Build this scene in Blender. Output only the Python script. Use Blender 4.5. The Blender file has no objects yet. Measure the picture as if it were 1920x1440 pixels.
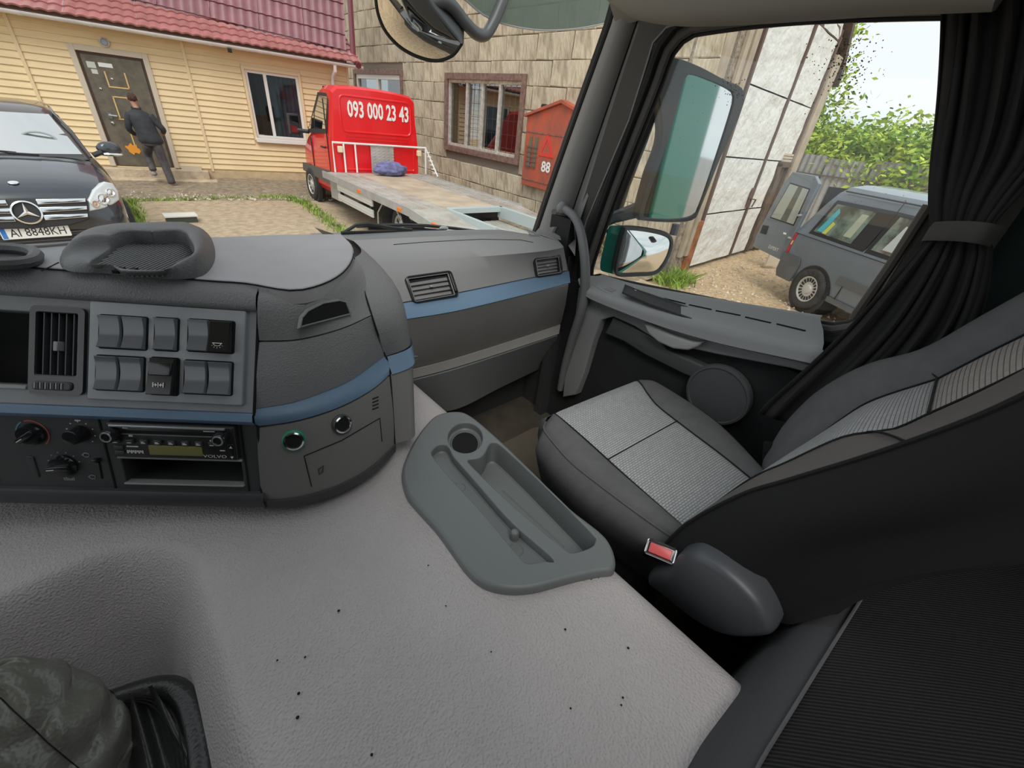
import bpy, math, random
from mathutils import Vector, Matrix, noise
from math import sin, cos, pi, radians, sqrt, atan2
random.seed(7)
SC = bpy.context.scene
COL = SC.collection
# ---------------------------------------------------------------- camera, sky, sun, exposure
F = 780.0
R3 = ((0.7424, -0.2917, 0.6031), (-0.6620, -0.4573, 0.5938), (0.1026, -0.8401, -0.5327))
CAM = Vector((0, 0, 2.2))
def _calib():
    f = F
    down = Vector((810 - 960, 1950 - 720, f)).normalized()
    up = -down
    lat = Vector((1920 - 960, 342 - 720, f))
    lat = (lat - up * lat.dot(up)).normalized()
    fwd = up.cross(lat)
    if fwd.dot(Vector((90 - 960, 119 - 720, f))) < 0: fwd = -fwd
    return lat, fwd, up
LAT, FWD, UPV = _calib()
cd = bpy.data.cameras.new('camera')
cam = bpy.data.objects.new('camera', cd)
COL.objects.link(cam)
cd.sensor_width = 36; cd.lens = 36 * F / 1920; cd.clip_start = 0.02; cd.clip_end = 500
def c2w(v): return Vector((LAT.dot(v), FWD.dot(v), UPV.dot(v)))
cx, cy, cz = c2w(Vector((1, 0, 0))), -c2w(Vector((0, 1, 0))), -c2w(Vector((0, 0, 1)))
cam.matrix_world = Matrix(((cx[0], cy[0], cz[0], CAM[0]), (cx[1], cy[1], cz[1], CAM[1]), (cx[2], cy[2], cz[2], CAM[2]), (0, 0, 0, 1)))
SC.camera = cam
SC.view_settings.view_transform = 'Standard'
SC.view_settings.look = 'None'
SC.view_settings.exposure = 0.28
SC.view_settings.gamma = 1.0
SC.view_settings.use_curve_mapping = False
W = bpy.data.worlds.new('overcast_sky'); SC.world = W; W.use_nodes = True
nt = W.node_tree; nt.nodes.clear()
tc = nt.nodes.new('ShaderNodeTexCoord'); mp = nt.nodes.new('ShaderNodeMapping'); mp.inputs['Scale'].default_value = (1, 1, 3.0)
nz = nt.nodes.new('ShaderNodeTexNoise'); nz.inputs['Scale'].default_value = 2.2; nz.inputs['Detail'].default_value = 5
rp = nt.nodes.new('ShaderNodeValToRGB')
rp.color_ramp.elements[0].position = 0.35; rp.color_ramp.elements[0].color = (0.66, 0.76, 0.82, 1)
rp.color_ramp.elements[1].position = 0.62; rp.color_ramp.elements[1].color = (0.95, 0.98, 1.0, 1)
bg = nt.nodes.new('ShaderNodeBackground'); bg.inputs['Strength'].default_value = 0.9
ow = nt.nodes.new('ShaderNodeOutputWorld')
L = nt.links.new
L(tc.outputs['Generated'], mp.inputs['Vector']); L(mp.outputs['Vector'], nz.inputs['Vector']); L(nz.outputs['Fac'], rp.inputs['Fac'])
L(rp.outputs['Color'], bg.inputs['Color']); L(bg.outputs['Background'], ow.inputs['Surface'])
sd = bpy.data.lights.new('sun', 'SUN'); sd.energy = 1.7; sd.angle = radians(35); sd.color = (1, 0.96, 0.9)
so = bpy.data.objects.new('sun', sd); COL.objects.link(so)
so.rotation_euler = Vector((0.35, 0.45, -0.8)).to_track_quat('-Z', 'Y').to_euler()

# ---------------------------------------------------------------- helpers
def ray(x, y):
    return c2w(Vector((x - 960, y - 720, F)))
def AZ(x, y, z):
    d = ray(x, y); return CAM + d * ((z - CAM.z) / d.z)
def AY(x, y, v):
    d = ray(x, y); return CAM + d * (v / d.y)
def AX(x, y, v):
    d = ray(x, y); return CAM + d * (v / d.x)
def APL(x, y, p0, n):
    d = ray(x, y); return CAM + d * ((Vector(p0) - CAM).dot(n) / d.dot(n))
class Fr:
    def __init__(s, o, u, v=None, n=None):
        s.o = Vector(o); s.u = Vector(u).normalized()
        s.v = Vector(v).normalized() if v is not None else None
        if n is not None: s.n = Vector(n).normalized()
        else: s.n = s.u.cross(s.v)
        if s.v is None: s.v = s.n.cross(s.u)
    def __call__(s, a, b, c=0): return s.o + s.u * a + s.v * b + s.n * c
    def inv(s, p):
        d = Vector(p) - s.o; return (d.dot(s.u), d.dot(s.v), d.dot(s.n))
    def px(s, x, y, c=0):
        p = APL(x, y, s.o + s.n * c, s.n); q = s.inv(p); return (q[0], q[1])
ID = Fr((0, 0, 0), (1, 0, 0), (0, 1, 0))
def cr(pts, n, closed=False):
    """smooth curve through points, n samples, by arc length"""
    P = [Vector(p) for p in pts]; m = len(P); out = []
    segs = m if closed else m - 1
    for i in range(segs):
        g = (lambda k: P[k % m]) if closed else (lambda k: P[max(0, min(m - 1, k))])
        a, b, c, d = g(i - 1), g(i), g(i + 1), g(i + 2)
        for k in range(12):
            t = k / 12
            out.append(0.5 * ((2 * b) + (c - a) * t + (2 * a - 5 * b + 4 * c - d) * t * t + (3 * b - a - 3 * c + d) * t ** 3))
    if not closed: out.append(P[-1])
    else: out.append(out[0])
    D = [0]
    for i in range(1, len(out)): D.append(D[-1] + (out[i] - out[i - 1]).length)
    T = D[-1]; res = []; j = 0
    N = n if closed else n - 1
    for k in range(n):
        s = T * k / N
        while j < len(D) - 2 and D[j + 1] < s: j += 1
        w = (s - D[j]) / max(1e-9, D[j + 1] - D[j]); res.append(out[j].lerp(out[j + 1], min(1, w)))
    return res
def rrect(x0, y0, x1, y1, r, k=5):
    """rounded rectangle, counter-clockwise 2D points; r a number or four (bl, br, tr, tl)"""
    rs = r if isinstance(r, (list, tuple)) else (r,) * 4
    o = []
    for (cx_, cy_, a0, rr) in ((x0, y0, pi, rs[0]), (x1, y0, 1.5 * pi, rs[1]), (x1, y1, 0, rs[2]), (x0, y1, .5 * pi, rs[3])):
        mx = cx_ + (rr if cx_ == x0 else -rr); my = cy_ + (rr if cy_ == y0 else -rr)
        for i in range(k + 1):
            a = a0 + .5 * pi * i / k
            o.append((mx + rr * cos(a), my + rr * sin(a)))
    return o
def circ(cx_, cy_, r, n=24, r2=None):
    return [(cx_ + r * cos(2 * pi * i / n), cy_ + (r2 or r) * sin(2 * pi * i / n)) for i in range(n)]
def area(p): return sum(p[i][0] * p[(i + 1) % len(p)][1] - p[(i + 1) % len(p)][0] * p[i][1] for i in range(len(p))) / 2
def inset(p, d):
    """offset a CCW polygon inwards by d"""
    n = len(p); o = []
    for i in range(n):
        j = i - 1
        while (Vector(p[i]) - Vector(p[j])).length < 1e-7: j -= 1
        k = (i + 1) % n
        while (Vector(p[k]) - Vector(p[i])).length < 1e-7: k = (k + 1) % n
        a = (Vector(p[i]) - Vector(p[j])).normalized(); b = (Vector(p[k]) - Vector(p[i])).normalized()
        na = Vector((-a.y, a.x)); nb = Vector((-b.y, b.x)); m = (na + nb)
        m = m / max(0.35, (1 + na.dot(nb)))
        o.append((p[i][0] + m.x * d, p[i][1] + m.y * d))
    return o
class B:
    def __init__(s, fr=None): s.v = []; s.f = []; s.fr = fr or ID
    def add(s, vs, fs):
        k = len(s.v); s.v += [s.fr(*p) for p in vs]; s.f += [tuple(i + k for i in f) for f in fs]; return s
    def box(s, x0, y0, z0, x1, y1, z1):
        vs = [(x, y, z) for z in (z0, z1) for y in (y0, y1) for x in (x0, x1)]
        return s.add(vs, [(0, 2, 3, 1), (4, 5, 7, 6), (0, 1, 5, 4), (2, 6, 7, 3), (0, 4, 6, 2), (1, 3, 7, 5)])
    def prism(s, p, h0, h1):
        n = len(p)
        if area(p) < 0: p = p[::-1]
        vs = [(a, b, h0) for a, b in p] + [(a, b, h1) for a, b in p]
        return s.add(vs, [tuple(range(n - 1, -1, -1)), tuple(range(n, 2 * n))] + [(i, (i + 1) % n, n + (i + 1) % n, n + i) for i in range(n)])
    def soft(s, p, h0, h1, r=0.003, k=3):
        """prism whose top edge (h1 side) is rounded"""
        if area(p) < 0: p = p[::-1]
        sg = 1 if h1 > h0 else -1
        rings = [[(a, b, h0) for a, b in p]]
        for i in range(k + 1):
            t = .5 * pi * i / k
            q = inset(p, r * (1 - cos(t))); rings.append([(a, b, h1 - sg * r * (1 - sin(t))) for a, b in q])
        return s.loft(rings, cap=True, flip=sg < 0)
    def loft(s, rings, closed=True, cap=False, flip=False, wrap=False):
        n = len(rings[0]); vs = [tuple(p) for r in rings for p in r]; fs = []
        m = len(rings)
        for j in range(m if wrap else m - 1):
            for i in range(n if closed else n - 1):
                a, b = j * n + i, j * n + (i + 1) % n; c, d = ((j + 1) % m) * n + (i + 1) % n, ((j + 1) % m) * n + i
                fs.append((a, b, c, d) if not flip else (d, c, b, a))
        if cap:
            f0 = tuple(range(n - 1, -1, -1)); f1 = tuple(range((m - 1) * n, m * n))
            fs += [f0, f1] if not flip else [f0[::-1], f1[::-1]]
        return s.add(vs, fs)
    def tube(s, path, r, n=8, closed=False, cap=True, flat=1.0):
        P = [Vector(p) for p in path]; m = len(P); rings = []; up = None
        for i in range(m):
            if closed: t = P[(i + 1) % m] - P[i - 1]
            else: t = P[min(m - 1, i + 1)] - P[max(0, i - 1)]
            t.normalize()
            if up is None:
                up = Vector((0, 0, 1)) if abs(t.z) < .9 else Vector((1, 0, 0))
            up = (up - t * up.dot(t)).normalized(); sd_ = t.cross(up)
            rr = r[i] if isinstance(r, (list, tuple)) else r
            rings.append([P[i] + up * (rr * flat * cos(2 * pi * k / n)) + sd_ * (rr * sin(2 * pi * k / n)) for k in range(n)])
        return s.loft(rings, cap=cap and not closed, wrap=closed, flip=True)
    def lathe(s, prof, n=24, cx_=0, cy_=0, cap=False):
        """profile of (radius, height) turned about the frame's normal axis"""
        return s.loft([[(cx_ + r * cos(2 * pi * i / n), cy_ + r * sin(2 * pi * i / n), h) for i in range(n)] for r, h in prof], cap=cap)
    def grid(s, fn, nu, nv):
        vs = [fn(i / nu, j / nv) for j in range(nv + 1) for i in range(nu + 1)]
        return s.add(vs, [(j * (nu + 1) + i, j * (nu + 1) + i + 1, (j + 1) * (nu + 1) + i + 1, (j + 1) * (nu + 1) + i) for j in range(nv) for i in range(nu)])
    def holed(s, outer, holes, h):
        """flat face with holes at height h"""
        import bmesh
        bm = bmesh.new(); es = []
        for lp in [outer] + holes:
            vs = [bm.verts.new((a, b, 0)) for a, b in lp]
            es += [bm.edges.new((vs[i], vs[(i + 1) % len(vs)])) for i in range(len(vs))]
        r = bmesh.ops.triangle_fill(bm, use_beauty=True, use_dissolve=False, edges=es)
        bm.verts.index_update(); bm.normal_update()
        fs = [[v.index for v in f.verts] if f.normal.z > 0 else [v.index for v in reversed(f.verts)] for f in bm.faces]
        vs = [(v.co.x, v.co.y, h) for v in bm.verts]; bm.free()
        return s.add(vs, fs)
    def pocket(s, p, h, depth, r=0.004, k=3, shrink=0.0, floor=True):
        """rounded lip and walls going down from height h along outline p (CCW)"""
        if area(p) < 0: p = p[::-1]
        rings = []
        for i in range(k + 1):
            t = .5 * pi * i / k
            rings.append([(a, b, h - r * (1 - cos(t))) for a, b in inset(p, r * sin(t))])
        q = inset(p, r + shrink); rings.append([(a, b, h - depth + r) for a, b in q])
        q2 = inset(p, 2 * r + shrink); rings.append([(a, b, h - depth) for a, b in q2])
        s.loft(rings, flip=False)
        if floor: s.holed(q2, [], h - depth)
        return s
def col4(c): return (c[0], c[1], c[2], 1)
MATS = {}
def mat(name, c, rough=.6, metal=0, var=0, vscale=8, c2=None, bump=0, bscale=60, btype='noise', coat=0, spec=.5, detail=4, emit=None, stretch=None, contrast=(.35, .65), rand=0):
    if name in MATS: return MATS[name]
    m = bpy.data.materials.new(name); m.use_nodes = True; MATS[name] = m
    t = m.node_tree; N = t.nodes.new; K = t.links.new; p = t.nodes['Principled BSDF']
    p.inputs['Base Color'].default_value = col4(c); p.inputs['Roughness'].default_value = rough
    p.inputs['Metallic'].default_value = metal; p.inputs['Specular IOR Level'].default_value = spec
    p.inputs['Coat Weight'].default_value = coat
    tcn = N('ShaderNodeTexCoord'); vec = tcn.outputs['Object']
    if stretch:
        mpn = N('ShaderNodeMapping'); mpn.inputs['Scale'].default_value = stretch; K(vec, mpn.inputs['Vector']); vec = mpn.outputs['Vector']
    out = None
    if var or c2:
        n1 = N('ShaderNodeTexNoise'); n1.inputs['Scale'].default_value = vscale; n1.inputs['Detail'].default_value = detail; n1.inputs['Roughness'].default_value = .6
        K(vec, n1.inputs['Vector'])
        r = N('ShaderNodeValToRGB'); r.color_ramp.elements[0].position = contrast[0]; r.color_ramp.elements[1].position = contrast[1]
        a = c2 if c2 else tuple(x * (1 - var) for x in c); b = c if c2 else tuple(min(1, x * (1 + var)) for x in c)
        r.color_ramp.elements[0].color = col4(a); r.color_ramp.elements[1].color = col4(b)
        K(n1.outputs['Fac'], r.inputs['Fac']); out = r.outputs['Color']
    if rand:
        oi = N('ShaderNodeObjectInfo'); mr = N('ShaderNodeMapRange'); mr.inputs['To Min'].default_value = 1 - rand; mr.inputs['To Max'].default_value = 1 + rand * .6
        K(oi.outputs['Random'], mr.inputs['Value'])
        vm = N('ShaderNodeVectorMath'); vm.operation = 'SCALE'
        if out: K(out, vm.inputs[0])
        else: vm.inputs[0].default_value = c
        K(mr.outputs['Result'], vm.inputs['Scale']); out = vm.outputs['Vector']
    if out: K(out, p.inputs['Base Color'])
    if bump:
        if btype == 'voronoi':
            n2 = N('ShaderNodeTexVoronoi'); n2.feature = 'SMOOTH_F1'; n2.inputs['Scale'].default_value = bscale; o2 = n2.outputs['Distance']
        else:
            n2 = N('ShaderNodeTexNoise'); n2.inputs['Scale'].default_value = bscale; n2.inputs['Detail'].default_value = 3; o2 = n2.outputs['Fac']
        K(vec, n2.inputs['Vector'])
        bn = N('ShaderNodeBump'); bn.inputs['Strength'].default_value = bump; bn.inputs['Distance'].default_value = 1.0 / bscale * .5
        K(o2, bn.inputs['Height']); K(bn.outputs['Normal'], p.inputs['Normal'])
    if emit: p.inputs['Emission Color'].default_value = col4(emit[0]); p.inputs['Emission Strength'].default_value = emit[1]
    return m
def glass(name, tint=(1, 1, 1), refl=.06, rough=0.0, cap=.9):
    """thin pane: lets light straight through, with a faint mirror reflection"""
    if name in MATS: return MATS[name]
    m = bpy.data.materials.new(name); m.use_nodes = True; MATS[name] = m
    t = m.node_tree; t.nodes.clear(); N = t.nodes.new
    tr = N('ShaderNodeBsdfTransparent'); tr.inputs['Color'].default_value = col4(tint)
    gl = N('ShaderNodeBsdfGlossy'); gl.inputs['Roughness'].default_value = rough
    fr = N('ShaderNodeFresnel'); fr.inputs['IOR'].default_value = 1.45
    ml = N('ShaderNodeMath'); ml.operation = 'MULTIPLY'; ml.inputs[1].default_value = refl / .04
    cl = N('ShaderNodeMath'); cl.operation = 'MINIMUM'; cl.inputs[1].default_value = cap
    mx = N('ShaderNodeMixShader'); o = N('ShaderNodeOutputMaterial'); K = t.links.new
    K(fr.outputs['Fac'], ml.inputs[0]); K(ml.outputs[0], cl.inputs[0]); K(cl.outputs[0], mx.inputs['Fac']); K(tr.outputs[0], mx.inputs[1]); K(gl.outputs[0], mx.inputs[2]); K(mx.outputs[0], o.inputs['Surface'])
    return m
ORI = {}
def obj(name, b, m, parent=None, ang=35, bevel=0, seg=2, subsurf=0):
    me = bpy.data.meshes.new(name)
    o_ = ORI.get(parent.name, Vector()) if parent else Vector()
    me.from_pydata([Vector(p) - o_ for p in b.v], [], b.f)
    me.materials.append(m); me.update()
    me.validate()
    if ang: me.shade_smooth(); me.set_sharp_from_angle(angle=radians(ang))
    ob = bpy.data.objects.new(name, me); COL.objects.link(ob)
    if parent: ob.parent = parent; ORI[ob.name] = o_
    if bevel:
        md = ob.modifiers.new('bevel', 'BEVEL'); md.width = bevel; md.segments = seg; md.limit_method = 'ANGLE'; md.angle_limit = radians(40); md.harden_normals = False
    if subsurf:
        md = ob.modifiers.new('sub', 'SUBSURF'); md.levels = subsurf; md.render_levels = subsurf
    return ob
def thing(name, label, cat, loc=(0, 0, 0), rotz=0, group=None, local=False, scale=1):
    o = bpy.data.objects.new(name, None); COL.objects.link(o); o.empty_display_size = .1
    o.location = loc; o.rotation_euler = (0, 0, rotz); o.scale = (scale,) * 3
    o['label'] = label; o['category'] = cat
    if group: o['group'] = group
    ORI[o.name] = Vector() if local else Vector(loc)
    return o
def tag(o, label, cat, group=None, kind=None):
    o['label'] = label; o['category'] = cat
    if group: o['group'] = group
    if kind: o['kind'] = kind
    return o
def struct(o, label=None, cat=None):
    o['kind'] = 'structure'
    if label: o['label'] = label
    if cat: o['category'] = cat
    return o
def child(me_or_ob, loc, parent, name=None):
    """a copy of a part sharing its mesh"""
    c = me_or_ob.copy(); COL.objects.link(c); c.location = loc; c.parent = parent
    if name: c.name = name
    return c
FONT = None
def text(body, m, parent, fr, a, b, size, c=0.0005, name='lettering', sx=1.0, ext=0.0, align='CENTER', shear=0, bold=0):
    cu = bpy.data.curves.new(name, 'FONT'); cu.body = body; cu.size = size; cu.align_x = align; cu.align_y = 'CENTER'; cu.extrude = ext; cu.shear = shear; cu.offset = bold
    cu.materials.append(m); cu.resolution_u = 2
    o = bpy.data.objects.new(name, cu); COL.objects.link(o)
    o_ = ORI.get(parent.name, Vector()) if parent else Vector()
    p = fr(a, b, c) - o_
    u, v, n = fr.u * sx, fr.v, fr.n
    me = bpy.data.meshes.new_from_object(o); nm = o.name; bpy.data.objects.remove(o); bpy.data.curves.remove(cu)
    me.materials.clear(); me.materials.append(m)
    o = bpy.data.objects.new(name, me); COL.objects.link(o); o.parent = parent
    o.matrix_local = Matrix(((u[0], v[0], n[0], p[0]), (u[1], v[1], n[1], p[1]), (u[2], v[2], n[2], p[2]), (0, 0, 0, 1)))
    return o
# ================================================================ THE YARD
M_gravel = mat('gravel', (.62, .45, .28), .95, c2=(.34, .23, .13), vscale=14, bump=.9, bscale=30, contrast=(.3, .6), detail=8)
M_slab = mat('old_concrete', (.58, .46, .32), .9, c2=(.38, .29, .19), vscale=7, bump=.8, bscale=38, detail=12)
M_soil = mat('soil', (.36, .29, .21), 1, c2=(.20, .16, .11), vscale=9, bump=1, bscale=24, detail=8)
M_siding = mat('vinyl_siding', (.83, .64, .37), .55, var=.07, vscale=1.2, stretch=(1, 1, 6))
M_batten = mat('siding_batten', (.80, .62, .38), .5)
M_wframe = mat('white_plastic', (.80, .78, .74), .4)
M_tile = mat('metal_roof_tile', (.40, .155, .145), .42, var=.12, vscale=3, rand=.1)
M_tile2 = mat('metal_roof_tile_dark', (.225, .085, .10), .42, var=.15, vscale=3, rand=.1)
M_gutter = mat('white_gutter', (.78, .76, .74), .35, var=.06, vscale=3)
M_steeldoor = mat('brown_steel_door', (.17, .145, .105), .5, c2=(.11, .095, .07), vscale=6, bump=.2, bscale=40)
M_trimwood = mat('pale_trim', (.62, .53, .42), .6)
M_block = mat('concrete_block', (.60, .52, .385), .95, c2=(.27, .215, .15), vscale=3.4, bump=1.0, bscale=13, detail=12, stretch=(1, 1, .38), rand=.15, contrast=(.28, .56))
M_mortar = mat('mortar', (.22, .18, .14), 1, bump=.8, bscale=20)
M_brownframe = mat('rusty_brown_frame', (.16, .085, .07), .7, c2=(.26, .17, .13), vscale=12)
M_agedwhite = mat('aged_white_paint', (.62, .58, .53), .6, c2=(.42, .36, .31), vscale=14)
M_dark = mat('dark_interior', (.02, .02, .022), .9)
M_pane = mat('window_pane_dark', (.05, .06, .065), .06, spec=.9)
M_glasswin = glass('window_glass', (.55, .6, .6), .03, 0, .30)
M_curt = mat('pale_curtain', (.42, .47, .55), .8, c2=(.30, .33, .42), vscale=5)
M_redcab = mat('orange_red_paint', (.55, .105, .045), .65, c2=(.33, .10, .07), vscale=5, stretch=(1, 1, .5), bump=.3, bscale=12, detail=8)
M_redmark = mat('bright_red_paint', (.75, .05, .04), .5)
M_white = mat('white_paint', (.85, .85, .83), .5)
M_gate = mat('white_gate_sheet', (.84, .83, .80), .6, c2=(.66, .63, .59), vscale=3, bump=.5, bscale=5, contrast=(.2, .5), detail=8)
M_gateframe = mat('rusty_gate_frame', (.15, .10, .085), .8)
M_render = mat('rough_render', (.50, .42, .32), 1, c2=(.20, .155, .12), vscale=12, bump=1, bscale=22, detail=10)
M_beam = mat('smooth_beam', (.52, .44, .34), .9, c2=(.40, .33, .25), vscale=3)
M_grass = mat('grass_green', (.26, .38, .07), .8, var=.4, vscale=4)

bd = B()
bd.grid(lambda u, v: (-30 + 90 * u, -30 + 75 * v, -0.06 + .02 * noise.noise(Vector((u * 40, v * 40, 0)))), 120, 100)
ground = struct(obj('ground', bd, M_gravel), 'pale sandy gravel yard around the vehicles')
# concrete slabs, each a piece of the ground
def slab(p, m=M_slab, h=.0):
    b = B(); b.soft(p, -.14, h, .02, 2); return obj('slab', b, m, ground)
slab([(-6, 3.2), (.25, 3.4), (.35, 11.95), (-6, 12.4)])
slab([(.42, 3.3), (3.05, 3.3), (3.55, 11.9), (.42, 11.95)])
slab([(3.14, 3.3), (6.9, 3.3), (7.2, 12.3), (3.64, 11.9)])
# soil bank along the house and the block wall
WF = Fr((.53, 14.3, 0), (.985, -.172, 0), (0, 0, 1))          # the siding wall: u along, v up, n towards us
b = B()
def bank(u, v):
    uu = -9 + 15.2 * u; d = 2.35 * (1 - v)
    h = .17 * (1 - min(1, d / 2.2)) ** .7 + .05 * noise.noise(Vector((uu * 2, d * 3, 1))) * (1 if d < 2.2 else 0)
    return (uu, h - .012, d + .0)
b.fr = Fr(WF.o, WF.u, WF.v, WF.n)
b.grid(bank, 90, 16)
soil = struct(obj('ground_bank', b, M_soil), 'bank of brown soil and rubble along the house wall')
BF = Fr((7.3, 3.75, 0), (.033, 1, 0), (0, 0, 1), (-1, .033, 0))  # block wall: u = away from us, v up, n towards the yard
b = B(BF); b.grid(lambda u, v: (u * 14, .42 * (1 - v) ** 1.3 * min(1, u * 14 / 3 + .05) + .06 * noise.noise(Vector((u * 30, v * 3, 5))) - .02, v * 1.3), 80, 10)
struct(obj('ground_bank', b, M_soil), 'bank of soil and dead weeds along the block wall')
# pebbles, too many to count
b = B()
for i in range(2600):
    k = random.random()
    if k < .5:
        q = WF(random.uniform(-1.5, 5.4), 0, random.uniform(.2, 2.3)); z = .17 * (1 - min(1, (14.3 - q.y) / 2.2)) ** .7
        x, y = q.x, q.y; z = .03
    else: x, y, z = random.uniform(6.2, 12), random.uniform(-.5, 3.6), -.05
    s = random.uniform(.012, .04); a = random.random() * 6
    b.add([(x + s * cos(a), y + s * sin(a), z), (x - s * cos(a), y + s * .6, z), (x, y - s, z), (x, y, z + s * 1.1)], [(0, 1, 3), (1, 2, 3), (2, 0, 3)])
tag(obj('gravel', b, mat('stones', (.62, .53, .42), .9, rand=0, var=.3, vscale=5), ang=0), 'loose pale stones and rubble scattered over the sandy yard', 'gravel', kind='stuff')
# grass tufts
def grass(pts, n, hh, label, spread=.12):
    b = B()
    for i in range(n):
        k = random.random() * (len(pts) - 1); j = int(k); w = k - j
        x = pts[j][0] * (1 - w) + pts[j + 1][0] * w + random.gauss(0, spread); y = pts[j][1] * (1 - w) + pts[j + 1][1] * w + random.gauss(0, spread)
        z = pts[j][2] if len(pts[j]) > 2 else 0
        h = hh * random.uniform(.4, 1.2); a = random.random() * 6.3; wd = .012; lx, ly = random.gauss(0, .5) * h, random.gauss(0, .5) * h
        c, s = cos(a) * wd, sin(a) * wd
        b.add([(x - c, y - s, z), (x + c, y + s, z), (x + lx * .5 + c * .6, y + ly * .5 + s * .6, z + h * .6), (x + lx, y + ly, z + h)], [(0, 1, 2), (0, 2, 3)])
    return tag(obj('grass', b, M_grass, ang=0), label, 'grass', kind='stuff')
grass([(.38, 8.2), (.38, 9.5), (.38, 11.9)], 900, .10, 'green grass growing beside the dark car in the slab joint', .07)
grass([(.4, 11.98), (2, 11.98), (3.6, 11.92)], 500, .08, 'thin line of grass along the far edge of the slabs', .05)
grass([(2.9, 11.95), (3.5, 11.9), (3.6, 11.2), (3.45, 9.5), (3.3, 7.5)], 1300, .09, 'green weeds in the slab joint beside the red truck', .09)
grass([(7.25, 3.5, -.05), (7.75, 3.45, -.05)], 500, .25, 'tuft of bright green grass at the foot of the gate pillar', .13)

# ================================================================ SIDING HOUSE
def wp(x, y): p = APL(x, y, WF.o, WF.n); q = WF.inv(p); return q[0], q[1]
D0, D1, DZ0, DZ1 = -.03, 1.07, .35, 2.50
V0, V1, VZ0, VZ1 = 3.0, 4.19, 1.14, 2.58
b = B(WF)
for (a, c, z0, z1) in ((-9, D0, .0, 3.1), (D0, D1, DZ1, 3.1), (D0, D1, 0, DZ0), (D1, V0, 0, 3.1), (V0, V1, 0, VZ0), (V0, V1, VZ1, 3.1), (V1, 5.45, 0, 3.1)):
    b.box(a, z0, -.25, c, z1, -.002)
house = struct(obj('wall_left', b, M_batten, ang=0), 'long single storey house wall clad in yellow horizontal siding')
rows = 21; ph = .1245
cache = {}
for i in range(rows):
    z0 = .36 + i * ph; z1 = z0 + ph
    for (a, c) in ((-9, -.91), (-.86, 1.83), (1.88, 5.40)):
        segs = [(a, c)]
        for (h0, h1, hz0, hz1) in ((D0 - .1, D1 + .1, DZ0, DZ1 + .1), (V0 - .07, V1 + .07, VZ0 - .12, VZ1 + .07)):
            if z1 > hz0 + .03 and z0 < hz1 - .03:
                ns = []
                for (s, e) in segs:
                    if h1 <= s or h0 >= e: ns.append((s, e)); continue
                    if s < h0: ns.append((s, h0))
                    if e > h1: ns.append((h1, e))
                segs = ns
        for (s, e) in segs:
            if e < -4: continue
            s = max(s, -6)
            key = (round(s, 3), round(e, 3))
            if key not in cache:
                b = B(WF)
                sec = [(0, .0), (.0, .026), (.012, .028), (.03, .02), (ph - .004, .006), (ph - .004, 0)]
                b.loft([[(x_, v_, n_) for v_, n_ in sec] for x_ in (s, e)], cap=True)
                o = obj('siding_plank', b, M_siding, house, ang=30); cache[key] = o; o.location.z = z0
            else: child(cache[key], (0, 0, z0), house)
for u in (-.885, 1.855, 5.43):
    b = B(WF); b.box(u - .03, .3, 0, u + .03, 2.98, .042); obj('batten', b, M_batten, house, bevel=.006)
b = B(WF); b.box(-9, 0, 0, 5.46, .33, .03); obj('plinth', b, mat('plinth_render', (.66, .50, .30), .9, c2=(.50, .38, .24), vscale=5, bump=.4, bscale=30), house)
b = B(WF); b.box(1.2, .08, .03, 1.62, .42, .07); obj('service_hatch', b, M_trimwood, house, bevel=.008)
b = B(WF); b.box(-6, 2.93, 0, 5.46, 3.0, .3); obj('soffit', b, M_agedwhite, house)
# oval lamp above the door
lp = thing('bulkhead_lamp', 'small oval grey wall lamp above the brown door', 'lamp', WF(.5, 2.66, .03))
b = B(Fr(WF(.5, 2.70, .03), WF.u, WF.v, WF.n)); b.lathe([(.085, 0), (.085, .03), (.06, .04), (.055, .03)], 20); obj('lamp_rim', b, M_agedwhite, lp)
b = B(Fr(WF(.5, 2.70, .03), WF.u, WF.v, WF.n)); b.lathe([(.055, .03), (.05, .055), (.02, .07), (.001, .072)], 20); obj('lamp_glass', b, M_curt, lp)
# steps
st = thing('doorstep', 'pale broken concrete steps below the brown door', 'steps', WF(.5, 0, .4))
b = B(WF); b.box(-.35, -.1, .03, 1.75, .33, .28); obj('upper_step', b, mat('step_concrete', (.64, .52, .37), .95, c2=(.45, .36, .26), vscale=6, bump=.5, bscale=25), st, bevel=.015)
b = B(WF); b.box(-.5, -.1, .28, 1.9, .16, .62); obj('lower_step', b, MATS['step_concrete'], st, bevel=.02)
# the brown steel door
b = B(WF)
for (x0, z0, x1, z1) in ((D0 - .1, DZ0, D0, DZ1 + .1), (D1, DZ0, D1 + .1, DZ1 + .1), (D0, DZ1, D1, DZ1 + .1)): b.box(x0, z0, 0, x1, z1, .05)
dr = struct(obj('door_1', b, M_trimwood, bevel=.006), 'brown steel house door with pale surround')
b = B(WF); b.box(D0 + .0, DZ0, -.06, D1, DZ1, -.03); obj('door_frame', b, M_gateframe, dr)
b = B(WF); b.box(D0 + .05, DZ0 + .01, -.04, D1 - .05, DZ1 - .05, .01); obj('door_leaf', b, M_steeldoor, dr, bevel=.008)
b = B(WF); b.box(.13, 1.30, .01, .20, 1.42, .02); b.tube([WF.inv(WF(.16, 1.38, .02)), (.16, 1.38, .06), (.30, 1.37, .06)], .013, 8); b.lathe([(.03, .01), (.03, .03), (.001, .035)], 14, .17, 1.22)
obj('door_handle', b, mat('chrome', (.75, .75, .75), .15, 1), dr)
for (x, z) in ((.17, 1.86), (.42, 2.06)):
    b = B(WF); b.lathe([(.02, .01), (.02, .025), (.001, .03)], 12, x, z); obj('door_stud', b, MATS['chrome'], dr)
M_gold = mat('yellow_strip', (.72, .50, .20), .5)
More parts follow.
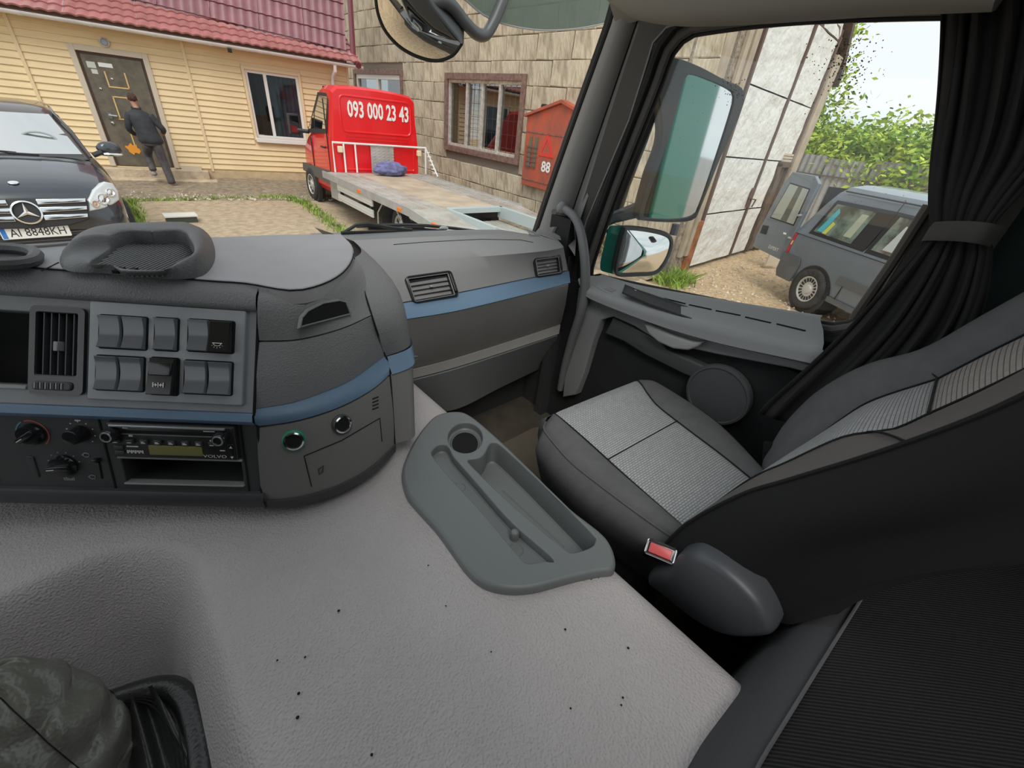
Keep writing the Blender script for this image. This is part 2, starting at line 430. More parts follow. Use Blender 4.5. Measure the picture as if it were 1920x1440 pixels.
for (x0, z0, x1, z1) in ((.32, 1.92, .345, 2.19), (.32, 1.90, .68, 1.925), (.655, 1.9, .68, 2.2), (.32, 1.72, .68, 1.745), (.32, 1.33, .345, 1.74), (.655, 1.33, .68, 1.74), (.30, 1.3, .6, 1.32), (.42, .8, .445, 1.3)):
    b = B(WF); b.box(x0, z0, .01, x1, z1, .018); obj('decor_strip', b, M_gold, dr)
b = B(WF); b.prism([(.33 + .12 * (1 + (.25 * sin(k * 5.1))) * cos(k * 2 * pi / 22) + .05, .72 + .1 * (1 + (.3 * cos(k * 4.3))) * sin(k * 2 * pi / 22)) for k in range(22)], .01, .018); obj('orange_paint_stain', b, mat('orange_paint', (.85, .34, .03), .6), dr)
b = B(WF); b.box(.08, 2.22, .01, .22, 2.33, .016); b.box(.12, 2.12, .01, .22, 2.2, .016); obj('notice', b, mat('notice_paper', (.62, .64, .58), .6), dr)
b = B(WF); b.box(.27, 2.26, .01, .50, 2.335, .016); pl = obj('name_plate', b, M_white, dr)
# house window
def window(name, fr, x0, z0, x1, z1, frame_w, mull, m_frame, depth, label, trim_m=None, trim_w=.0, curtain=None, bars=False, pane_m=None):
    b = B(fr)
    for q in ((x0, z0, x0 + frame_w, z1), (x1 - frame_w, z0, x1, z1), (x0 + frame_w, z1 - frame_w, x1 - frame_w, z1), (x0 + frame_w, z0, x1 - frame_w, z0 + frame_w)):
        b.box(q[0], q[1], -.09, q[2], q[3], -.02 + depth)
    w = struct(obj(name, b, m_frame, bevel=.004), label)
    edges = [x0 + frame_w] + [x0 + (x1 - x0) * t for t in mull] + [x1 - frame_w]
    for t in mull:
        b = B(fr); x = x0 + (x1 - x0) * t; b.box(x - frame_w * .6, z0 + frame_w, -.08, x + frame_w * .6, z1 - frame_w, -.02 + depth); obj('mullion', b, m_frame, w, bevel=.004)
    for i in range(len(edges) - 1):
        b = B(fr); b.box(edges[i], z0 + frame_w, -.055, edges[i + 1], z1 - frame_w, -.05); obj('window_pane', b, pane_m or M_glasswin, w, ang=0)
    if trim_m:
        tw = trim_w
        for q in ((x0 - tw, z0 - tw, x0, z1 + tw), (x1, z0 - tw, x1 + tw, z1 + tw), (x0, z1, x1, z1 + tw), (x0, z0 - tw, x1, z0)):
            b = B(fr); b.box(q[0], q[1], -.02, q[2], q[3], .035 + depth); obj('window_trim', b, trim_m, w, bevel=.004)
    b = B(fr); b.box(x0, z0, -1.2, x1, z1, -1.15); obj('dark_room', b, M_dark, w, ang=0)
    return w
w1 = window('window_1', WF, V0, VZ0, V1, VZ1, .06, (.36,), M_wframe, .02, 'white plastic window in the siding wall with pale curtain', M_batten, .06)
b = B(WF); b.grid(lambda u, v: (V0 + .48 + .66 * u, VZ0 + .05 + v * 1.35, -.14 + .02 * sin(u * 40)), 60, 2); obj('curtain_cloth', b, M_curt, w1)
b = B(WF); b.grid(lambda u, v: (V0 + .2 + .26 * u, VZ0 + .05 + v * 1.35, -.2 + .015 * sin(u * 30)), 30, 2); obj('curtain_cloth', b, mat('brown_curtain', (.16, .10, .08), .9), w1)
b = B(WF); b.prism([(V0 + .66, 2.1), (V0 + .82, 2.25), (V0 + .88, 2.05)], -.125, -.12); obj('curtain_print', b, mat('pink_print', (.5, .2, .2), .8), w1)
b = B(WF); b.box(V0 - .03, VZ0 - .10, 0, V1 + .05, VZ0 - .0, .10); obj('window_sill', b, M_wframe, w1, bevel=.008)
# gutter and downpipe
g = thing('gutter', 'long white rain gutter along the house eaves with downpipe', 'gutter', WF(5.5, 2.93, .4))
b = B(WF)
def gsec(u, r=.065): return [(u, 2.98 - r * sin(a), .40 + r * cos(a)) for a in [pi * k / 8 for k in range(9)]] + [(u, 2.98, .40 - r + .008), (u, 2.98 - r * .8, .40), (u, 2.98, .40 + r - .008)]
b.loft([gsec(-6), gsec(5.75)], cap=True); obj('gutter_trough', b, M_gutter, g)
for k in range(11):
    u = -4.6 + k * 1.0; b = B(WF); b.loft([gsec(u - .03, .071), gsec(u + .03, .071)], cap=True); obj('gutter_joint', b, M_gutter, g)
b = B(); b.tube([WF(5.05, 2.92, .40), WF(5.05, 2.8, .38), WF(5.02, 2.68, .16), WF(5.02, 2.5, .09), WF(5.02, .25, .09)], .042, 12); obj('downpipe', b, M_gutter, g)
b = B(WF); b.box(2.72, 2.84, .38, 2.80, 2.91, .46); b.lathe([(.035, .46), (.035, .50), (.001, .5)], 12, 2.76, 2.87)
tag(obj('security_camera', b, M_dark), 'tiny dark camera hanging under the gutter', 'camera')
# roof: low eaves slope and steep dark slope, courses of pressed metal tiles in sheets
rf = struct(obj('roof', B(WF).box(-6, 2.99, -2.4, 5.7, 3.0, .42), M_tile2, ang=0), 'red metal tile roof of the house, dark steep part above')
def tile_mesh(L_, w, pitch=.185, amp=.018):
    nu = int(w / pitch * 8)
    def fn(u, v):
        x = u * w; y = v * L_
        wv = abs(sin(pi * x / pitch))
        return (x, y, amp * wv * 1.4 + (.028 * (1 - v)) + (.0 if v > 0 else 0) )
    bb = B(); bb.grid(fn, nu, 2)
    bb.grid(lambda u, v: (u * w, 0 - .0, amp * 1.4 * abs(sin(pi * u * w / pitch)) + .028 - v * .03), nu, 1)
    return bb
def roof_plane(o, u, v, nn, L_, w, ncols, nrows, m, nm='roof_tile_sheet', skip=None):
    fr = Fr(o, u, v); first = None
    for j in range(nrows):
        for i in range(ncols):
            if skip and skip(i, j): continue
            p = fr(i * w, j * L_, 0)
            if first is None:
                bb = tile_mesh(L_ + .02, w); bb2 = B(); bb2.v = [fr(*q) - fr.o for q in bb.v]; bb2.f = bb.f
                me = obj(nm, bb2, m, rf, ang=25); me.location = p; first = me
            else:
                child(first, p, rf)
sl = radians(24)
vv = (Vector((0, 0, 1)) * sin(sl) - WF.n * cos(sl))
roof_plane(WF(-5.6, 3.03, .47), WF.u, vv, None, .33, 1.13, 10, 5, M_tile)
# steep slope: its foot runs slightly askew from the eaves
uu2 = (WF.u * 6 + WF.n * .95 - Vector((0, 0, 1)) * .40).normalized()
s2 = radians(66); v2 = (Vector((0, 0, 1)) * sin(s2) - WF.n * cos(s2)); v2 = (v2 - uu2 * v2.dot(uu2)).normalized()
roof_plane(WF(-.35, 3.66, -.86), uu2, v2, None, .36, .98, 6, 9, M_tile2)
b = B(); vg = [WF(5.62, 2.98, .5), WF(5.6, 3.12, .12)]; e0 = vg[1]; e1 = vg[1] + v2 * 3.4
b.tube([vg[0], e0, e1], .075, 6); obj('verge_flashing', b, mat('maroon_flashing', (.16, .035, .05), .4), rf)
# ================================================================ BLOCK WALL
b = B(BF)
W2 = (4.33, 1.46, 7.25, 2.92); W3 = (9.85, 1.7, 13.1, 2.98)
for (a, c, z0, z1) in ((0, W2[0], 0, 5.7), (W2[0], W2[2], 0, W2[1]), (W2[0], W2[2], W2[3], 5.7), (W2[2], W3[0], 0, 5.7), (W3[0], W3[2], 0, W3[1]), (W3[0], W3[2], W3[3], 5.7), (W3[2], 15.4, 0, 5.7)):
    b.box(a, z0, -.35, c, z1, -.015)
bw = struct(obj('wall_back', b, M_mortar, ang=0), 'tall weathered wall of large grey beige concrete blocks')
bl = 1.0; pool = {}
def blockmesh(w, seed):
    rnd = random.Random(seed); h = .415
    j = lambda: rnd.uniform(-.01, .01)
    p = [(0 + j(), 0 + j()), (w * .5, 0 + j()), (w - .02 + j(), 0 + j()), (w - .02 + j(), h * .5), (w - .02 + j(), h + j()), (w * .5, h + j()), (0 + j(), h + j()), (j(), h * .5)]
    fr = Fr((0, 0, 0), BF.u, BF.v, BF.n); bb = B(fr); d = rnd.uniform(.0, .018)
    bb.soft(p, -.03, .004 + d, .012, 1); return bb
for r in range(13):
    z0 = .26 + .43 * r - .43 + .015
    x = 0.0 - (bl * .5 if r % 2 else 0) + .02
    k = 0
    while x < 15.2:
        a, c = max(0.01, x), min(15.3, x + bl); k += 1
        parts = [(a, c)]
        for w in (W2, W3):
            if min(z0 + .415, w[3] + .12) - max(z0, w[1] - .12) > .2:
                ns = []
                for (s, e) in parts:
                    if w[2] + .1 <= s or w[0] - .1 >= e: ns.append((s, e)); continue
                    if s < w[0] - .16: ns.append((s, w[0] - .1))
                    if e > w[2] + .16: ns.append((w[2] + .1, e))
                parts = ns
        for (s, e) in parts:
            if e - s < .08: continue
            w = round(e - s, 2); sd_ = (w, random.randrange(3)) if w == 1.0 else (w, 0)
            if sd_ not in pool: o = obj('concrete_block', blockmesh(w, hash(sd_) % 997), M_block, bw, ang=40); pool[sd_] = o; o.location = BF(s, z0, 0)
            else: child(pool[sd_], BF(s, z0, 0), bw)
        x += bl
w2 = window('window_2', BF, *W2[:2], *W2[2:], .06, (.27, .50, .72), M_agedwhite, .03, 'wide four pane barred window in brown frame in the block wall', M_brownframe, .13)
for k in range(5):
    z = W2[1] + .15 + k * .28; b = B(BF); b.box(W2[0] + .06, z, -.115, W2[2] - .06, z + .014, -.10); obj('window_bar', b, M_agedwhite, w2)
for k in range(14):
    x = W2[0] + .14 + k * .2; b = B(BF); b.box(x, W2[1] + .05, -.125, x + .012, W2[3] - .05, -.115); obj('window_bar', b, M_agedwhite, w2)
b = B(BF); b.grid(lambda u, v: (W2[0] + 2.3 + .6 * u, W2[1] + .05 + v * 1.35, -.3 + .03 * sin(u * 30)), 30, 2); obj('curtain_cloth', b, mat('grey_curtain', (.35, .36, .33), .9), w2)
w3 = window('window_3', BF, *W3[:2], *W3[2:], .12, (.5,), M_wframe, .03, 'white window in brown frame partly hidden by the red truck roof', M_brownframe, .13)
# red sheet-metal cabinet on the block wall
rc = thing('wall_cabinet', 'orange red rusty sheet metal cabinet with pitched top on the block wall', 'cabinet', BF(3.2, 1.0, .05))
P = [(3.93, .98), (3.95, 2.30), (2.95, 2.58), (1.95, 2.30), (1.95, .98)]
b = B(BF); b.prism(P, .0, .13); obj('cabinet_box', b, M_redcab, rc, bevel=.01)
b = B(BF); b.prism([(3.99, 2.29), (3.99, 2.34), (2.95, 2.64), (1.9, 2.34), (1.9, 2.29), (2.95, 2.58)], .0, .19); obj('cabinet_roof', b, M_redcab, rc, bevel=.005)
b = B(BF); b.box(1.95, 2.02, .13, 3.93, 2.04, .14); b.box(1.95, 1.1, .13, 3.93, 1.12, .14); obj('cabinet_seam', b, M_brownframe, rc)
for x in (3.58, 3.76):
    b = B(BF); b.box(x - .06, 1.35, .13, x + .02, 1.95, .15); obj('louvre_strip', b, mat('olive_strip', (.16, .14, .09), .8), rc)
for k in range(5):
    b = B(BF); b.box(3.5, 1.38 + k * .09, .15, 3.86, 1.41 + k * .09, .16); obj('louvre_slat', b, M_gateframe, rc)
T_ = [(3.45, 1.62), (3.24, 2.06), (3.0, 1.62)]; T2 = [(3.36, 1.68), (3.24, 1.94), (3.09, 1.68)]
b = B(BF)
for i in range(3):
    j = (i + 1) % 3; b.prism([T_[i], T_[j], T2[j], T2[i]], .131, .14)
obj('warning_triangle', b, M_redmark, rc)
LFr = Fr(BF.o, -BF.u, BF.v, BF.n)
text('88', M_white, rc, Fr(BF(0, 0, .14), -BF.u, BF.v), -3.18, 1.42, .28, name='painted_figures', bold=.008)
b = B(BF); b.lathe([(.05, .0), (.05, .12), (.001, .13)], 12, 3.52, 2.5); tag(obj('wall_lamp', b, M_dark), 'small dark round fitting above the red cabinet', 'lamp')
# weeds on the bank
grass([(7.2, 4.6, .15), (7.25, 5.6, .15), (7.3, 7.5, .2)], 900, .35, 'dry brown weeds at the foot of the block wall', .12).data.materials[0] = mat('dry_weeds', (.36, .26, .15), .95, var=.3, vscale=6)
# ================================================================ PILLAR AND GATE
GF = Fr((7.3, 3.75, 0), (1, .04, 0), (0, 0, 1), (.04, -1, 0))
b = B(GF); b.box(.02, -.1, -.5, 1.2, 6.5, -.02); pil = struct(obj('pillar_1', b, M_render, ang=0), 'rough rendered concrete pillar between block wall and white gate')
pil.name = 'pillar_1'
for (a, c) in ((.0, .2), (.62, .76), (.86, 1.05)):
    b = B(GF); b.box(a, 0.3, -.02, c, 6.5, .05); obj('pillar_strip', b, M_beam, pil, bevel=.01)
b = B(GF); b.box(.98, 0, -.02, 1.2, .95, .06); obj('rusty_corner_guard', b, mat('rusty_orange', (.45, .17, .06), .9, c2=(.2, .08, .04), vscale=8), pil, bevel=.01)
gt = struct(obj('door_2', B(GF).box(1.2, 4.3, -.1, 5.35, 4.5, .0), M_gateframe, ang=0), 'tall white sheet metal double gate with brown frame')
b = B(GF); b.box(1.2, 0, -.16, 5.3, 6, -.12); obj('gate_backing', b, M_dark, gt, ang=0)
def zr(x): return 6.4 - (x - 3.6) * 1.25
def leaf(x0, x1, z0, z1, name='gate_panel'):
    b = B(GF)
    nx, nz_ = 8, 10
    def top(x): return min(z1, zr(x))
    b.grid(lambda u, v: (x0 + (x1 - x0) * u, z0 + (top(x0 + (x1 - x0) * u) - z0) * v, .0 + .022 * noise.noise(Vector(((x0 + (x1 - x0) * u) * 1.7, v * 3 + z0, 3)))), nx, nz_)
    obj(name, b, M_gate, gt, ang=0)
seam = [.02, 1.05, 2.04, 3.12, 4.3]
for i in range(4):
    leaf(1.24, 3.42, seam[i] + .012, seam[i + 1] - .012)
for i in range(4):
    if i < 2: leaf(3.52, 4.45, seam[i] + .012, seam[i + 1] - .012)
    else: leaf(3.52, 5.2, seam[i] + .012, seam[i + 1] - .012)
leaf(1.24, 3.42, 4.32, 5.9); leaf(3.52, 5.2, 4.32, 5.9)
for x in (1.2, 3.44, 5.22):
    b = B(GF); b.box(x, 0, -.05, x + .07, min(5.9, zr(x)), .04); obj('gate_post', b, M_gateframe, gt, bevel=.008)
b = B(GF); b.tube([(3.35, 1.28, .05), (3.62, 1.26, .08), (3.62, 1.1, .05)], .014, 6); b.box(3.3, 1.1, .02, 3.42, 1.5, .045); obj('gate_latch', b, M_gateframe, gt)
# low wicket opening with aged timber frame
b = B(GF)
b.box(4.5, 0, -.06, 4.58, 2.0, .08); b.box(5.12, 0, -.06, 5.2, 2.0, .08); b.box(4.5, 1.92, -.06, 5.2, 2.04, .08)
wk = struct(obj('door_3', b, mat('aged_timber', (.20, .145, .11), .9, c2=(.09, .065, .05), vscale=8, stretch=(4, 4, .6), bump=.5, bscale=20), bevel=.01), 'dark timber framed wicket beside the gate leaf')
b = B(GF); b.box(4.58, 0, -.04, 5.12, 1.92, .0); obj('door_leaf', b, MATS['aged_timber'], wk)
for k in range(3):
    b = B(GF); b.box(4.62, 2.04 + k * .06, .0, 5.2, 2.085 + k * .06, .05); obj('lintel_board', b, M_trimwood, wk)
b = B(GF); b.box(5.32, 0, -.3, 5.75, 4.1, .1); p2 = struct(obj('pillar_2', b, M_beam, bevel=.015), 'pale end pillar to the right of the white gate')
b = B(GF)
b.add([(3.45, 6.6 + .08, .12), (6.2, 3.62, .12), (6.2, 3.85, .12), (3.45, 6.85 + .08, .12), (3.45, 6.68, -3), (6.2, 3.62, -3), (6.2, 3.85, -3), (3.45, 6.93, -3)], [(0, 1, 2, 3), (4, 7, 6, 5), (0, 4, 5, 1), (3, 2, 6, 7), (1, 5, 6, 2)])
struct(obj('roof_edge', b, mat('weathered_roof_board', (.20, .15, .13), .9, c2=(.10, .08, .07), vscale=6, bump=.5, bscale=12), ang=0), 'weathered sloping roof edge above the gate')
# fence, shrubs and tree far behind
FO = Vector((15.2, 9.5, 0)); FD = Vector((.13, -1, 0)).normalized()
FF = Fr(FO, FD, (0, 0, 1), (-1, -.13, 0))
fn_ = thing('sheet_fence', 'grey corrugated metal fence behind the parked van', 'fence', FO)
shm = None
for k in range(14):
    if shm is None:
        b = B(FF); n_ = 24
        b.grid(lambda u, v: (u * 1.08, v * 2.35 - .05, .02 * sin(u * 2 * pi * 7)), 84, 1)
        shm = obj('fence_sheet', b, mat('galvanised_fence', (.36, .35, .34), .6, var=.12, vscale=6, rand=.08), fn_, ang=0)
    else: child(shm, FD * (1.1 * k) + Vector((0, 0, -.04 * (k % 3))), fn_)
for k in range(8):
    b = B(FF); b.box(2.2 * k - .04, 0, -.1, 2.2 * k + .04, 2.3, -.03); obj('fence_post', b, M_gateframe, fn_)
b = B(FF); b.box(0, 1.75, .03, 15.4, 1.79, .06); obj('fence_rail', b, M_gateframe, fn_)
M_leafy = mat('yellow_green_foliage', (.52, .62, .07), .7, c2=(.20, .36, .03), vscale=1.6, contrast=(.38, .6))  # yellow green leaf colour with random darker green patches
M_leafd = mat('deep_foliage', (.13, .25, .03), .7, c2=(.05, .11, .015), vscale=1.2)
def foliage(cen, rad, n, size, parent, m, seed):
    rnd = random.Random(seed); b = B()
    cl = []
    for i in range(26):
        d = Vector((rnd.gauss(0, 1), rnd.gauss(0, 1), rnd.gauss(0, 1))).normalized() * rnd.uniform(.55, 1)
        cl.append(Vector((cen[0] + d.x * rad[0], cen[1] + d.y * rad[1], cen[2] + d.z * rad[2])))
    for i in range(n):
        c = cl[rnd.randrange(len(cl))]; g_ = max(rad) * .28
        p = c + Vector((rnd.gauss(0, g_), rnd.gauss(0, g_), rnd.gauss(0, g_ * .7)))
        a = Vector((rnd.gauss(0, 1), rnd.gauss(0, 1), rnd.gauss(0, .6))).normalized(); t = a.cross(Vector((rnd.gauss(0, 1), rnd.gauss(0, 1), rnd.gauss(0, 1)))).normalized(); s = size * rnd.uniform(.6, 1.4)
        b.add([p - a * s, p + t * s * .45, p + a * s, p - t * s * .45], [(0, 1, 2, 3)])
    return obj('foliage', b, m, parent, ang=0)
def tree(name, label, cat, base, trunk_h, blobs, m, group=None, seed=1, n=2600, size=.13):
    t = thing(name, label, cat, base, group=group)
    b = B(); b.tube([base, Vector(base) + Vector((.1, .1, trunk_h * .5)), Vector(base) + Vector((0, .2, trunk_h))], [.13, .1, .07], 8)
    for i, (c, r) in enumerate(blobs): b.tube([Vector(base) + Vector((0, .1, trunk_h * .6)), Vector(c)], [.06, .02], 6)
    obj('trunk', b, mat('bark', (.14, .10, .07), .9), t)
    for i, (c, r) in enumerate(blobs): foliage(c, r, n // len(blobs), size, t, m, seed * 10 + i)
    return t
tree('leafy_tree', 'tall bright green tree beside the white gate pillar', 'tree', (17.5, 7.6, 0), 3.5, [((17.4, 6.2, 3.6), (1.2, 1.5, 1.3)), ((17.2, 6.5, 5.0), (1.0, 1.2, 1.0)), ((17.6, 6.6, 2.8), (1.2, 1.6, .8))], M_leafy, seed=3, n=12000, size=.09)
for i, (x, y, z, r) in enumerate(((17.3, 4.9, 2.5, 1.0), (17.6, 3.3, 2.6, 1.15), (17.3, 1.7, 2.5, 1.1), (17.6, .2, 2.5, 1.3), (17.2, 2.5, 2.0, .8), (17.5, -1.8, 2.6, 1.3))):
    tree('shrub', ['bright green shrub over the fence beside the tree', 'yellow green shrub crown above the middle of the fence', 'dense green shrub above the roof of the van', 'broad green shrub farthest along the fence toward the curtain', 'low green shrub spilling over the fence sheets', 'green shrub past the end of the visible fence'][i], 'shrub', (x, y, 0), 1.7, [((x, y, z), (r, r * 1.2, r * .62)), ((x - .5, y + .3, z - .5), (r * .8, r, r * .5))], M_leafy if i % 3 != 1 else M_leafy, 'shrubs behind the fence', seed=20 + i, n=6500, size=.085)
b = B(); b.grid(lambda u, v: (21 + 1.2 * sin(v * 9), 12 - 22 * u, -0.5 + 2.5 * v + .0 * u), 30, 6)
# drain box on the slab
db = thing('drain_box', 'small dark metal drain box with pale rim on the concrete slab', 'drain', (.98, 9.95, 0))
b = B(); b.box(.76, 9.86, 0, 1.22, 10.1, .1); obj('box_body', b, mat('dark_green_metal', (.06, .075, .06), .4), db, bevel=.008)
b = B(); b.box(.74, 9.84, .1, 1.24, 10.12, .13); obj('box_rim', b, M_wframe, db, bevel=.005)
# ================================================================ VEHICLES AND PERSON
M_tyre = mat('tyre_rubber', (.045, .043, .04), .85, var=.3, vscale=12, bump=.3, bscale=80)
M_rim = mat('alloy_rim', (.62, .61, .58), .4, .2)
M_red = mat('signal_red_paint', (.80, .006, .012), .3, coat=.5)
M_blk = mat('black_plastic', (.025, .025, .027), .5)
M_clad = mat('grey_cladding', (.13, .12, .11), .7)
M_alu = mat('tread_plate', (.62, .60, .56), .45, .35, c2=(.46, .42, .36), vscale=3, detail=8)
M_galv = mat('galvanised_steel', (.50, .51, .51), .45, .4, var=.1, vscale=5)
M_orange = mat('orange_marker', (.85, .22, .02), .4)
M_carglass = glass('car_glass', (.28, .32, .32), .5)
M_side = mat('side_window_dark', (.03, .035, .035), .08, spec=.8)
def wheel(parent, c, r, w, n, spokes=0, holes=0):
    """c centre, n outward axis; tyre with the rim as its part"""
    nn = Vector(n); u = Vector((0, 0, 1)).cross(nn).normalized(); fr = Fr(c, u, (0, 0, 1), nn)
    b = B(fr); b.lathe([(r * .62, -w), (r * .9, -w), (r, -w * .85), (r, -.03), (r * .985, -.015), (r * .92, 0), (r * .80, .002), (r * .64, -.012), (r * .62, -.03)], 40)
    for k in range(40):
        a = 2 * pi * k / 40
        p = [(r * cos(a), r * sin(a)), (r * cos(a + .09), r * sin(a + .09)), (r * 1.02 * cos(a + .085), r * 1.02 * sin(a + .085)), (r * 1.02 * cos(a + .005), r * 1.02 * sin(a + .005))]
        b.prism(p, -w * .85, -.03)
    t = obj('tyre', b, M_tyre, parent)
    b = B(fr); R = r * .63
    b.lathe([(R, -.08), (R, -.005), (R * .93, -.005), (R * .9, -.03), (R * .4, -.035), (R * .3, -.01), (R * .12, -.005), (.001, -.003)], 36)
    rm = obj('rim', b, M_rim, t)
    b = B(fr)
    for k in range(holes):
        a = 2 * pi * k / holes; w1_ = pi * R * .58 / holes * .5; w2_ = pi * R * .86 / holes * .6; q = [(R * .58, -w1_), (R * .86, -w2_), (R * .86, w2_), (R * .58, w1_)]
        b.prism([(x * cos(a) - y * sin(a), x * sin(a) + y * cos(a)) for x, y in q], -.034, -.022)
    if holes: obj('rim_slot', b, M_blk, t)['kind'] = 'stuff'
    return t
# ---- flatbed tow truck
tt = thing('tow_truck', 'red cab tow truck with aluminium flatbed parked along the block wall', 'truck', (4.95, 9.95, 0), -.04, local=True)
def sec(y, w, zb, zs, zt, wt):
    h = [(w * .93, zb), (w, zb + .12), (w + .01, (zb + zs) / 2), (w, zs), (wt + (w - wt) * .45, zs + (zt - zs) * .5), (wt + .02, zt - .09), (wt - .08, zt - .01), (wt * .5, zt + .025)]
    L_ = [(-x, y, z) for x, z in h]; return L_ + [(0, y, zt + .035)] + [(x, y, z) for x, z in h[::-1]]
b = B()
ST = [(0, .98, .5, 1.45, 2.38, .88), (.06, 1.0, .38, 1.45, 2.42, .9), (.5, 1.0, .36, 1.45, 2.44, .88), (.85, 1.0, .36, 1.45, 2.40, .84), (1.2, 1.0, .36, 1.42, 2.05, .82), (1.62, .99, .36, 1.36, 1.55, .85), (2.0, .97, .36, 1.15, 1.30, .82), (2.32, .90, .38, .95, 1.08, .72), (2.45, .78, .42, .8, .86, .6)]
b.loft([sec(*s) for s in ST], closed=True, cap=True)
obj('cab_body', b, M_red, tt, ang=28)
b = B(); yb = 0
b.holed([(-.86, .86), (.90, .86), (.90, 1.5), (.80, 2.32), (-.72, 2.34), (-.86, 1.5)], [rrect(-.79, 1.55, .82, 2.26, .12)], 0)
Bf = Fr((0, -.005, 0), (1, 0, 0), (0, 0, 1), (0, -1, 0))
b = B(Bf)
b.loft([[(a, c_, 0) for a, c_ in inset(rrect(-.80, 1.62, .84, 2.30, .13), d)] for d in (0,)] + [[(a, c_, h) for a, c_ in inset(rrect(-.80, 1.62, .84, 2.30, .13), d)] for d, h in ((.012, .012), (.03, .012), (.045, -.004))])
b.loft([[(a, c_, h) for a, c_ in inset(rrect(-.84, .9, .9, 1.45, .06), d)] for d, h in ((0, 0), (.012, .012), (.03, .012), (.045, -.004))])
b.box(-.7, 1.5, 0, .75, 1.515, .01); b.box(-.7, 1.56, 0, .75, 1.572, .01)
obj('pressed_panel', b, M_red, tt)
tx = text('093 000 23 43', M_white, tt, Bf, .07, 2.04, .40, .008, name='phone_number', sx=.60, ext=.002, bold=.010)
tx.data.transform(Matrix.Identity(4))
b = B(Fr((-1.0, 0, 0), (0, 1, 0), (0, 0, 1), (-1, 0, .0)))
def sidequad(P, off, nm, m, th=.012):
    """panel following the tumblehome of the cab's near side"""
    def xx(z): return -(1.012 - max(0, z - 1.45) * .125) - off
    vs = [(xx(z), y, z) for y, z in P] + [(xx(z) + th, y, z) for y, z in P]; n = len(P)
    bb = B(); bb.add(vs, [tuple(range(n)), tuple(range(2 * n - 1, n - 1, -1))] + [(i, n + i, n + (i + 1) % n, (i + 1) % n) for i in range(n)])
    return obj(nm, bb, m, tt)
sidequad([(.16, 2.28), (.30, 1.56), (1.55, 1.48), (1.30, 1.75), (.82, 2.28)], .004, 'window_surround', M_blk)
sidequad([(.24, 2.22), (.36, 1.64), (1.02, 1.60), (1.0, 1.9), (.72, 2.22)], .010, 'side_glass', M_carglass)
sidequad([(1.07, 1.60), (1.42, 1.56), (1.22, 1.78), (1.06, 1.9)], .010, 'side_glass', M_carglass)
sidequad([(.26, .85), (2.2, .78), (2.25, .60), (.0, .55), (.0, .72)], .015, 'side_cladding', M_clad, .03)
b = B()
for (y, z0, z1) in ((.27, .4, 2.28), (1.35, .8, 1.5)): b.box(-1.022, y, z0, -1.0, y + .012, z1 - .1)
obj('door_gap', b, M_blk, tt)['kind'] = 'stuff'
b = B(); b.tube([(-1.02, .42, 1.28), (-1.06, .47, 1.29), (-1.06, .58, 1.29), (-1.02, .62, 1.28)], .018, 6); obj('door_handle', b, M_blk, tt)
b = B(); b.grid(lambda u, v: (-.78 + 1.56 * u, 1.58 - .72 * v, 1.60 + .80 * v), 4, 4); obj('windscreen', b, M_side, tt)
b = B(); b.tube([(-1.0, 1.45, 1.5), (-1.2, 1.62, 1.5)], .045, 8); b.box(-1.36, 1.6, 1.42, -1.14, 1.74, 1.82); ob_ = obj('door_mirror', b, M_blk, tt, bevel=.03)
b = B(); b.box(-1.34, 1.59, 1.46, -1.16, 1.6, 1.78); obj('mirror_glass', b, M_carglass, ob_)
b = B(Fr((-.93, 1.68, .36), (0, 1, 0), (0, 0, 1), (-1, 0, 0))); b.prism(circ(0, 0, .45, 28), 0, .088); obj('wheel_arch', b, M_blk, tt)
for y, s in ((1.68, -1), (1.68, 1), (-2.95, -1), (-2.95, 1)):
    wheel(tt, (s * (1.06 if y > 0 else 1.0), y, .36), .36, .24, (s, 0, 0), holes=10)
b = B(); b.box(-.9, -.1, .3, .9, 2.2, .42); b.box(-.45, -4.6, .42, -.3, 0, .62); b.box(.3, -4.6, .42, .45, 0, .62)
for y in (-.6, -1.6, -2.6, -3.6): b.box(-1.1, y, .62, 1.0, y + .08, .80)
obj('chassis', b, M_blk, tt)
b = B(); b.box(-1.16, -.62, .36, -.7, -.02, .80); obj('underbed_box', b, M_galv, tt, bevel=.01)
# flatbed deck
BX0, BX1 = -1.26, 1.04
b = B(); b.box(BX0, -3.86, .80, BX1, -.02, .86); obj('deck', b, M_alu, tt, bevel=.004)
b = B(); b.box(-.62, -3.84, .86, .45, -.3, .866); obj('deck_centre', b, mat('worn_plywood', (.56, .47, .36), .8, c2=(.42, .33, .24), vscale=2.5, detail=8), tt)
def ramp(x0, x1, nm, y1=-5.3, z1=.72, m=M_alu):
    b = B(); b.add([(x0, -3.86, .86), (x1, -3.86, .86), (x1, y1, z1), (x0, y1, z1), (x0, -3.86, .80), (x1, -3.86, .80), (x1, y1, z1 - .06), (x0, y1, z1 - .06)], [(0, 3, 2, 1), (4, 5, 6, 7), (0, 1, 5, 4), (1, 2, 6, 5), (2, 3, 7, 6), (3, 0, 4, 7)])
    return obj(nm, b, m, tt)
ramp(BX0, -.62, 'ramp_plate'); ramp(.50, BX1, 'ramp_plate', -4.9, .75)
b = B(); b.box(-.62, -5.2, .60, .50, -3.9, .64); obj('ramp_recess', b, M_alu, tt)
b = B()
for i in range(42):
    for x0 in (BX0 + .04, .50):
        y = -.12 - i * .09
        for k in range(3):
            x = x0 + k * .17; b.add([(x, y, .861), (x + .12, y + .035, .861), (x + .12, y + .052, .861), (x, y + .017, .861), (x + .01, y + .009, .872), (x + .11, y + .044, .872)], [(0, 1, 5, 4), (1, 2, 5), (2, 3, 4, 5), (3, 0, 4)])
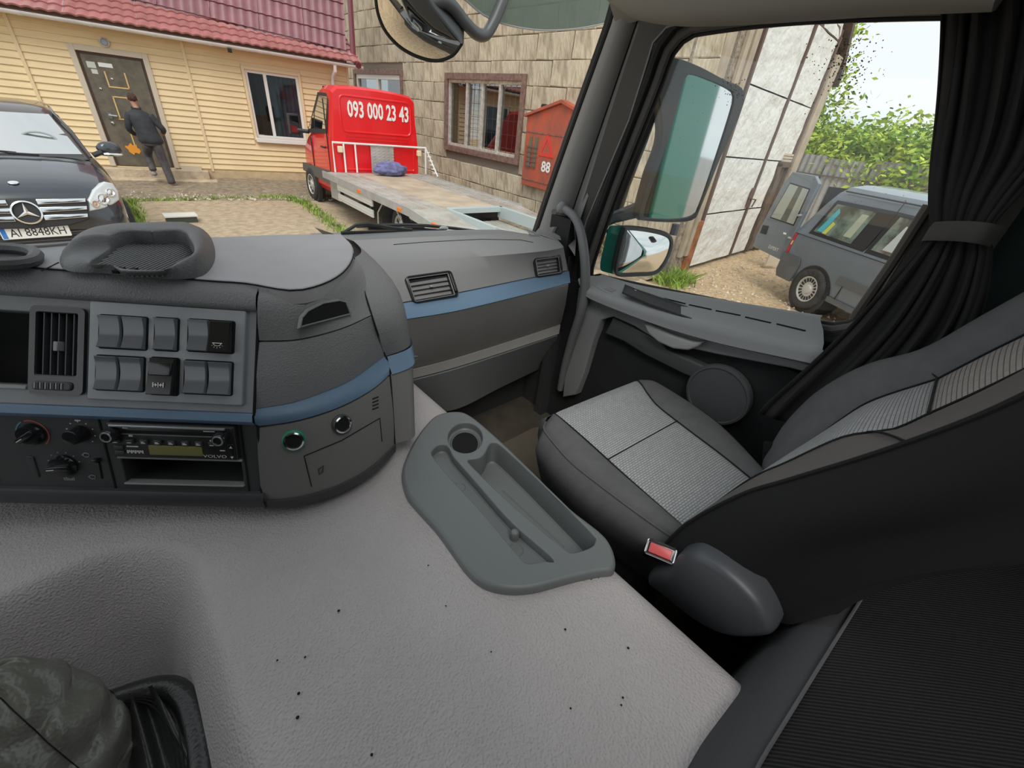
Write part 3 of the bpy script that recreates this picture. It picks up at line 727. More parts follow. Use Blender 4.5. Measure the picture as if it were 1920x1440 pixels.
for i in range(24):
    for x0 in (BX0 + .05, -.55, .0, .54):
        y = -3.95 - i * .052; z = .861 - (-3.86 - y) * .097 if abs(x0) > .56 or x0 == .54 else .641
        for k in range(4 if x0 in (-.55, .0) else 4):
            x = x0 + k * .125; b.add([(x, y, z), (x + .08, y + .02, z), (x + .08, y + .032, z), (x, y + .012, z), (x + .04, y + .016, z + .01)], [(0, 1, 4), (1, 2, 4), (2, 3, 4), (3, 0, 4)])
tr_ = obj('tread_pattern', b, M_alu, tt, ang=0); tr_['kind'] = 'stuff'
b = B(); b.box(-.62, -3.98, .80, .50, -3.86, .885); b.box(.44, -5.1, .70, .52, -3.9, .885); b.box(-.64, -5.2, .66, -.58, -3.9, .875); b.box(-.1, -5.2, .64, -.06, -3.95, .70)
obj('ramp_frame', b, mat('pale_blue_steel', (.46, .52, .52), .5), tt, bevel=.006)
b = B(); b.box(BX0 - .03, -3.86, .76, BX0, 0, .885); b.box(BX1, -3.86, .76, BX1 + .03, 0, .885)
b.add([(BX0 - .03, -3.86, .885), (BX0, -3.86, .885), (BX0, -5.3, .745), (BX0 - .03, -5.3, .745), (BX0 - .03, -3.86, .74), (BX0, -3.86, .74), (BX0, -5.3, .64), (BX0 - .03, -5.3, .64)], [(0, 3, 2, 1), (4, 5, 6, 7), (0, 4, 7, 3), (1, 2, 6, 5), (2, 3, 7, 6)])
obj('side_rail', b, M_galv, tt)
for k, z in enumerate((.44, .63)):
    b = B(); b.box(-1.27, -2.42, z, -1.24, -.75, z + .13); b.box(-1.275, -2.42, z + .05, -1.27, -.75, z + .062); obj('side_guard', b, mat('bright_aluminium', (.72, .72, .70), .4, .3), tt, bevel=.004)
b = B()
for y in (-.85, -2.3): b.box(-1.24, y, .40, -1.18, y + .05, .82)
obj('guard_bracket', b, M_blk, tt)
for y in (-2.0, -3.6, -4.7):
    b = B(); b.box(BX0 - .05, y, .775, BX0 - .02, y + .13, .835); obj('side_marker', b, M_orange, tt, bevel=.005)
b = B(Fr((-.98, -2.95, .36), (0, 1, 0), (0, 0, 1), (-1, 0, 0))); 
b.loft([[((.44 + d) * cos(a), (.44 + d) * sin(a), h) for a in [pi * k / 18 for k in range(19)]] for d, h in ((0, -.2), (0, .16), (.012, .16), (.012, -.2))], closed=False); obj('mudguard', b, M_blk, tt)
b = B(); b.tube([(-1.2, -3.42, .3), (-1.2, -3.42, .6), (-1.2, -3.2, .77), (-1.2, -2.75, .77), (-1.2, -2.5, .55), (-1.2, -2.48, .3)], .014, 6); obj('mudguard_stay', b, M_galv, tt)
# headboard rail
b = B(); rr_ = .02
b.tube([(-1.03, -.06, .87), (-1.03, -.06, 1.43), (1.16, -.06, 1.43), (1.24, -.5, .87)], rr_, 8)
b.tube([(1.16, -.06, 1.43), (1.16, -.06, .87)], rr_, 8)
for x in (-.80, -.55, ): b.tube([(x, -.06, .87), (x, -.06, 1.43)], rr_, 8)
hb = obj('headboard_rail', b, M_white, tt)
for k in range(6):
    b = B(); z = .93 + k * .08; y = -.46 + k * .066; b.box(1.15, y, z, 1.24, y + .05, z + .02); obj('rail_rung', b, M_white, hb)
b = B(); b.box(-.20, -.05, .87, .34, -.03, 1.42)
obj('tread_panel', b, M_alu, tt)
b = B()
for i in range(5):
    for j in range(9):
        x, z = -.15 + i * .11, .91 + j * .057; b.add([(x, -.051, z), (x + .06, -.051, z + .015), (x + .06, -.051, z + .028), (x, -.051, z + .012), (x + .03, -.06, z + .014)], [(0, 1, 4), (1, 2, 4), (2, 3, 4), (3, 0, 4)])
o_ = obj('tread_stud', b, M_alu, tt); o_['kind'] = 'stuff'
for x in (-.88, .98):
    b = B(); b.box(x - .05, -.1, 1.25, x + .05, -.02, 1.37); obj('work_lamp', b, mat('lamp_lens', (.85, .72, .5), .3), tt, bevel=.012)
# bundle of cloth on the deck
def lump(c, s, seed, n=28, amp=.25):
    bb = B()
    def fn(u, v):
        a = 2 * pi * u; e = pi * (v - .5); d = Vector((cos(e) * cos(a), cos(e) * sin(a), sin(e)))
        if u == 1: a = 0; d = Vector((cos(e), 0, sin(e)))
        r = 1 + amp * noise.noise(d * 2.2 + Vector((seed, 0, 0))) + .1 * noise.noise(d * 6 + Vector((seed, 0, 0)))
        return (c[0] + d.x * s[0] * r, c[1] + d.y * s[1] * r, max(c[2] + d.z * s[2] * r, c[2] - s[2] * .8))
    bb.grid(fn, n, n // 2); return bb
P0 = Vector((4.95, 9.95, 0)) + Matrix.Rotation(-.04, 3, 'Z') @ Vector((.08, -.4, .87))
cb = lump((P0.x, P0.y, P0.z + .12), (.38, .22, .15), 3, 36, .3)
tag(obj('cloth_bundle', cb, mat('violet_blue_cloth', (.17, .17, .34), .9, var=.3, vscale=8)), 'crumpled violet blue cloth bundle lying at the front of the flatbed', 'cloth')

# ---- dark people carrier facing us
M_navy = mat('dark_blue_paint', (.030, .036, .048), .22, coat=.8, spec=.6)
M_chrome = mat('bright_chrome', (.85, .85, .85), .12, 1)
CS = 1.06
mc = thing('parked_car', 'dark blue compact car with chrome grille parked facing the cab', 'car', (-.68, 7.46, .03), .06, local=True, scale=CS)
def csec(y, w, zb, zw, zt, wt):
    h = [(w * .86, zb), (w * .97, zb + .08), (w, zb + .22), (w + .005, (zw + zb) / 2 + .08), (w - .01, zw - .06), (w - .05, zw), (wt, zt - .03), (wt * .75, zt), (wt * .4, zt + .018)]
    return [(-x, y, z) for x, z in h] + [(0, y, zt + .025)] + [(x, y, z) for x, z in h[::-1]]
CSs = [(0.0, .62, .24, .52, .62, .5), (.03, .72, .20, .62, .76, .58), (.12, .81, .18, .72, .86, .68), (.3, .86, .17, .82, .95, .72), (.6, .88, .17, .92, 1.02, .74), (.95, .888, .18, .98, 1.09, .76), (1.5, .888, .2, 1.0, 1.1, .78), (3.0, .888, .2, 1.02, 1.12, .78), (4.0, .85, .22, 1.0, 1.1, .7), (4.25, .74, .3, .9, 1.0, .6)]
b = B(); b.loft([csec(*s) for s in CSs], cap=True); obj('car_body', b, M_navy, mc, ang=30, subsurf=1)
def cring(z, y0, y1, w0, w1, bow=.12):
    pts = []
    for k in range(9): t = -1 + k / 4; pts.append((w0 * t, y0 + bow * t * t, z))
    for k in range(1, 8): pts.append((w0 + (w1 - w0) * k / 8 + .02 * sin(pi * k / 8), y0 + bow + (y1 - y0 - bow) * k / 8, z))
    for k in range(9): t = 1 - k / 4; pts.append((w1 * t, y1 - .05 * t * t, z))
    for k in range(1, 8): pts.append((-(w1 + (w0 - w1) * k / 8 + .02 * sin(pi * k / 8)), y1 + (y0 + bow - y1) * k / 8, z))
    return pts
b = B(); b.loft([cring(1.06, .92, 4.05, .76, .74), cring(1.3, 1.35, 3.95, .72, .70), cring(1.50, 1.78, 3.75, .62, .62), cring(1.555, 1.92, 3.6, .55, .56), cring(1.58, 2.3, 3.2, .35, .35)], cap=True)
obj('cabin', b, mat('brown_black_roof', (.05, .035, .03), .25, coat=.6), mc, ang=40)
def wsp(u, v, o=.008):
    z = 1.10 + .385 * v; y = .985 + .72 * v; w = .70 - .135 * v; t = -1 + 2 * u
    return (w * t, y + .115 * t * t - o * 1.5, z + o)
b = B(); b.grid(lambda u, v: wsp(u, v), 12, 5); obj('windscreen', b, glass('windscreen_reflective', (.30, .36, .36), .9, .02), mc)
b = B(); b.grid(lambda u, v: wsp(u, v, -.004), 12, 5); b.grid(lambda u, v: wsp(u, v, -.008), 12, 5); obj('windscreen_backing', b, mat('teal_grey_sky_tint', (.22, .28, .28), .6), mc)  # diffuse sheet behind the glass; sky reflection is put into its colour
b = B(); b.tube([(.36 + .17 * cos(a), 1.31 + .04 * sin(a), 1.22 + .10 * sin(a)) for a in [pi * k / 12 for k in range(13)]], .012, 6); obj('steering_wheel', b, mat('pale_rim', (.35, .38, .38), .5), mc)
for s in (1,):
    b = B(); b.add([(s * .775, 1.22, 1.12), (s * .785, 2.2, 1.14), (s * .68, 2.3, 1.45), (s * .655, 1.80, 1.45)], [(0, 1, 2, 3)]); b.add([(s * .785, 2.27, 1.14), (s * .775, 3.2, 1.16), (s * .67, 3.1, 1.45), (s * .68, 2.37, 1.45)], [(0, 1, 2, 3)]); obj('side_glass', b, M_side, mc)
    b = B(); b.tube([(s * .765, 1.02, 1.09), (s * .70, 1.45, 1.34), (s * .62, 1.86, 1.50), (s * .62, 2.4, 1.56), (s * .6, 3.6, 1.54)], .014, 6); obj('roof_rail', b, M_navy, mc)
    b = B(); b.tube([(s * .8, 1.14, 1.1), (s * .9, 1.15, 1.14)], .03, 8); m_ = obj('door_mirror', b, M_blk, mc)
    b = lump((s * .99, 1.2, 1.17), (.13, .07, .09), 1, 20, .02); obj('mirror_shell', b, M_navy, m_)
    b = lump((s * .99, 1.185, 1.115), (.125, .065, .028), 1, 20, .02); obj('mirror_chrome_lip', b, M_chrome, m_)
    b = B(); b.box(.885, 1.3, .5, .90, 3.6, .56); obj('door_moulding', b, M_blk, mc, bevel=.006)
# black grille opening with chrome bars
Gf = Fr((0, -.21, 0), (1, 0, 0), (0, .25, 1), (0, -1, .25))
gp = [(-.47, .595), (-.30, .545), (0, .53), (.30, .545), (.47, .595), (.52, .80), (.40, .825), (0, .835), (-.40, .825), (-.52, .80)]
b = B(Gf); b.soft(gp, -.12, .0, .01); obj('grille_opening', b, M_blk, mc)
for z0, z1, w in ((.765, .815, .50), (.685, .735, .485), (.605, .655, .465)):
    for s in (-1, 1):
        b = B(Gf); b.soft([(s * .11, z0), (s * w, z0 + .012), (s * (w + .01), z1), (s * .11, z1 + .004)], 0, .018, .006); obj('grille_bar', b, M_chrome, mc)
b = B(Gf); b.loft([[(a, c_, h) for a, c_ in circ(0, .69, r, 28)] for r, h in ((.118, .0), (.118, .03), (.104, .034), (.100, .02))]); em = obj('grille_emblem', b, M_chrome, mc)
b = B(Gf); b.prism(circ(0, .69, .104, 28), .0, .01); obj('emblem_disc', b, M_blk, em)
b = B(Gf)
for k in range(3):
    a = pi / 2 + 2 * pi * k / 3; c0 = (0, .69)
    t_ = (.1 * cos(a), .69 + .1 * sin(a)); l_ = (.02 * cos(a + pi / 3), .69 + .02 * sin(a + pi / 3)); r_ = (.02 * cos(a - pi / 3), .69 + .02 * sin(a - pi / 3))
    b.add([(c0[0], c0[1], .034), (*r_, .02), (*t_, .024), (*l_, .02)], [(0, 1, 2), (0, 2, 3)])
obj('emblem_star', b, M_chrome, em, ang=0)
b = B(Fr((0, .20, .925), (1, 0, 0), (0, .92, .39))); b.soft(circ(0, 0, .042, 20, .03), 0, .008, .003); obj('bonnet_badge', b, M_chrome, mc)
b = B(); b.grid(lambda u, v: (-.70 + 1.4 * u, .86 + .10 * v + .06 * (2 * u - 1) ** 2, 1.105 + .02 * v), 12, 2); obj('scuttle', b, M_blk, mc)
b = B(); b.tube([(-.62, .93, 1.14), (-.1, .95, 1.15), (.12, .95, 1.13)], .012, 6); b.tube([(.05, .93, 1.13), (.3, .90, 1.12)], .01, 6); obj('wiper', b, M_blk, mc)
# headlight with lenses
for s in (1, -1):
    Hf = Fr((s * .655, .13, .78), (s * .86, .46 , 0) if s > 0 else (.86, -.46, 0), (0, .35, 1))
    hp = [(-.19, -.14), (.02, -.13), (.17, -.06), (.20, .04), (.17, .13), (.09, .155), (-.05, .08), (-.15, -.02)]
    sg = 1 if s > 0 else -1
    hp2 = hp if s > 0 else [(-x, y) for x, y in hp][::-1]
    b = B(Hf); b.soft(hp2, -.12, .035, .02, 3); h_ = obj('headlight', b, mat('headlight_lens', (.62, .66, .68), .12, coat=1), mc)
    for (x, y, r) in ((-.01, -.03, .065), (.095, .03, .05), (-.11, -.075, .04)):
        b = B(Hf); b.lathe([(r, .034), (r, .045), (r * .85, .05), (r * .6, .038), (r * .3, .042), (.001, .05)], 20, x * sg, y); obj('lamp_ring', b, M_chrome if r > .045 else mat('orange_glow_lens', (.55, .42, .35), .2), h_)
b = B(Fr((.66, .02, .36), (.93, .36, 0), (0, 0, 1))); b.lathe([(.05, .02), (.05, .05), (.04, .055), (.03, .04), (.001, .05)], 20); obj('fog_lamp', b, M_chrome, mc)
b = B(Fr((0, -.005, 0), (1, 0, 0), (0, 0, 1), (0, -1, 0))); b.soft([(-.55, .22), (.5, .22), (.56, .3), (.50, .40), (-.55, .40)], -.1, .012, .01); obj('lower_intake', b, M_blk, mc)
b = B(Fr((0, -.012, 0), (1, 0, 0), (0, 0, 1), (0, -1, 0)))
for k in range(5): b.box(-.53, .245 + k * .03, .0, .5, .252 + k * .03, .012)
obj('intake_slats', b, M_clad, mc)
b = B(); b.tube([(-.78, .13, .42), (-.6, .03, .44), (0, -.02, .44), (.6, .03, .44), (.80, .18, .43)], .02, 6); obj('bumper_moulding', b, M_navy, mc)
Pf = Fr((-.0, -.035, .465), (1, 0, 0), (0, 0.05, 1), (0, -1, .05))
b = B(Pf); b.soft(rrect(-.27, -.06, .27, .06, .01, 2), 0, .01, .003); np_ = obj('number_plate', b, M_white, mc)
b = B(Pf); b.box(-.262, .0, .010, -.225, .052, .0115); obj('plate_blue_band', b, mat('flag_blue', (.03, .18, .60), .5), np_)
b = B(Pf); b.box(-.262, -.052, .010, -.225, .0, .0115); obj('plate_yellow_band', b, mat('plate_blue_low', (.05, .22, .62), .5), np_)
text('AI 8848KH', M_blk, np_, Pf, .02, 0.0, .118, .0115, name='plate_number', sx=.82)
for s in (1, -1):
    for y in (.78, 3.5): wheel(mc, (s * .93, y, .31), .31, .2, (s, 0, 0), holes=10)
    b = B(Fr((s * .80, .78, .31), (0, s, 0), (0, 0, 1))); b.prism(circ(0, 0, .36, 26), 0, .092); obj('wheel_arch', b, M_blk, mc)

# ---- blue-grey van with its rear door open
M_van = mat('blue_grey_paint', (.165, .195, .225), .28, coat=.5, spec=.5)
M_vandark = mat('van_bumper_grey', (.12, .125, .13), .6)
VX = Vector((-.571, -.821, 0)); VY = Vector((.821, -.571, 0)); VO = Vector((8.27, 1.41, 0))
VF = Fr(VO, VX, (0, 0, 1), -VY)     # side plane seen by the camera: u forward, v up, n towards us
vn = thing('parked_van', 'blue grey people van with open rear door and multi-hole wheel', 'van', VO, atan2(VX.y, VX.x), local=True)
def vp(x, y, c=0): return VF.px(x, y, c)
def vrear(z): return -1.04 if z < 1.1 else -1.04 + (z - 1.1) * .55
def vsec(x, top=1.93, f=None):
    h = [(.10, .28), (.02, .36), (0, .62), (-.005, .9), (.01, 1.08), (.05, 1.16), (.12, 1.60), (.17, 1.76), (.27, 1.86), (.5, 1.91)]
    k = (top - .28) / (1.93 - .28)
    pts = h + [(.9, 1.93)] + [(1.8 - y, z) for y, z in h[::-1]]
    return [((x if f is None else f(z)), y, .28 + (z - .28) * k) for y, z in pts]
b = B(); b.loft([vsec(0, f=vrear), vsec(0, f=lambda z: vrear(z) + .12), vsec(-.3), vsec(.4), vsec(1.2), vsec(2.0, 1.9), vsec(2.6, 1.5), vsec(3.3, 1.15), vsec(3.6, .9)], closed=True); b.loft([vsec(3.6, .9), vsec(3.6, .9)], cap=True)
obj('van_body', b, M_van, vn, ang=30)
b = B(); b.grid(lambda u, v: (-.9 + u * 0, .12 + 1.56 * u, .32 + 1.5 * v), 2, 2); obj('cargo_dark', b, M_dark, vn)
def vq(P, nm, m, off=.006, parent=None):
    def yy(z):
        return (.03 * max(0, min(1, (z - 1.0) / .14)) + max(0, z - 1.14) * .165) - off
    bb = B(); n = len(P); vs = [(x, yy(z), z) for x, z in P] + [(x, yy(z) + .02, z) for x, z in P]
    bb.add(vs, [tuple(range(n)), tuple(range(2 * n - 1, n - 1, -1))] + [(i, n + i, n + (i + 1) % n, (i + 1) % n) for i in range(n)])
    return obj(nm, bb, m, parent or vn)
vq([(-.76, 1.11), (.36, 1.10), (.46, 1.68), (-.60, 1.66)], 'window_rubber', M_blk, .004)
vq([(.39, 1.10), (2.2, 1.10), (1.9, 1.66), (.48, 1.68)], 'window_rubber', M_blk, .004)
M_vglass = glass('van_side_glass', (.55, .68, .60), .45)
for P in ([(-.68, 1.16), (.10, 1.15), (.18, 1.62), (-.55, 1.61)], [(.46, 1.16), (1.15, 1.15), (1.15, 1.62), (.55, 1.63)], [(1.22, 1.16), (1.95, 1.16), (1.75, 1.60), (1.22, 1.62)]):
    w_ = vq(P, 'window_pane', mat('van_glass_green', (.20, .27, .23), .06, c2=(.07, .09, .08), vscale=2.5, spec=.9, contrast=(.4, .55)), .012)
for P, c in (([(-.62, 1.18), (-.50, 1.18), (-.40, 1.5), (-.46, 1.56)], (.10, .45, .55)), ([(-.50, 1.17), (-.42, 1.17), (-.36, 1.34), (-.42, 1.36)], (.6, .62, .12)), ([(.62, 1.2), (.98, 1.2), (1.0, 1.52), (.72, 1.54)], (.50, .55, .53)), ([(-.1, 1.22), (.04, 1.22), (.10, 1.56), (-.02, 1.56)], (.42, .46, .36))):
    vq(P, 'sunshade', mat('shade_%d' % int(c[0] * 100), c, .8), .016)
vq([(-1.03, .72), (-1.0, 1.06), (-.955, 1.06), (-.98, .72)], 'tail_light', mat('tail_red', (.5, .03, .04), .25), .02)
vq([(-.995, .86), (-.985, .93), (-.965, .93), (-.975, .86)], 'indicator', mat('lens_yellow', (.8, .62, .25), .3), .024)
vq([(-1.06, .40), (-1.06, .72), (-.64, .70), (-.60, .62), (-.62, .42), (-.65, .30), (-1.0, .30)], 'rear_bumper', M_vandark, .03)
vq([(.22, .58), (2.4, .58), (2.4, .70), (.24, .70)], 'side_moulding', M_vandark, .02)
vq([(.20, .28), (2.3, .28), (2.3, .36), (.20, .36)], 'sill', M_vandark, .012)
b = B()
for P in ([(.33, .34), (.40, 1.1), (.47, 1.82)], [(1.25, .34), (1.25, 1.82)]):
    b.tube([(x, (.03 * max(0, min(1, (z - 1.0) / .14)) + max(0, z - 1.14) * .165) - .001, z) for x, z in P], .007, 5)
b.tube([(-.56, .155, 1.80), (.3, .155, 1.80), (1.2, .155, 1.80), (2, .155, 1.78)], .012, 5)
b.tube([(-1.0, -.004, 1.06), (2.2, -.004, 1.06)], .006, 5)
obj('panel_gap', b, M_blk, vn)
b = B(Fr((-.2, 0.02, .31), (1, 0, 0), (0, 0, 1), (0, -1, 0))); b.prism(circ(0, 0, .40, 28), -.3, .030); obj('wheel_arch', b, M_blk, vn)
for x in (-.2, 2.55):
    for y, s in ((.0, -1), (1.8, 1)): wheel(vn, (x, y + s * .055, .325), .33, .21, (0, s, 0), holes=18)
vd = [(1488, 322), (1530, 330), (1537, 345), (1466, 488), (1413, 462), (1420, 440), (1470, 345)]
P = [vp(x, y, .0) for x, y in vd]
dF = Fr((0, -.02, 0), (1, 0, 0), (0, 0, 1), (0, -1, 0))
b = B(dF); b.soft(P, -.06, .0, .012); dd = obj('rear_door', b, M_van, vn)
P = [vp(x, y) for x, y in ((1484, 345), (1519, 356), (1490, 421), (1448, 407))]
b = B(dF); b.soft(inset(P if area(P) > 0 else P[::-1], -.02), 0, .008, .004); obj('door_window_rubber', b, M_blk, dd)
b = B(dF); b.soft(P, .002, .012, .004); obj('window_pane', b, mat('cream_reflection_glass', (.42, .46, .40), .1, spec=.9), dd)
P = [vp(x, y) for x, y in ((1500, 350), (1508, 353), (1477, 417), (1466, 413))]
b = B(dF); b.prism(P, .012, .014); obj('window_post', b, mat('olive_grey', (.15, .15, .13), .5), dd)
P = [vp(x, y) for x, y in ((1433, 422), (1443, 424), (1438, 440), (1427, 437))]
b = B(dF); b.soft(P, 0, .012, .004); obj('door_latch_plate', b, M_blk, dd)
c_ = vp(1452, 466); text('EXPERT', M_white, dd, dF, c_[0], c_[1], .085, .004, name='model_lettering', sx=.95)
c_ = vp(1474, 438); b = B(dF); b.box(c_[0] - .04, c_[1] - .015, 0, c_[0] + .04, c_[1] + .015, .008); obj('door_badge', b, M_chrome, dd)
b = B(); b.tube([(-1.03, .0, 1.35), (-1.06, -.03, 1.33), (-1.1, -.03, 1.32)], .018, 6); b.tube([(-1.03, .0, .95), (-1.1, -.03, .95)], .018, 6); obj('door_hinge', b, M_galv, vn)
# leaning beige board behind the van's open door
bo = B(Fr((10.9, 3.0, 0), (.9, -.42, 0), (0, 0, 1))); bo.box(-.15, .0, 0, .25, 1.75, .04); tag(obj('timber_board', bo, M_trimwood, bevel=.01), 'upright beige board standing behind the open van door', 'board')

# ---- person
def skin(name, J, E_, m, parent, root=0, sub=1, smooth=True):
    me = bpy.data.meshes.new(name); o_ = ORI.get(parent.name, Vector()) if parent else Vector()
    names = list(J); me.from_pydata([Vector(J[k][0]) - o_ for k in names], [(names.index(a), names.index(c)) for a, c in E_], [])
    me.materials.append(m)
    o = bpy.data.objects.new(name, me); COL.objects.link(o)
    if parent: o.parent = parent; ORI[o.name] = o_
    sk = o.modifiers.new('skin', 'SKIN'); sk.use_smooth_shade = True
    sb = o.modifiers.new('sub', 'SUBSURF'); sb.levels = sub; sb.render_levels = sub
    if not me.skin_vertices: bpy.context.view_layer.update()
    for i, k in enumerate(names):
        r = J[k][1]; me.skin_vertices[0].data[i].radius = r if isinstance(r, tuple) else (r, r)
    me.skin_vertices[0].data[root].use_root = True
    return o
pv = AY(322, 352, 13.1)
pz = 0.02
PO = Vector((1.25, 13.15, pz))
pr = thing('person', 'man in dark jacket and grey trousers walking up to the brown door', 'person', PO)
def q(x, y, z): return PO + Vector((x, y, z))
# pelvis leans over the raised left foot, right leg trails towards us
J = {'pel': (q(-.06, .10, 1.02), (.11, .09)), 'belly': (q(-.08, .13, 1.15), (.11, .09)), 'chest': (q(-.10, .18, 1.40), (.13, .09)), 'neckb': (q(-.12, .24, 1.55), .06), 'neck': (q(-.125, .27, 1.62), .055), 'head': (q(-.13, .30, 1.72), (.078, .09)), 'top': (q(-.13, .31, 1.80), (.07, .08)),
     'hl': (q(-.13, .11, .92), .075), 'kl': (q(-.17, .31, .65), .055), 'al': (q(-.17, .22, .33), .045), 'tl': (q(-.17, .40, .27), .035),
     'hr': (q(.02, .08, .92), .075), 'kr': (q(.06, .09, .54), .055), 'ar': (q(.08, -.03, .10), .045), 'tr': (q(.09, .14, .04), .035),
     'sl': (q(-.26, .20, 1.43), .05), 'el': (q(-.36, .19, 1.19), .04), 'wl': (q(-.27, .36, 1.06), .035), 'sr': (q(.07, .17, 1.43), .05), 'er': (q(.215, .11, 1.21), .04), 'wr': (q(.235, .30, 1.13), .033)}
E_ = [('pel', 'belly'), ('belly', 'chest'), ('chest', 'neckb'), ('neckb', 'neck'), ('neck', 'head'), ('head', 'top'), ('pel', 'hl'), ('hl', 'kl'), ('kl', 'al'), ('al', 'tl'), ('pel', 'hr'), ('hr', 'kr'), ('kr', 'ar'), ('ar', 'tr'), ('chest', 'sl'), ('sl', 'el'), ('el', 'wl'), ('chest', 'sr'), ('sr', 'er'), ('er', 'wr')]
for s, w in (('l', 'wl'), ('r', 'wr')):
    p0 = J[w][0]; J['p' + s] = (p0 + Vector((0, .07, -.03)), (.036, .016)); E_.append((w, 'p' + s))
    for i in range(4):
        f0 = p0 + Vector((-.03 + .02 * i, .12, -.04)); f1 = f0 + Vector((0, .035 + .006 * (i in (1, 2)), -.025)); 
        J['f%s%d' % (s, i)] = (f0, .009); J['g%s%d' % (s, i)] = (f1, .008); E_ += [('p' + s, 'f%s%d' % (s, i)), ('f%s%d' % (s, i), 'g%s%d' % (s, i))]
    sx_ = 1 if s == 'l' else -1
    J['t' + s + '0'] = (p0 + Vector((.045 * sx_, .07, -.03)), .011); J['t' + s + '1'] = (p0 + Vector((.055 * sx_, .10, -.045)), .009); E_ += [(w, 't' + s + '0'), ('t' + s + '0', 't' + s + '1')]
M_skin = mat('weathered_skin', (.45, .22, .15), .6)
skin('body', J, E_, M_skin, pr)
def ell(c, rx, ry, yaw=0, n=18):
    return [Vector((c.x + rx * cos(t) * cos(yaw) - ry * sin(t) * sin(yaw), c.y + rx * cos(t) * sin(yaw) + ry * sin(t) * cos(yaw), c.z)) for t in [2 * pi * k / n for k in range(n)]]
def limb(bb, P, n=12):
    """tapering closed sleeve through centre points with radii"""
    bb.tube(cr([p for p, r in P], 4 * len(P)), [P[min(len(P) - 1, int(i / 4))][1] * (1 - (i / 4) % 1) + P[min(len(P) - 1, int(i / 4) + 1)][1] * ((i / 4) % 1) for i in range(4 * len(P))], n)
b = B()
b.loft([ell(q(-.12, .245, 1.57), .060, .062), ell(q(-.12, .225, 1.545), .085, .075), ell(q(-.11, .20, 1.50), .17, .10), ell(q(-.105, .185, 1.45), .215, .125), ell(q(-.10, .17, 1.38), .215, .14), ell(q(-.09, .145, 1.25), .20, .14), ell(q(-.07, .12, 1.12), .205, .145), ell(q(-.05, .10, 1.0), .225, .155), ell(q(-.04, .09, .90), .235, .165)], cap=True, flip=True)
limb(b, [(q(-.25, .19, 1.46), .085), (q(-.31, .19, 1.36), .078), (q(-.36, .19, 1.20), .066), (q(-.33, .28, 1.12), .058), (q(-.28, .36, 1.07), .050)])
limb(b, [(q(.06, .16, 1.46), .085), (q(.13, .14, 1.36), .078), (q(.22, .10, 1.22), .066), (q(.235, .19, 1.17), .058), (q(.235, .29, 1.14), .050)])
obj('jacket', b, mat('black_jacket', (.028, .030, .036), .75, var=.3, vscale=10), pr, ang=70, subsurf=1)
b = B(); b.tube([q(-.12 + .072 * cos(t), .24 + .066 * sin(t), 1.572 + .012 * sin(t)) for t in [2 * pi * k / 16 for k in range(16)]], .02, 8, closed=True); obj('collar', b, MATS['black_jacket'], pr)
b = B()
b.loft([ell(q(-.055, .10, 1.0), .165, .12), ell(q(-.055, .095, .92), .175, .13), ell(q(-.055, .09, .86), .165, .12)], cap=True, flip=True)
limb(b, [(q(-.13, .10, .92), .11), (q(-.155, .22, .78), .10), (q(-.17, .31, .65), .082), (q(-.17, .26, .50), .078), (q(-.17, .20, .36), .072)])
limb(b, [(q(.02, .08, .92), .11), (q(.04, .09, .74), .10), (q(.06, .09, .54), .085), (q(.075, .03, .33), .080), (q(.085, -.03, .12), .078)])
obj('trousers', b, mat('grey_trousers', (.085, .075, .08), .85, var=.3, vscale=10), pr, ang=70, subsurf=1)
for nm, a, c in (('shoe', q(-.17, .17, .31), q(-.17, .40, .28)), ('shoe', q(.085, -.05, .075), q(.10, .17, .03))):
    skin(nm, {'a': (a + Vector((0, -.01, 0)), (.070, .070)), 'm': ((a + c) / 2, (.068, .058)), 'b': (c + Vector((0, .02, .005)), (.058, .042))}, [('a', 'm'), ('m', 'b')], mat('pale_trainer', (.52, .52, .49), .6, c2=(.22, .22, .22), vscale=12), pr)
b = lump(q(-.13, .275, 1.755), (.082, .088, .085), 5, 22, .12); obj('hair', b, mat('brown_hair', (.07, .035, .025), .9, var=.4, vscale=40), pr)
for s in (-1, 1):
    b = lump(q(-.13 + s * .085, .30, 1.72), (.014, .02, .034), 2, 10, .02); obj('ear', b, M_skin, pr)
b = lump(q(-.13, .40, 1.71), (.016, .03, .025), 2, 10, .02); obj('nose', b, M_skin, pr)
# ================================================================ TRUCK CAB: STRUCTURE
from mathutils.bvhtree import BVHTree
M_plas = mat('grained_grey_plastic', (.215, .215, .218), .52, bump=.6, bscale=420, btype='voronoi', spec=.45)
M_plas2 = mat('mid_grey_plastic', (.25, .25, .25), .5, bump=.25, bscale=600, spec=.4)
M_padtop = mat('dash_top_grey', (.37, .362, .372), .6, bump=.3, bscale=700, var=.06, vscale=9)
M_light = mat('light_grey_plastic', (.36, .36, .355), .5, bump=.2, bscale=600, var=.06, vscale=6)
M_fascia = mat('fascia_satin', (.25, .26, .27), .38, bump=.05, bscale=900)
M_charc = mat('charcoal_plastic', (.06, .061, .063), .45, bump=.15, bscale=700)
M_gloss = mat('gloss_black', (.02, .021, .022), .16, spec=.6)
M_gap = mat('gap_black', (.006, .006, .006), .9)
M_blue = mat('blue_trim_strip', (.13, .21, .31), .45, bump=.1, bscale=800)
M_tun = mat('taupe_vinyl', (.50, .465, .46), .62, bump=1.0, bscale=330, btype='voronoi', var=.05, vscale=5)
M_console = mat('console_plastic', (.18, .195, .195), .45, bump=.12, bscale=800)
M_fab = mat('charcoal_fabric', (.115, .115, .118), .95, bump=.3, bscale=1500, var=.08, vscale=30)
M_fabdark = mat('black_fabric', (.0085, .0085, .009), .95, bump=.3, bscale=900)
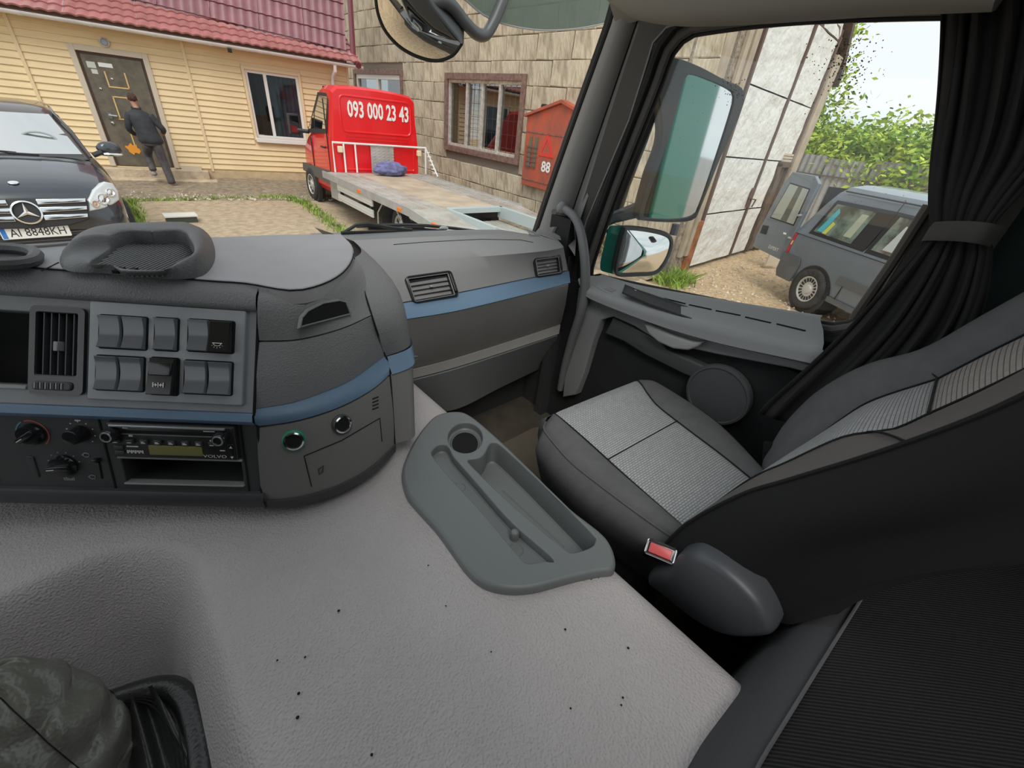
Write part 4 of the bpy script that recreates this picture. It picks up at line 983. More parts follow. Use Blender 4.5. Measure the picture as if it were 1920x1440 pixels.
M_teal = mat('teal_green_paint', (.012, .26, .21), .5, spec=.25)
M_rubber = mat('black_rubber', (.012, .012, .012), .6)
M_doorpl = mat('door_grey_plastic', (.29, .295, .30), .5, bump=.2, bscale=600)
M_doordark = mat('door_dark_cloth', (.022, .023, .024), .9, var=.2, vscale=6)
M_warm = mat('header_fabric', (.28, .265, .235), .85)
M_pil = mat('pillar_grey', (.27, .262, .248), .6, bump=.15, bscale=600)
M_curtain = mat('black_curtain', (.022, .021, .021), .95, bump=.2, bscale=700)
def lv(P, z): return [AZ(x, y, z) for x, y in P]
def surf(bb):
    t = BVHTree.FromPolygons([Vector(v) for v in bb.v], bb.f)
    def hit(x, y):
        d = ray(x, y).normalized(); h, n, i, ds = t.ray_cast(CAM, d)
        if h is None: return None, None
        if n.dot(d) > 0: n = -n
        return h, n
    return hit
def local(hit, c, r=None, flip=False):
    """frame on a surface at pixel c, u towards pixel r"""
    p, n = hit(*c); q_ = None
    if r: q_, _ = hit(*r)
    u = (q_ - p) if q_ is not None else Vector((0, 0, 1)).cross(n)
    u = (u - n * u.dot(n)).normalized(); return Fr(p, u, n.cross(u), n)
# floor
b = B(); b.box(-1.3, -1.1, 1.02, 1.3, 1.35, 1.10); floor_ = struct(obj('floor', b, mat('brown_floor_mat', (.085, .072, .055), .95, bump=.4, bscale=300, var=.2, vscale=10)), 'dark brown rubber cab floor below the passenger seat')
b = B(); b.soft(rrect(.52, .30, 1.12, .90, .06), 1.10, 1.125, .01); tag(obj('floor_mat', b, mat('tan_mat', (.17, .145, .11), .95, bump=.6, bscale=200)), 'brown rubber mat on the floor in front of the passenger seat', 'mat')
# front wall below dash, rear and right walls
b = B(); b.box(-1.25, 1.12, 1.0, 1.25, 1.2, 1.80); struct(obj('wall_front', b, M_charc), 'dark inner front wall of the cab below the dashboard')
b = B(); b.box(-.2, -1.15, 1.1, 1.3, -1.1, 2.9); struct(obj('wall_rear', b, M_doordark), 'dark rear wall of the cab behind the bunk')
b = B(); b.box(1.26, -1.1, 1.1, 1.31, .055, 2.9); struct(obj('wall_right', b, mat('dark_green_black_lining', (.010, .022, .020), .9)), 'dark side wall behind the curtain')
b = B(); b.box(.62, -1.1, 2.66, 1.31, 1.02, 2.72); b.box(-1.31, -1.1, 2.66, -.02, 1.02, 2.72); struct(obj('ceiling', b, M_warm), 'pale cab roof lining, unseen centre left open to let sky light in')  # unseen centre left out to let sky light in; left strip shades the cab
b = B(); b.box(-1.31, -1.1, 1.1, -1.26, 1.1, 1.85); b.box(-1.31, -1.1, 1.85, -1.26, .0, 2.7); struct(obj('wall_driver_side', b, M_doordark), 'unseen dark driver side wall, added to shade the left of the cab')  # out of view, put in to darken the left of the cab
b = B(); b.box(-1.25, -1.15, 1.1, -.2, -1.1, 2.9); struct(obj('wall_rear', b, M_doordark), 'dark rear wall of the cab behind the driver')
b = B(); b.box(1.215, .98, 1.0, 1.26, 1.2, 1.80); b.box(1.18, .96, 1.0, 1.26, 1.0, 1.5); struct(obj('wall_footwell', b, M_charc), 'dark side wall of the passenger footwell')
# engine tunnel as a smooth moulded cover
def sstep(a, b_, x):
    t = max(0, min(1, (x - a) / (b_ - a))); return t * t * (3 - 2 * t)
def pit_sd(x, y):
    # signed distance (positive inside) to the rounded hollow left of the tunnel
    cx0, cy0 = -.075 - .12, .665 - .12
    dx, dy = x - cx0, y - cy0
    if dx > 0 and dy > 0: return .12 - sqrt(dx * dx + dy * dy)
    return min(.12 - max(dx, 0), .12 - dy)
CON = [AZ(720 + a / 2.46, 700 + c_ / 2.46, 1.604) for a, c_ in ((330, 172), (520, 290), (850, 610), (1050, 790), (1062, 905), (800, 962), (600, 997), (440, 955), (380, 900), (150, 612), (82, 480), (130, 320), (245, 188))]
CON = [(p.x, p.y) for p in cr(CON, 80, True)]; CON = inset(CON if area(CON) > 0 else CON[::-1], .010)
def in_console(x, y):
    c_ = False
    for i in range(len(CON)):
        (x1, y1), (x2, y2) = CON[i], CON[i - 1]
        if (y1 > y) != (y2 > y) and x < (x2 - x1) * (y - y1) / (y2 - y1) + x1: c_ = not c_
    return c_
def tun_z(x, y):
    z = 1.588
    z -= .02 * sstep(.30, .55, y) * sstep(.1, -.3, x)
    if x > .25 and (in_console(x, y) or (x > .43 and .19 < y < .645)): z -= .085
    s = pit_sd(x, y); z -= .17 * sstep(-.03, .085, s) + .26 * sstep(.035, .15, s)
    xe = .492 if y > .62 else .492 - .02 * sstep(.62, .2, y)
    d = xe - x; r = .04
    if d < r: z -= r - sqrt(max(0, r * r - (r - max(d, 0)) ** 2))
    if d < 0: z -= min(.42, -d * 14)
    d = y + .082; r = .006
    if d < r: z -= r - sqrt(max(0, r * r - (r - max(d, 0)) ** 2))
    ye = .90 - .25 * max(0, x - .43)
    return z
b = B(); NX, NY = 230, 210
xs = [-.75 + 1.2 * i / (NX - 30) for i in range(NX - 30)] + [.45 + .075 * i / 30 for i in range(31)]
NXx = len(xs) - 1
b.grid(lambda u, v: (xs[round(u * NXx)], -.082 + 1.2 * v, tun_z(xs[round(u * NXx)], -.082 + 1.2 * v)), NXx, NY)
et = struct(obj('engine_tunnel', b, M_tun, ang=60), 'wide grey taupe moulded engine tunnel cover between the seats', 'engine cover')
b2 = B()
for (x, y) in ((635, 1145), (572, 1232), (520, 1238), (558, 1345), (921, 1222), (1070, 1328), (1168, 1308), (1165, 1322), (1178, 1215), (1060, 1180), (560, 1300), (697, 1415), (836, 1136), (803, 1060)):
    p = AZ(x, y, 1.590); s = random.uniform(.001, .0022); b2.lathe([(s, p.z), (s * .6, p.z + .0008), (.0001, p.z + .001)], 6, p.x, p.y)
o_ = obj('dirt_speck', b2, M_gap, et); o_['kind'] = 'stuff'

# ================================================================ DASHBOARD CENTRE STACK
az = radians(38)
def pframe(o, tilt):
    t = radians(tilt); n = Vector((-sin(az) * cos(t), -cos(az) * cos(t), sin(t))); u = Vector((cos(az), -sin(az), 0)); return Fr(o, u, n.cross(u), n)
FA = pframe((.118, .705, 1.91), 31)
FB = pframe(APL(479, 790, FA.o, FA.n), 14)
def ra(x0, y0, x1, y1, fr=FA):
    a = fr.px(x0, y0); c = fr.px(x1, y1); return min(a[0], c[0]), min(a[1], c[1]), max(a[0], c[0]), max(a[1], c[1])
dash = thing('dashboard', 'grey truck dashboard centre stack with blue trim strip and rounded corner', 'dashboard', (0, .8, 1.6))
# top pad
e_front = [Vector((*FA(u_, .034)[:2], 1.948)) for u_ in (-.62, -.50, -.40, -.30, -.20, -.10, -.04, .0)] + lv([(545, 544), (600, 534), (640, 513), (660, 487), (661, 462), (640, 440)], 1.948)
e_front = cr(e_front, 60)
back = lv([(520, 441), (400, 446), (200, 452), (0, 462), (-90, 466), (-220, 470)], 1.948)
pad = [(p.x, p.y) for p in e_front] + [(p.x, p.y) for p in cr(back, 24)]
b = B(); b.soft(pad, 1.925, 1.950, .004, 3); obj('top_pad', b, M_padtop, dash, ang=40)
b = B(); b.soft(inset(pad if area(pad) > 0 else pad[::-1], .004), 1.60, 1.930, .002, 1); core = obj('inner_shell', b, M_gap, dash)
# grained bullnose between pad and the fascia
b = B(); rows_ = []
UL, UR = -.62, .016
def fa(v, n): return [FA(UL + (UR - UL) * i / 30, v, n) for i in range(31)]
def padline(z, out):
    P = [FA(UL + (UR - UL) * i / 30, .034) for i in range(31)]
    return [Vector((p.x, p.y, z)) + Vector((FA.n.x, FA.n.y, 0)) * out for p in P]
pl0 = padline(1.944, .001)
def fau(v, n): return [FA(min(UR, (p - FA.o).dot(FA.u)), v, n) for p in pl0]
rows_ = [padline(1.938, -.006), padline(1.946, .0), padline(1.941, .006), fau(.022, .011), fau(.008, .010), fau(.001, .007), fau(-.002, -.004)]
b.loft(rows_, closed=False); obj('bullnose', b, M_plas, dash, ang=60)
# upper fascia plate with openings
scr = ra(-60, 575, 55, 728); ven = ra(65, 574, 160, 740)
b = B(FA)
x0, y0, x1, y1 = scr; hole1 = rrect(-.46, y0, x1, y1, .004)
x0, y0, x1, y1 = ven; hole2 = rrect(x0, y0, x1, y1, .008)
SWR = (-.217, -.147, .0, -.001)
b.holed(rrect(-.62, -.158, .016, .0, .002), [hole1, hole2], 0)
b.pocket(hole1, 0, .07, .002, floor=False); b.pocket(hole2, 0, .02, .003, floor=False)
obj('fascia_plate', b, M_fascia, dash, ang=40)
b = B(FA); b.box(-.47, -.14, -.075, -.29, .0, -.068); obj('open_bin', b, M_gap, dash)
b = B(FA); b.box(-.47, -.137, -.02, scr[2] - .002, -.131, .003); obj('bin_lip', b, M_light, dash, bevel=.001)
# vertical air vent with slats
vx0, vy0, vx1, vy1 = ven
b = B(FA); ro = rrect(vx0 - .001, vy0 - .001, vx1 + .001, vy1 + .001, .008); ri = rrect(vx0 + .007, vy0 + .026, vx1 - .007, vy1 - .007, .003)
b.holed(ro, [ri], .006); b.pocket(ri, .006, .03, .002, floor=False); b.loft([[(a, c_, h) for a, c_ in ro] for h in (-.005, .006)])
vt = obj('air_vent', b, M_gloss, dash, ang=40)
b = B(FA); b.box(vx0, vy0, -.032, vx1, vy1, -.03); obj('vent_duct', b, M_gap, vt)
for k in range(5):
    b = B(FA); x = vx0 + .0155 + k * (vx1 - vx0 - .031) / 4; b.box(x - .0008, vy0 + .027, -.020, x + .0008, vy1 - .008, .003); obj('vent_slat', b, M_charc if k != 2 else M_charc, vt)
for k in range(8):
    b = B(FA); y = vy0 + .036 + k * .012; b.box(vx0 + .008, y, -.026, vx1 - .008, y + .001, -.014); obj('vent_slat', b, M_charc, vt)
b = B(FA); xm = (vx0 + vx1) / 2; b.box(xm - .003, -.078, -.004, xm + .003, -.064, .008); obj('vent_knob', b, M_light, vt, bevel=.001)
b = B(FA); b.soft(rrect(vx0 + .006, vy0 + .005, vx1 - .012, vy0 + .018, .005), .004, .009, .002); wh = obj('vent_wheel', b, M_charc, vt)
for k in range(11):
    b = B(FA); x = vx0 + .011 + k * .0035; b.box(x, vy0 + .007, .009, x + .0015, vy0 + .016, .0105); obj('wheel_ridge', b, M_charc if k % 2 else M_light, wh)
# raised switch panel
sp = obj('switch_panel', (lambda bb: (bb.soft(rrect(SWR[0], SWR[1], SWR[2], SWR[3], .003), .0, .006, .002), bb)[1])(B(FA)), mat('switch_panel_satin', (.34, .355, .375), .33, bump=.03, bscale=900, var=.08, vscale=14), dash, ang=40)
def nest(a):
    bb = B(FA); bb.soft(a, .0, .0066, .0005, 1); return bb
groups = (((196, 592), (279, 656)), ((299, 597), (337, 658)), ((361, 600), (440, 662)), ((190, 667), (274, 733)), ((292, 671), (337, 740)), ((354, 676), (437, 740)))
SW = []
for gi, (a, c_) in enumerate(groups):
    x0, y0, x1, y1 = ra(*a, *c_)
    b = nest(rrect(x0 - .003, y0 - .002, x1 + .003, y1 + .002, .004)); obj('switch_recess', b, M_gap, sp)
    n_ = 1 if gi in (1, 4) else 2; w_ = (x1 - x0 - .003 * (n_ - 1)) / n_
    for k in range(n_): SW.append((gi, k, x0 + k * (w_ + .003), y0, x0 + k * (w_ + .003) + w_, y1))
for gi, k, x0, y0, x1, y1 in SW:
    b = B(FA); live = (gi == 2 and k == 1) or gi == 4
    n_ = 8; lift = .0 if not live else .004
    def prof(t): # concave rocker
        return .010 + lift + (.0045 * (2 * t - 1) ** 2 if not live else .006 * (1 - t))
    w_ = x1 - x0; rings = []
    for (ins, dz) in ((0, -.004), (.0, -.0015), (.0012, 0)):
        rings.append([(x0 + ins + (w_ - 2 * ins) * s_, y0 + ins + (y1 - y0 - 2 * ins) * t, (prof(t) + dz) if dz > -.003 else .004) for s_, t in [(0, i / n_) for i in range(n_ + 1)][::-1] + [(1, i / n_) for i in range(n_ + 1)]])
    b.loft(rings); m_ = len(rings[-1]); k0 = len(b.v) - m_
    for i in range(n_):
        b.f.append((k0 + i, k0 + i + 1, k0 + m_ - 2 - i, k0 + m_ - 1 - i))
    sw = obj('rocker_switch', b, mat('blank_satin', (.17, .18, .195), .16, spec=.6) if not live else M_gloss, sp, ang=40)
    if live:
        cx_, cy_ = (x0 + x1) / 2, y0 + (y1 - y0) * .27
        if gi == 2:
            b = B(FA); h = .0199
            b.loft([[(cx_ + r * cos(a), cy_ + r * .7 * sin(a), h) for a in [pi + pi * k / 10 for k in range(11)]] for r in (.0058, .0048)], closed=False); b.box(cx_ - .007, cy_, h - .0003, cx_ + .007, cy_ + .001, h + .0002)
            for k2 in range(7):
                a = pi + pi * k2 / 6; b.add([(cx_ + .0072 * cos(a) - .0004, cy_ + .0056 * sin(a), h), (cx_ + .0072 * cos(a) + .0004, cy_ + .0056 * sin(a), h), (cx_ + .0092 * cos(a) + .0004, cy_ + .0074 * sin(a), h), (cx_ + .0092 * cos(a) - .0004, cy_ + .0074 * sin(a), h)], [(0, 1, 2, 3)])
            obj('lamp_symbol', b, M_white, sw, ang=0)
        else:
            b = B(FA); b.soft([(x0 + .002, y0 + (y1 - y0) * .52), (x1 - .002, y0 + (y1 - y0) * .52), (x1 - .001, y1 - .006), (x0 + .001, y1 - .006)], .012, .0185, .002); obj('locking_catch', b, M_gloss, sw)
            b = B(FA); h = .0199
            for s_ in (-1, 1):
                b.box(cx_ + s_ * .007 - .0008, cy_ - .0035, h - .0003, cx_ + s_ * .007 + .0008, cy_ + .0035, h); b.prism([(cx_ + s_ * .0012, cy_), (cx_ + s_ * .004, cy_ - .0028), (cx_ + s_ * .0045, cy_ + .0028)], h - .0003, h)
                b.box(min(cx_ + s_ * .004, cx_ + s_ * .007), cy_ - .0006, h - .0003, max(cx_ + s_ * .004, cx_ + s_ * .007), cy_ + .0006, h)
            b.box(cx_ - .0006, cy_ - .0035, h - .0003, cx_ + .0006, cy_ + .0035, h)
            obj('axle_symbol', b, M_white, sw, ang=0)
# blue strip across the stack
b = B()
def fb(v, n): return [FB(UL + .1 + (.0 - UL - .1 + .002) * i / 30, v, n) for i in range(31)]
b.loft([fa(-.158, -.004), fa(-.159, .006), fa(-.162, .008), [(Vector(p) * .5 + Vector(q_) * .5) + FA.n * .004 for p, q_ in zip(fa(-.170, .008), fb(.0, .004))], fb(-.004, .006), fb(-.008, -.004)], closed=False)
obj('blue_trim_strip', b, M_blue, dash, ang=50)
# lower fascia: heater controls and radio frame
b = B(FB); radr = ra(205, 786, 458, 859, FB); slot = ra(228, 861, 462, 908, FB)
rad = (-.209, -.066, -.027, -.006); slt = (-.207, -.116, -.028, -.070)
b.holed(rrect(-.52, -.128, .002, -.004, .001), [rrect(*rad, .002), rrect(*slt, .002)], 0)
b.pocket(rrect(*rad, .002), 0, .02, .0015, floor=False); b.pocket(rrect(*slt, .002), 0, .075, .0015, floor=True)
obj('lower_fascia', b, M_charc, dash, ang=40)
b = B(FB); b.box(slt[0], slt[1] - .001, -.01, slt[2], slt[1] + .002, .004); b.box(slt[0] - .002, slt[3] - .001, 0, slt[2] + .002, slt[3] + .003, .003); obj('slot_lip', b, M_light, dash, bevel=.0008)
for u in (-.2235, -.0225):
    b = B(FB); b.box(u - .0012, -.128, 0, u + .0012, -.004, .0012); obj('panel_gap', b, M_gap, dash)
b = B()
b.loft([fb(-.126, .0), fb(-.128, .006), fb(-.140, .010), fb(-.155, .004), fb(-.16, -.02)], closed=False); obj('bottom_lip', b, M_charc, dash, ang=50)
# heater knobs
def knob(x, y, r, h, nm, bar=None, fr=FB, m=M_gloss):
    c_ = fr.px(x, y); bb = B(fr); bb.lathe([(r * 1.05, 0), (r * 1.05, h * .3), (r, h * .4), (r * .9, h), (r * .8, h * 1.02), (.0005, h * .98)], 28, *c_)
    k_ = obj(nm, bb, m, dash, ang=40)
    if bar is not None:
        f2 = Fr(fr(*c_, 0), fr.u * cos(bar) + fr.v * sin(bar), -fr.u * sin(bar) + fr.v * cos(bar), fr.n)
        bb = B(f2); bb.soft(rrect(-r * .95, -r * .22, r * .95, r * .22, r * .15, 2), h * .9, h * 1.5, .001); k2 = obj('knob_grip', bb, m, k_)
        bb = B(f2); bb.box(-r * .8, -.0006, h * 1.5, -r * .2, .0006, h * 1.5 + .0004); obj('pointer_mark', bb, M_white, k_)
    return c_
c_ = knob(62, 813, .0165, .010, 'temperature_knob', radians(35))
for (a0, a1, m) in ((2.1, 4.0, mat('cool_blue_mark', (.10, .30, .45), .5)), (-.9, 1.9, mat('warm_red_mark', (.55, .13, .08), .5))):
    b = B(FB); b.loft([[(c_[0] + r * cos(a), c_[1] + r * sin(a), .0006) for a in [a0 + (a1 - a0) * k / 14 for k in range(15)]] for r in (.0225, .0205)], closed=False); obj('temperature_scale', b, m, dash, ang=0)
c_ = knob(152, 812, .0125, .018, 'fan_knob')
b = B(FB)
for k in range(9):
    a = -.8 + k * .6; x, y = c_[0] + .019 * cos(a), c_[1] + .019 * sin(a); b.box(x - .0008, y - .0008, 0, x + .0008, y + .0008, .0005)
b.box(c_[0] - .004, c_[1] + .020, 0, c_[0] + .004, c_[1] + .022, .0005)
obj('fan_scale', b, M_white, dash, ang=0)
c_ = knob(122, 872, .0175, .010, 'air_direction_knob', radians(8))
b = B(FB)
for k in range(6):
    a = .3 + k * .5; x, y = c_[0] + .0225 * cos(a), c_[1] + .0225 * sin(a); b.box(x - .0008, y - .0008, 0, x + .0008, y + .0008, .0005)
for k in range(8):
    x = c_[0] - .007 + k * .002; b.box(x, c_[1] - .027, 0, x + .001, c_[1] - .0225 + .001 * sin(k), .0005)
for (x, y) in ((162, 853), (174, 894)):
    q0 = FB.px(x, y); b.tube([(q0[0] + .0045 * cos(a), q0[1] + .0035 * sin(a), .0006) for a in [2 * pi * k / 12 for k in range(12)]], .0005, 5, closed=True); b.box(q0[0] - .006, q0[1] - .0005, .0003, q0[0] - .003, q0[1] + .0008, .0008)
obj('air_scale', b, mat('grey_print', (.42, .43, .44), .6), dash, ang=0)
q0 = FB.px(185, 860); q1 = FB.px(192, 897); b = B(FB); b.tube([(q0[0], q0[1], .0003), (q1[0], q1[1], .0003)], .0014, 6); b.soft(rrect(q0[0] - .005, q0[1] - .004, q0[0] + .003, q0[1] + .002, .001, 2), 0, .008, .001); obj('slider', b, M_gloss, dash)
q0 = FB.px(50, 855); q1 = FB.px(76, 895); b = B(FB); b.soft(rrect(q0[0], q1[1], q1[0], q0[1], .002, 2), 0, .0016, .001); b.box(q0[0] + .003, q0[1] - .003, .0016, q1[0] - .003, q0[1] - .0015, .0022); obj('blank_plate', b, M_charc, dash, ang=40)
q0 = FB.px(30, 800)
b = B(FB); b.soft(rrect(-.50, -.12, -.386, -.012, .002), 0, .002, .001); obj('blank_cover', b, M_charc, dash)
# radio
rd = thing('car_radio', 'black single slot car radio with olive display and two round knobs', 'radio', FB((rad[0] + rad[2]) / 2, rad[1], 0))
R0, S0_, R1, S1_ = rad
b = B(FB); b.soft(rrect(R0 + .001, S0_ + .001, R1 - .001, S1_ - .001, .003), -.018, .010, .003); obj('radio_body', b, mat('radio_charcoal', (.03, .029, .031), .4), rd, ang=40)
rx = lambda t: R0 + (R1 - R0) * t
ry = lambda t: S0_ + (S1_ - S0_) * t
b = B(FB); b.box(rx(.04), ry(.90), .009, rx(.93), ry(.955), .014); obj('chrome_edge', b, mat('satin_edge', (.45, .45, .46), .3, .6), rd, bevel=.0008)
b = B(FB); b.box(rx(.14), ry(.72), .0095, rx(.84), ry(.80), .0108); obj('disc_slot', b, M_gap, rd)
b = B(FB); b.box(rx(.12), ry(.685), .010, rx(.86), ry(.71), .0115); obj('slot_rim', b, MATS['satin_edge'], rd)
for t in (.055, .90):
    cc = (rx(t), ry(.70)); b = B(FB); b.lathe([(.0105, .010), (.0105, .022), (.009, .025), (.006, .0252), (.0055, .0245), (.0003, .0245)], 24, *cc); kk = obj('radio_knob', b, M_gloss, rd, ang=35)
    b = B(FB); b.lathe([(.0082, .0252), (.0078, .0258), (.006, .0256)], 24, *cc); obj('knob_ring', b, MATS['satin_edge'], kk)
b = B(FB); b.soft(rrect(rx(.30), ry(.13), rx(.72), ry(.40), .0015), .009, .0112, .0006); obj('display', b, mat('olive_display', (.26, .25, .09), .3), rd)
for k in range(8):
    t = .035 + k * .107; w_ = .055; b = B(FB); b.soft(rrect(rx(t), ry(.43), rx(t + w_), ry(.56), .001, 2), .009, .0135, .001); kb = obj('preset_button', b, M_charc, rd, ang=40)
    b = B(FB); b.box(rx(t + .012), ry(.465), .0135, rx(t + .043), ry(.485), .0138)
    if k not in (0, 1, 7): b.box(rx(t + .012), ry(.50), .0135, rx(t + .034), ry(.515), .0138)
    obj('button_mark', b, M_white, kb, ang=0)
for (t, s_) in ((.035, .12), (.035, .26)):
    b = B(FB); b.soft(rrect(rx(t), ry(s_), rx(t + .07), ry(s_ + .10), .001, 2), .009, .012, .001); obj('side_button', b, M_charc, rd, ang=40)
b = B(FB)
for (t0, t1, s0, s1) in ((.13, .22, .33, .36), (.165, .195, .62, .69), (.79, .84, .56, .60), (.86, .90, .29, .32), (.13, .17, .845, .87), (.75, .84, .83, .855)): b.box(rx(t0), ry(s0), .010, rx(t1), ry(s1), .0104)
obj('radio_print', b, M_white, rd, ang=0)
b = B(FB)
for k in range(9): b.box(rx(.125 + .0145 * k), ry(.15 + .03 * (k % 2)), .010, rx(.125 + .0145 * k + .010), ry(.235), .0104)
obj('worn_print', b, M_white, rd, ang=0)['kind'] = 'stuff'
text('VOLVO', M_white, rd, FB, rx(.815), ry(.13), .0072, .0106, name='maker_lettering', sx=1.45)
b = B(FB); b.soft(rrect(rx(.93), ry(.08), rx(.985), ry(.52), .004), .009, .0125, .001); rc_ = obj('seek_rocker', b, M_gloss, rd)
b = B(FB)
for s_, d in ((.40, 1), (.16, -1)): b.prism([(rx(.945), ry(s_)), (rx(.97), ry(s_)), (rx(.9575), ry(s_ + .06 * d))], .0125, .0130)
obj('arrow_mark', b, M_white, rc_, ang=0)
# ---- rounded corner cover: lofts between level curves
zs = {'top': 1.940, 'seam': 1.871, 's0': 1.779, 's1': 1.756, 'bot': 1.627}
LC = {'top': [(486, 548), (545, 546), (600, 536), (642, 514), (663, 484)],
      'seam': [(486, 640), (560, 637), (640, 617), (697, 592)],
      's0': [(478, 768), (545, 757), (600, 739), (660, 713), (722, 668)],
      's1': [(481, 800), (560, 788), (640, 762), (700, 729), (731, 702)],
      'bot': [(491, 937), (560, 932), (640, 907), (700, 872), (740, 832)]}
LP = {k: cr(lv(LC[k], zs[k]), 30) for k in LC}
def mix(a, c_, t, out=0):
    r = []
    for p, q_ in zip(a, c_):
        v = Vector(p).lerp(Vector(q_), t)
        if out: d = Vector((v.x - .22, v.y - .85, 0)).normalized(); v = v + d * out
        r.append(v)
    return r
def band(a, c_, t0, t1, n, nm, m, bulge=.004, edge=.004, parent=None):
    rows = [mix(a, c_, t0, -.006)]
    for i in range(n + 1):
        t = t0 + (t1 - t0) * i / n; rows.append(mix(a, c_, t, bulge * sin(pi * i / n) + (0 if 0 < i < n else -.0005)))
    rows.append(mix(a, c_, t1, -.006))
    bb = B(); bb.loft(rows, closed=False); return obj(nm, bb, m, parent or dash, ang=50), bb
b = B(); b.loft([mix(LP[k], LP[k], 0, -.007) for k in ('top', 'seam', 's0', 's1', 'bot')], closed=False); obj('corner_backing', b, M_gap, dash)
lip = [mix(LP['top'], LP['top'], 0, -.004), mix(LP['top'], LP['top'], 0, -.001)]
for p in lip[0]: p.z = 1.946
for p in lip[1]: p.z = 1.944
b = B(); b.loft([lip[1]] + [mix(LP['top'], LP['seam'], t, o_) for t, o_ in ((.0, .001), (.05, .006), (.15, .010), (.35, .011), (.6, .008), (.8, .004), (.985, 0))] + [mix(LP['top'], LP['seam'], .985, -.006)], closed=False); obj('corner_upper_cover', b, M_plas, dash, ang=60); hit_up = surf(b)
_, bs = band(LP['seam'], LP['s0'], .02, .99, 6, 'corner_side_cover', M_plas, .003)
ob_s, bst = band(LP['s0'], LP['s1'], .0, 1.0, 3, 'corner_trim_strip', M_blue, .006)
_, bl_ = band(LP['s1'], LP['bot'], .03, 1.0, 6, 'corner_lower_cover', mat('smooth_dark_plastic', (.20, .195, .188), .5, bump=.3, bscale=500, btype='voronoi'), .003); hit_lo = surf(bl_)
b = B(); b.loft([mix(LP['bot'], LP['bot'], 0, 0), mix(LP['bot'], LP['bot'], 0, .004), [Vector((p.x, p.y, p.z - .02)) for p in mix(LP['bot'], LP['bot'], 0, .002)], [Vector((p.x, p.y, p.z - .03)) for p in mix(LP['bot'], LP['bot'], 0, -.03)]], closed=False); obj('corner_bottom_lip', b, M_charc, dash, ang=50)
# outer flank of the corner, to the windscreen side
SP_ = [Vector(LP['top'][-1]), Vector(LP['seam'][-1]), Vector(LP['s0'][-1]), Vector(LP['s1'][-1]), Vector(LP['bot'][-1])]
K_ = [AZ(671, 459, 1.944), AZ(728, 520, 1.885), AZ(749, 618, 1.785), AZ(750, 650, 1.756), AZ(750, 790, 1.632)]
def flank(t): return [Vector(a).lerp(c_, t) + Vector((.025 * sin(pi * t), -.028 * sin(pi * t), 0)) * (1 if i else .3) for i, (a, c_) in enumerate(zip(SP_, K_))]
cols = [flank(t / 10) for t in range(0, 11)]; cols = [[p for p in c_] for c_ in cols]
cols += [[p + Vector((.004, .03, 0)) for p in flank(1.0)], [p + Vector((.0, .25, -.02)) for p in flank(1.0)]]
def dens(c_): return cr(c_, 20)
for nm, (i0, i1), m in (('flank_upper', (0, 2), M_plas), ('flank_strip', (2, 3), M_blue), ('flank_lower', (3, 4), MATS['smooth_dark_plastic'])):
    b = B(); rr2 = []
    for c_ in cols:
        if nm == 'flank_strip': seg_ = [c_[2] + Vector((.003, -.003, 0)), c_[3] + Vector((.003, -.003, 0))]
        else: seg_ = cr(c_[i0:i1 + 1], 10)
        rr2.append(seg_)
    b.loft(rr2, closed=False); obj(nm, b, m, dash, ang=60)
b = B(); b.tube(cr([p + (p - Vector((.22, .85, p.z))).normalized() * .0005 for p in SP_], 24), .0017, 6); obj('seam_gap', b, M_gap, dash)
b = B(); b.tube([FA(.015, .034, 0), FA(.016, -.05, .001), FA(.016, -.165, .002), FB(.003, -.01, .001), FB(-.003, -.14, .002)], .0022, 6); obj('seam_gap', b, M_gap, dash)
b = B(); b.tube([Vector((p.x, p.y, 1.9475)) for p in e_front[:52]], .0013, 5); obj('pad_gap', b, M_gap, dash)
# finger slot in the upper corner cover
fr = local(hit_up, (608, 590), (650, 578))
def onf(fr, P, c=0): return [fr.px(x, y, c) for x, y in P]
P = onf(fr, [(564, 612), (567, 596), (578, 583), (606, 569), (636, 564), (648, 567), (656, 588)], .004)
b = B(fr); P = P if area(P) > 0 else P[::-1]; b.loft([[(a, c_, h) for a, c_ in inset(P, d)] for d, h in ((-.003, .000), (-.0015, .0052), (.0, .0056), (.0012, .004))]); b.add([(a, c_, .0041) for a, c_ in inset(P, .001)], [tuple(range(len(P)))]); sl_ = obj('finger_slot', b, M_plas, dash, ang=40)
b = B(fr); b.add([(a, c_, .0046) for a, c_ in inset(P, .0005)], [tuple(range(len(P)))]); obj('slot_shadow', b, M_gap, sl_, ang=0)
# power sockets
for (x, y, m, lab) in ((551, 825, mat('green_ring', (.02, .30, .17), .4), 'power_socket'), (640, 795, M_charc, 'power_socket')):
    fr = local(hit_lo, (x, y), (x + 20, y - 8))
    b = B(fr); b.lathe([(.0175, -.002), (.0175, .004), (.0155, .005)], 28); so_ = obj(lab, b, m, dash, ang=40)
    b = B(fr); b.lathe([(.0155, .003), (.0150, .0075), (.0125, .0085), (.011, .006)], 28); obj('socket_ring', b, M_chrome, so_, ang=40)
    b = B(fr); b.lathe([(.0115, .0065), (.0005, .0062)], 28); obj('socket_bore', b, M_gap, so_, ang=40)
fr = local(hit_lo, (640, 850), (690, 825))
def onsurf(hit, P, lift=.0004):
    r = []
    for x, y in P:
        h, n = hit(x, y)
        if h is not None: r.append(h + n * lift)
    return r
def dense_px(P, k=6):
    r = []
    for i in range(len(P) - 1):
        for j in range(k): r.append((P[i][0] + (P[i + 1][0] - P[i][0]) * j / k, P[i][1] + (P[i + 1][1] - P[i][1]) * j / k))
    return r + [P[-1]]
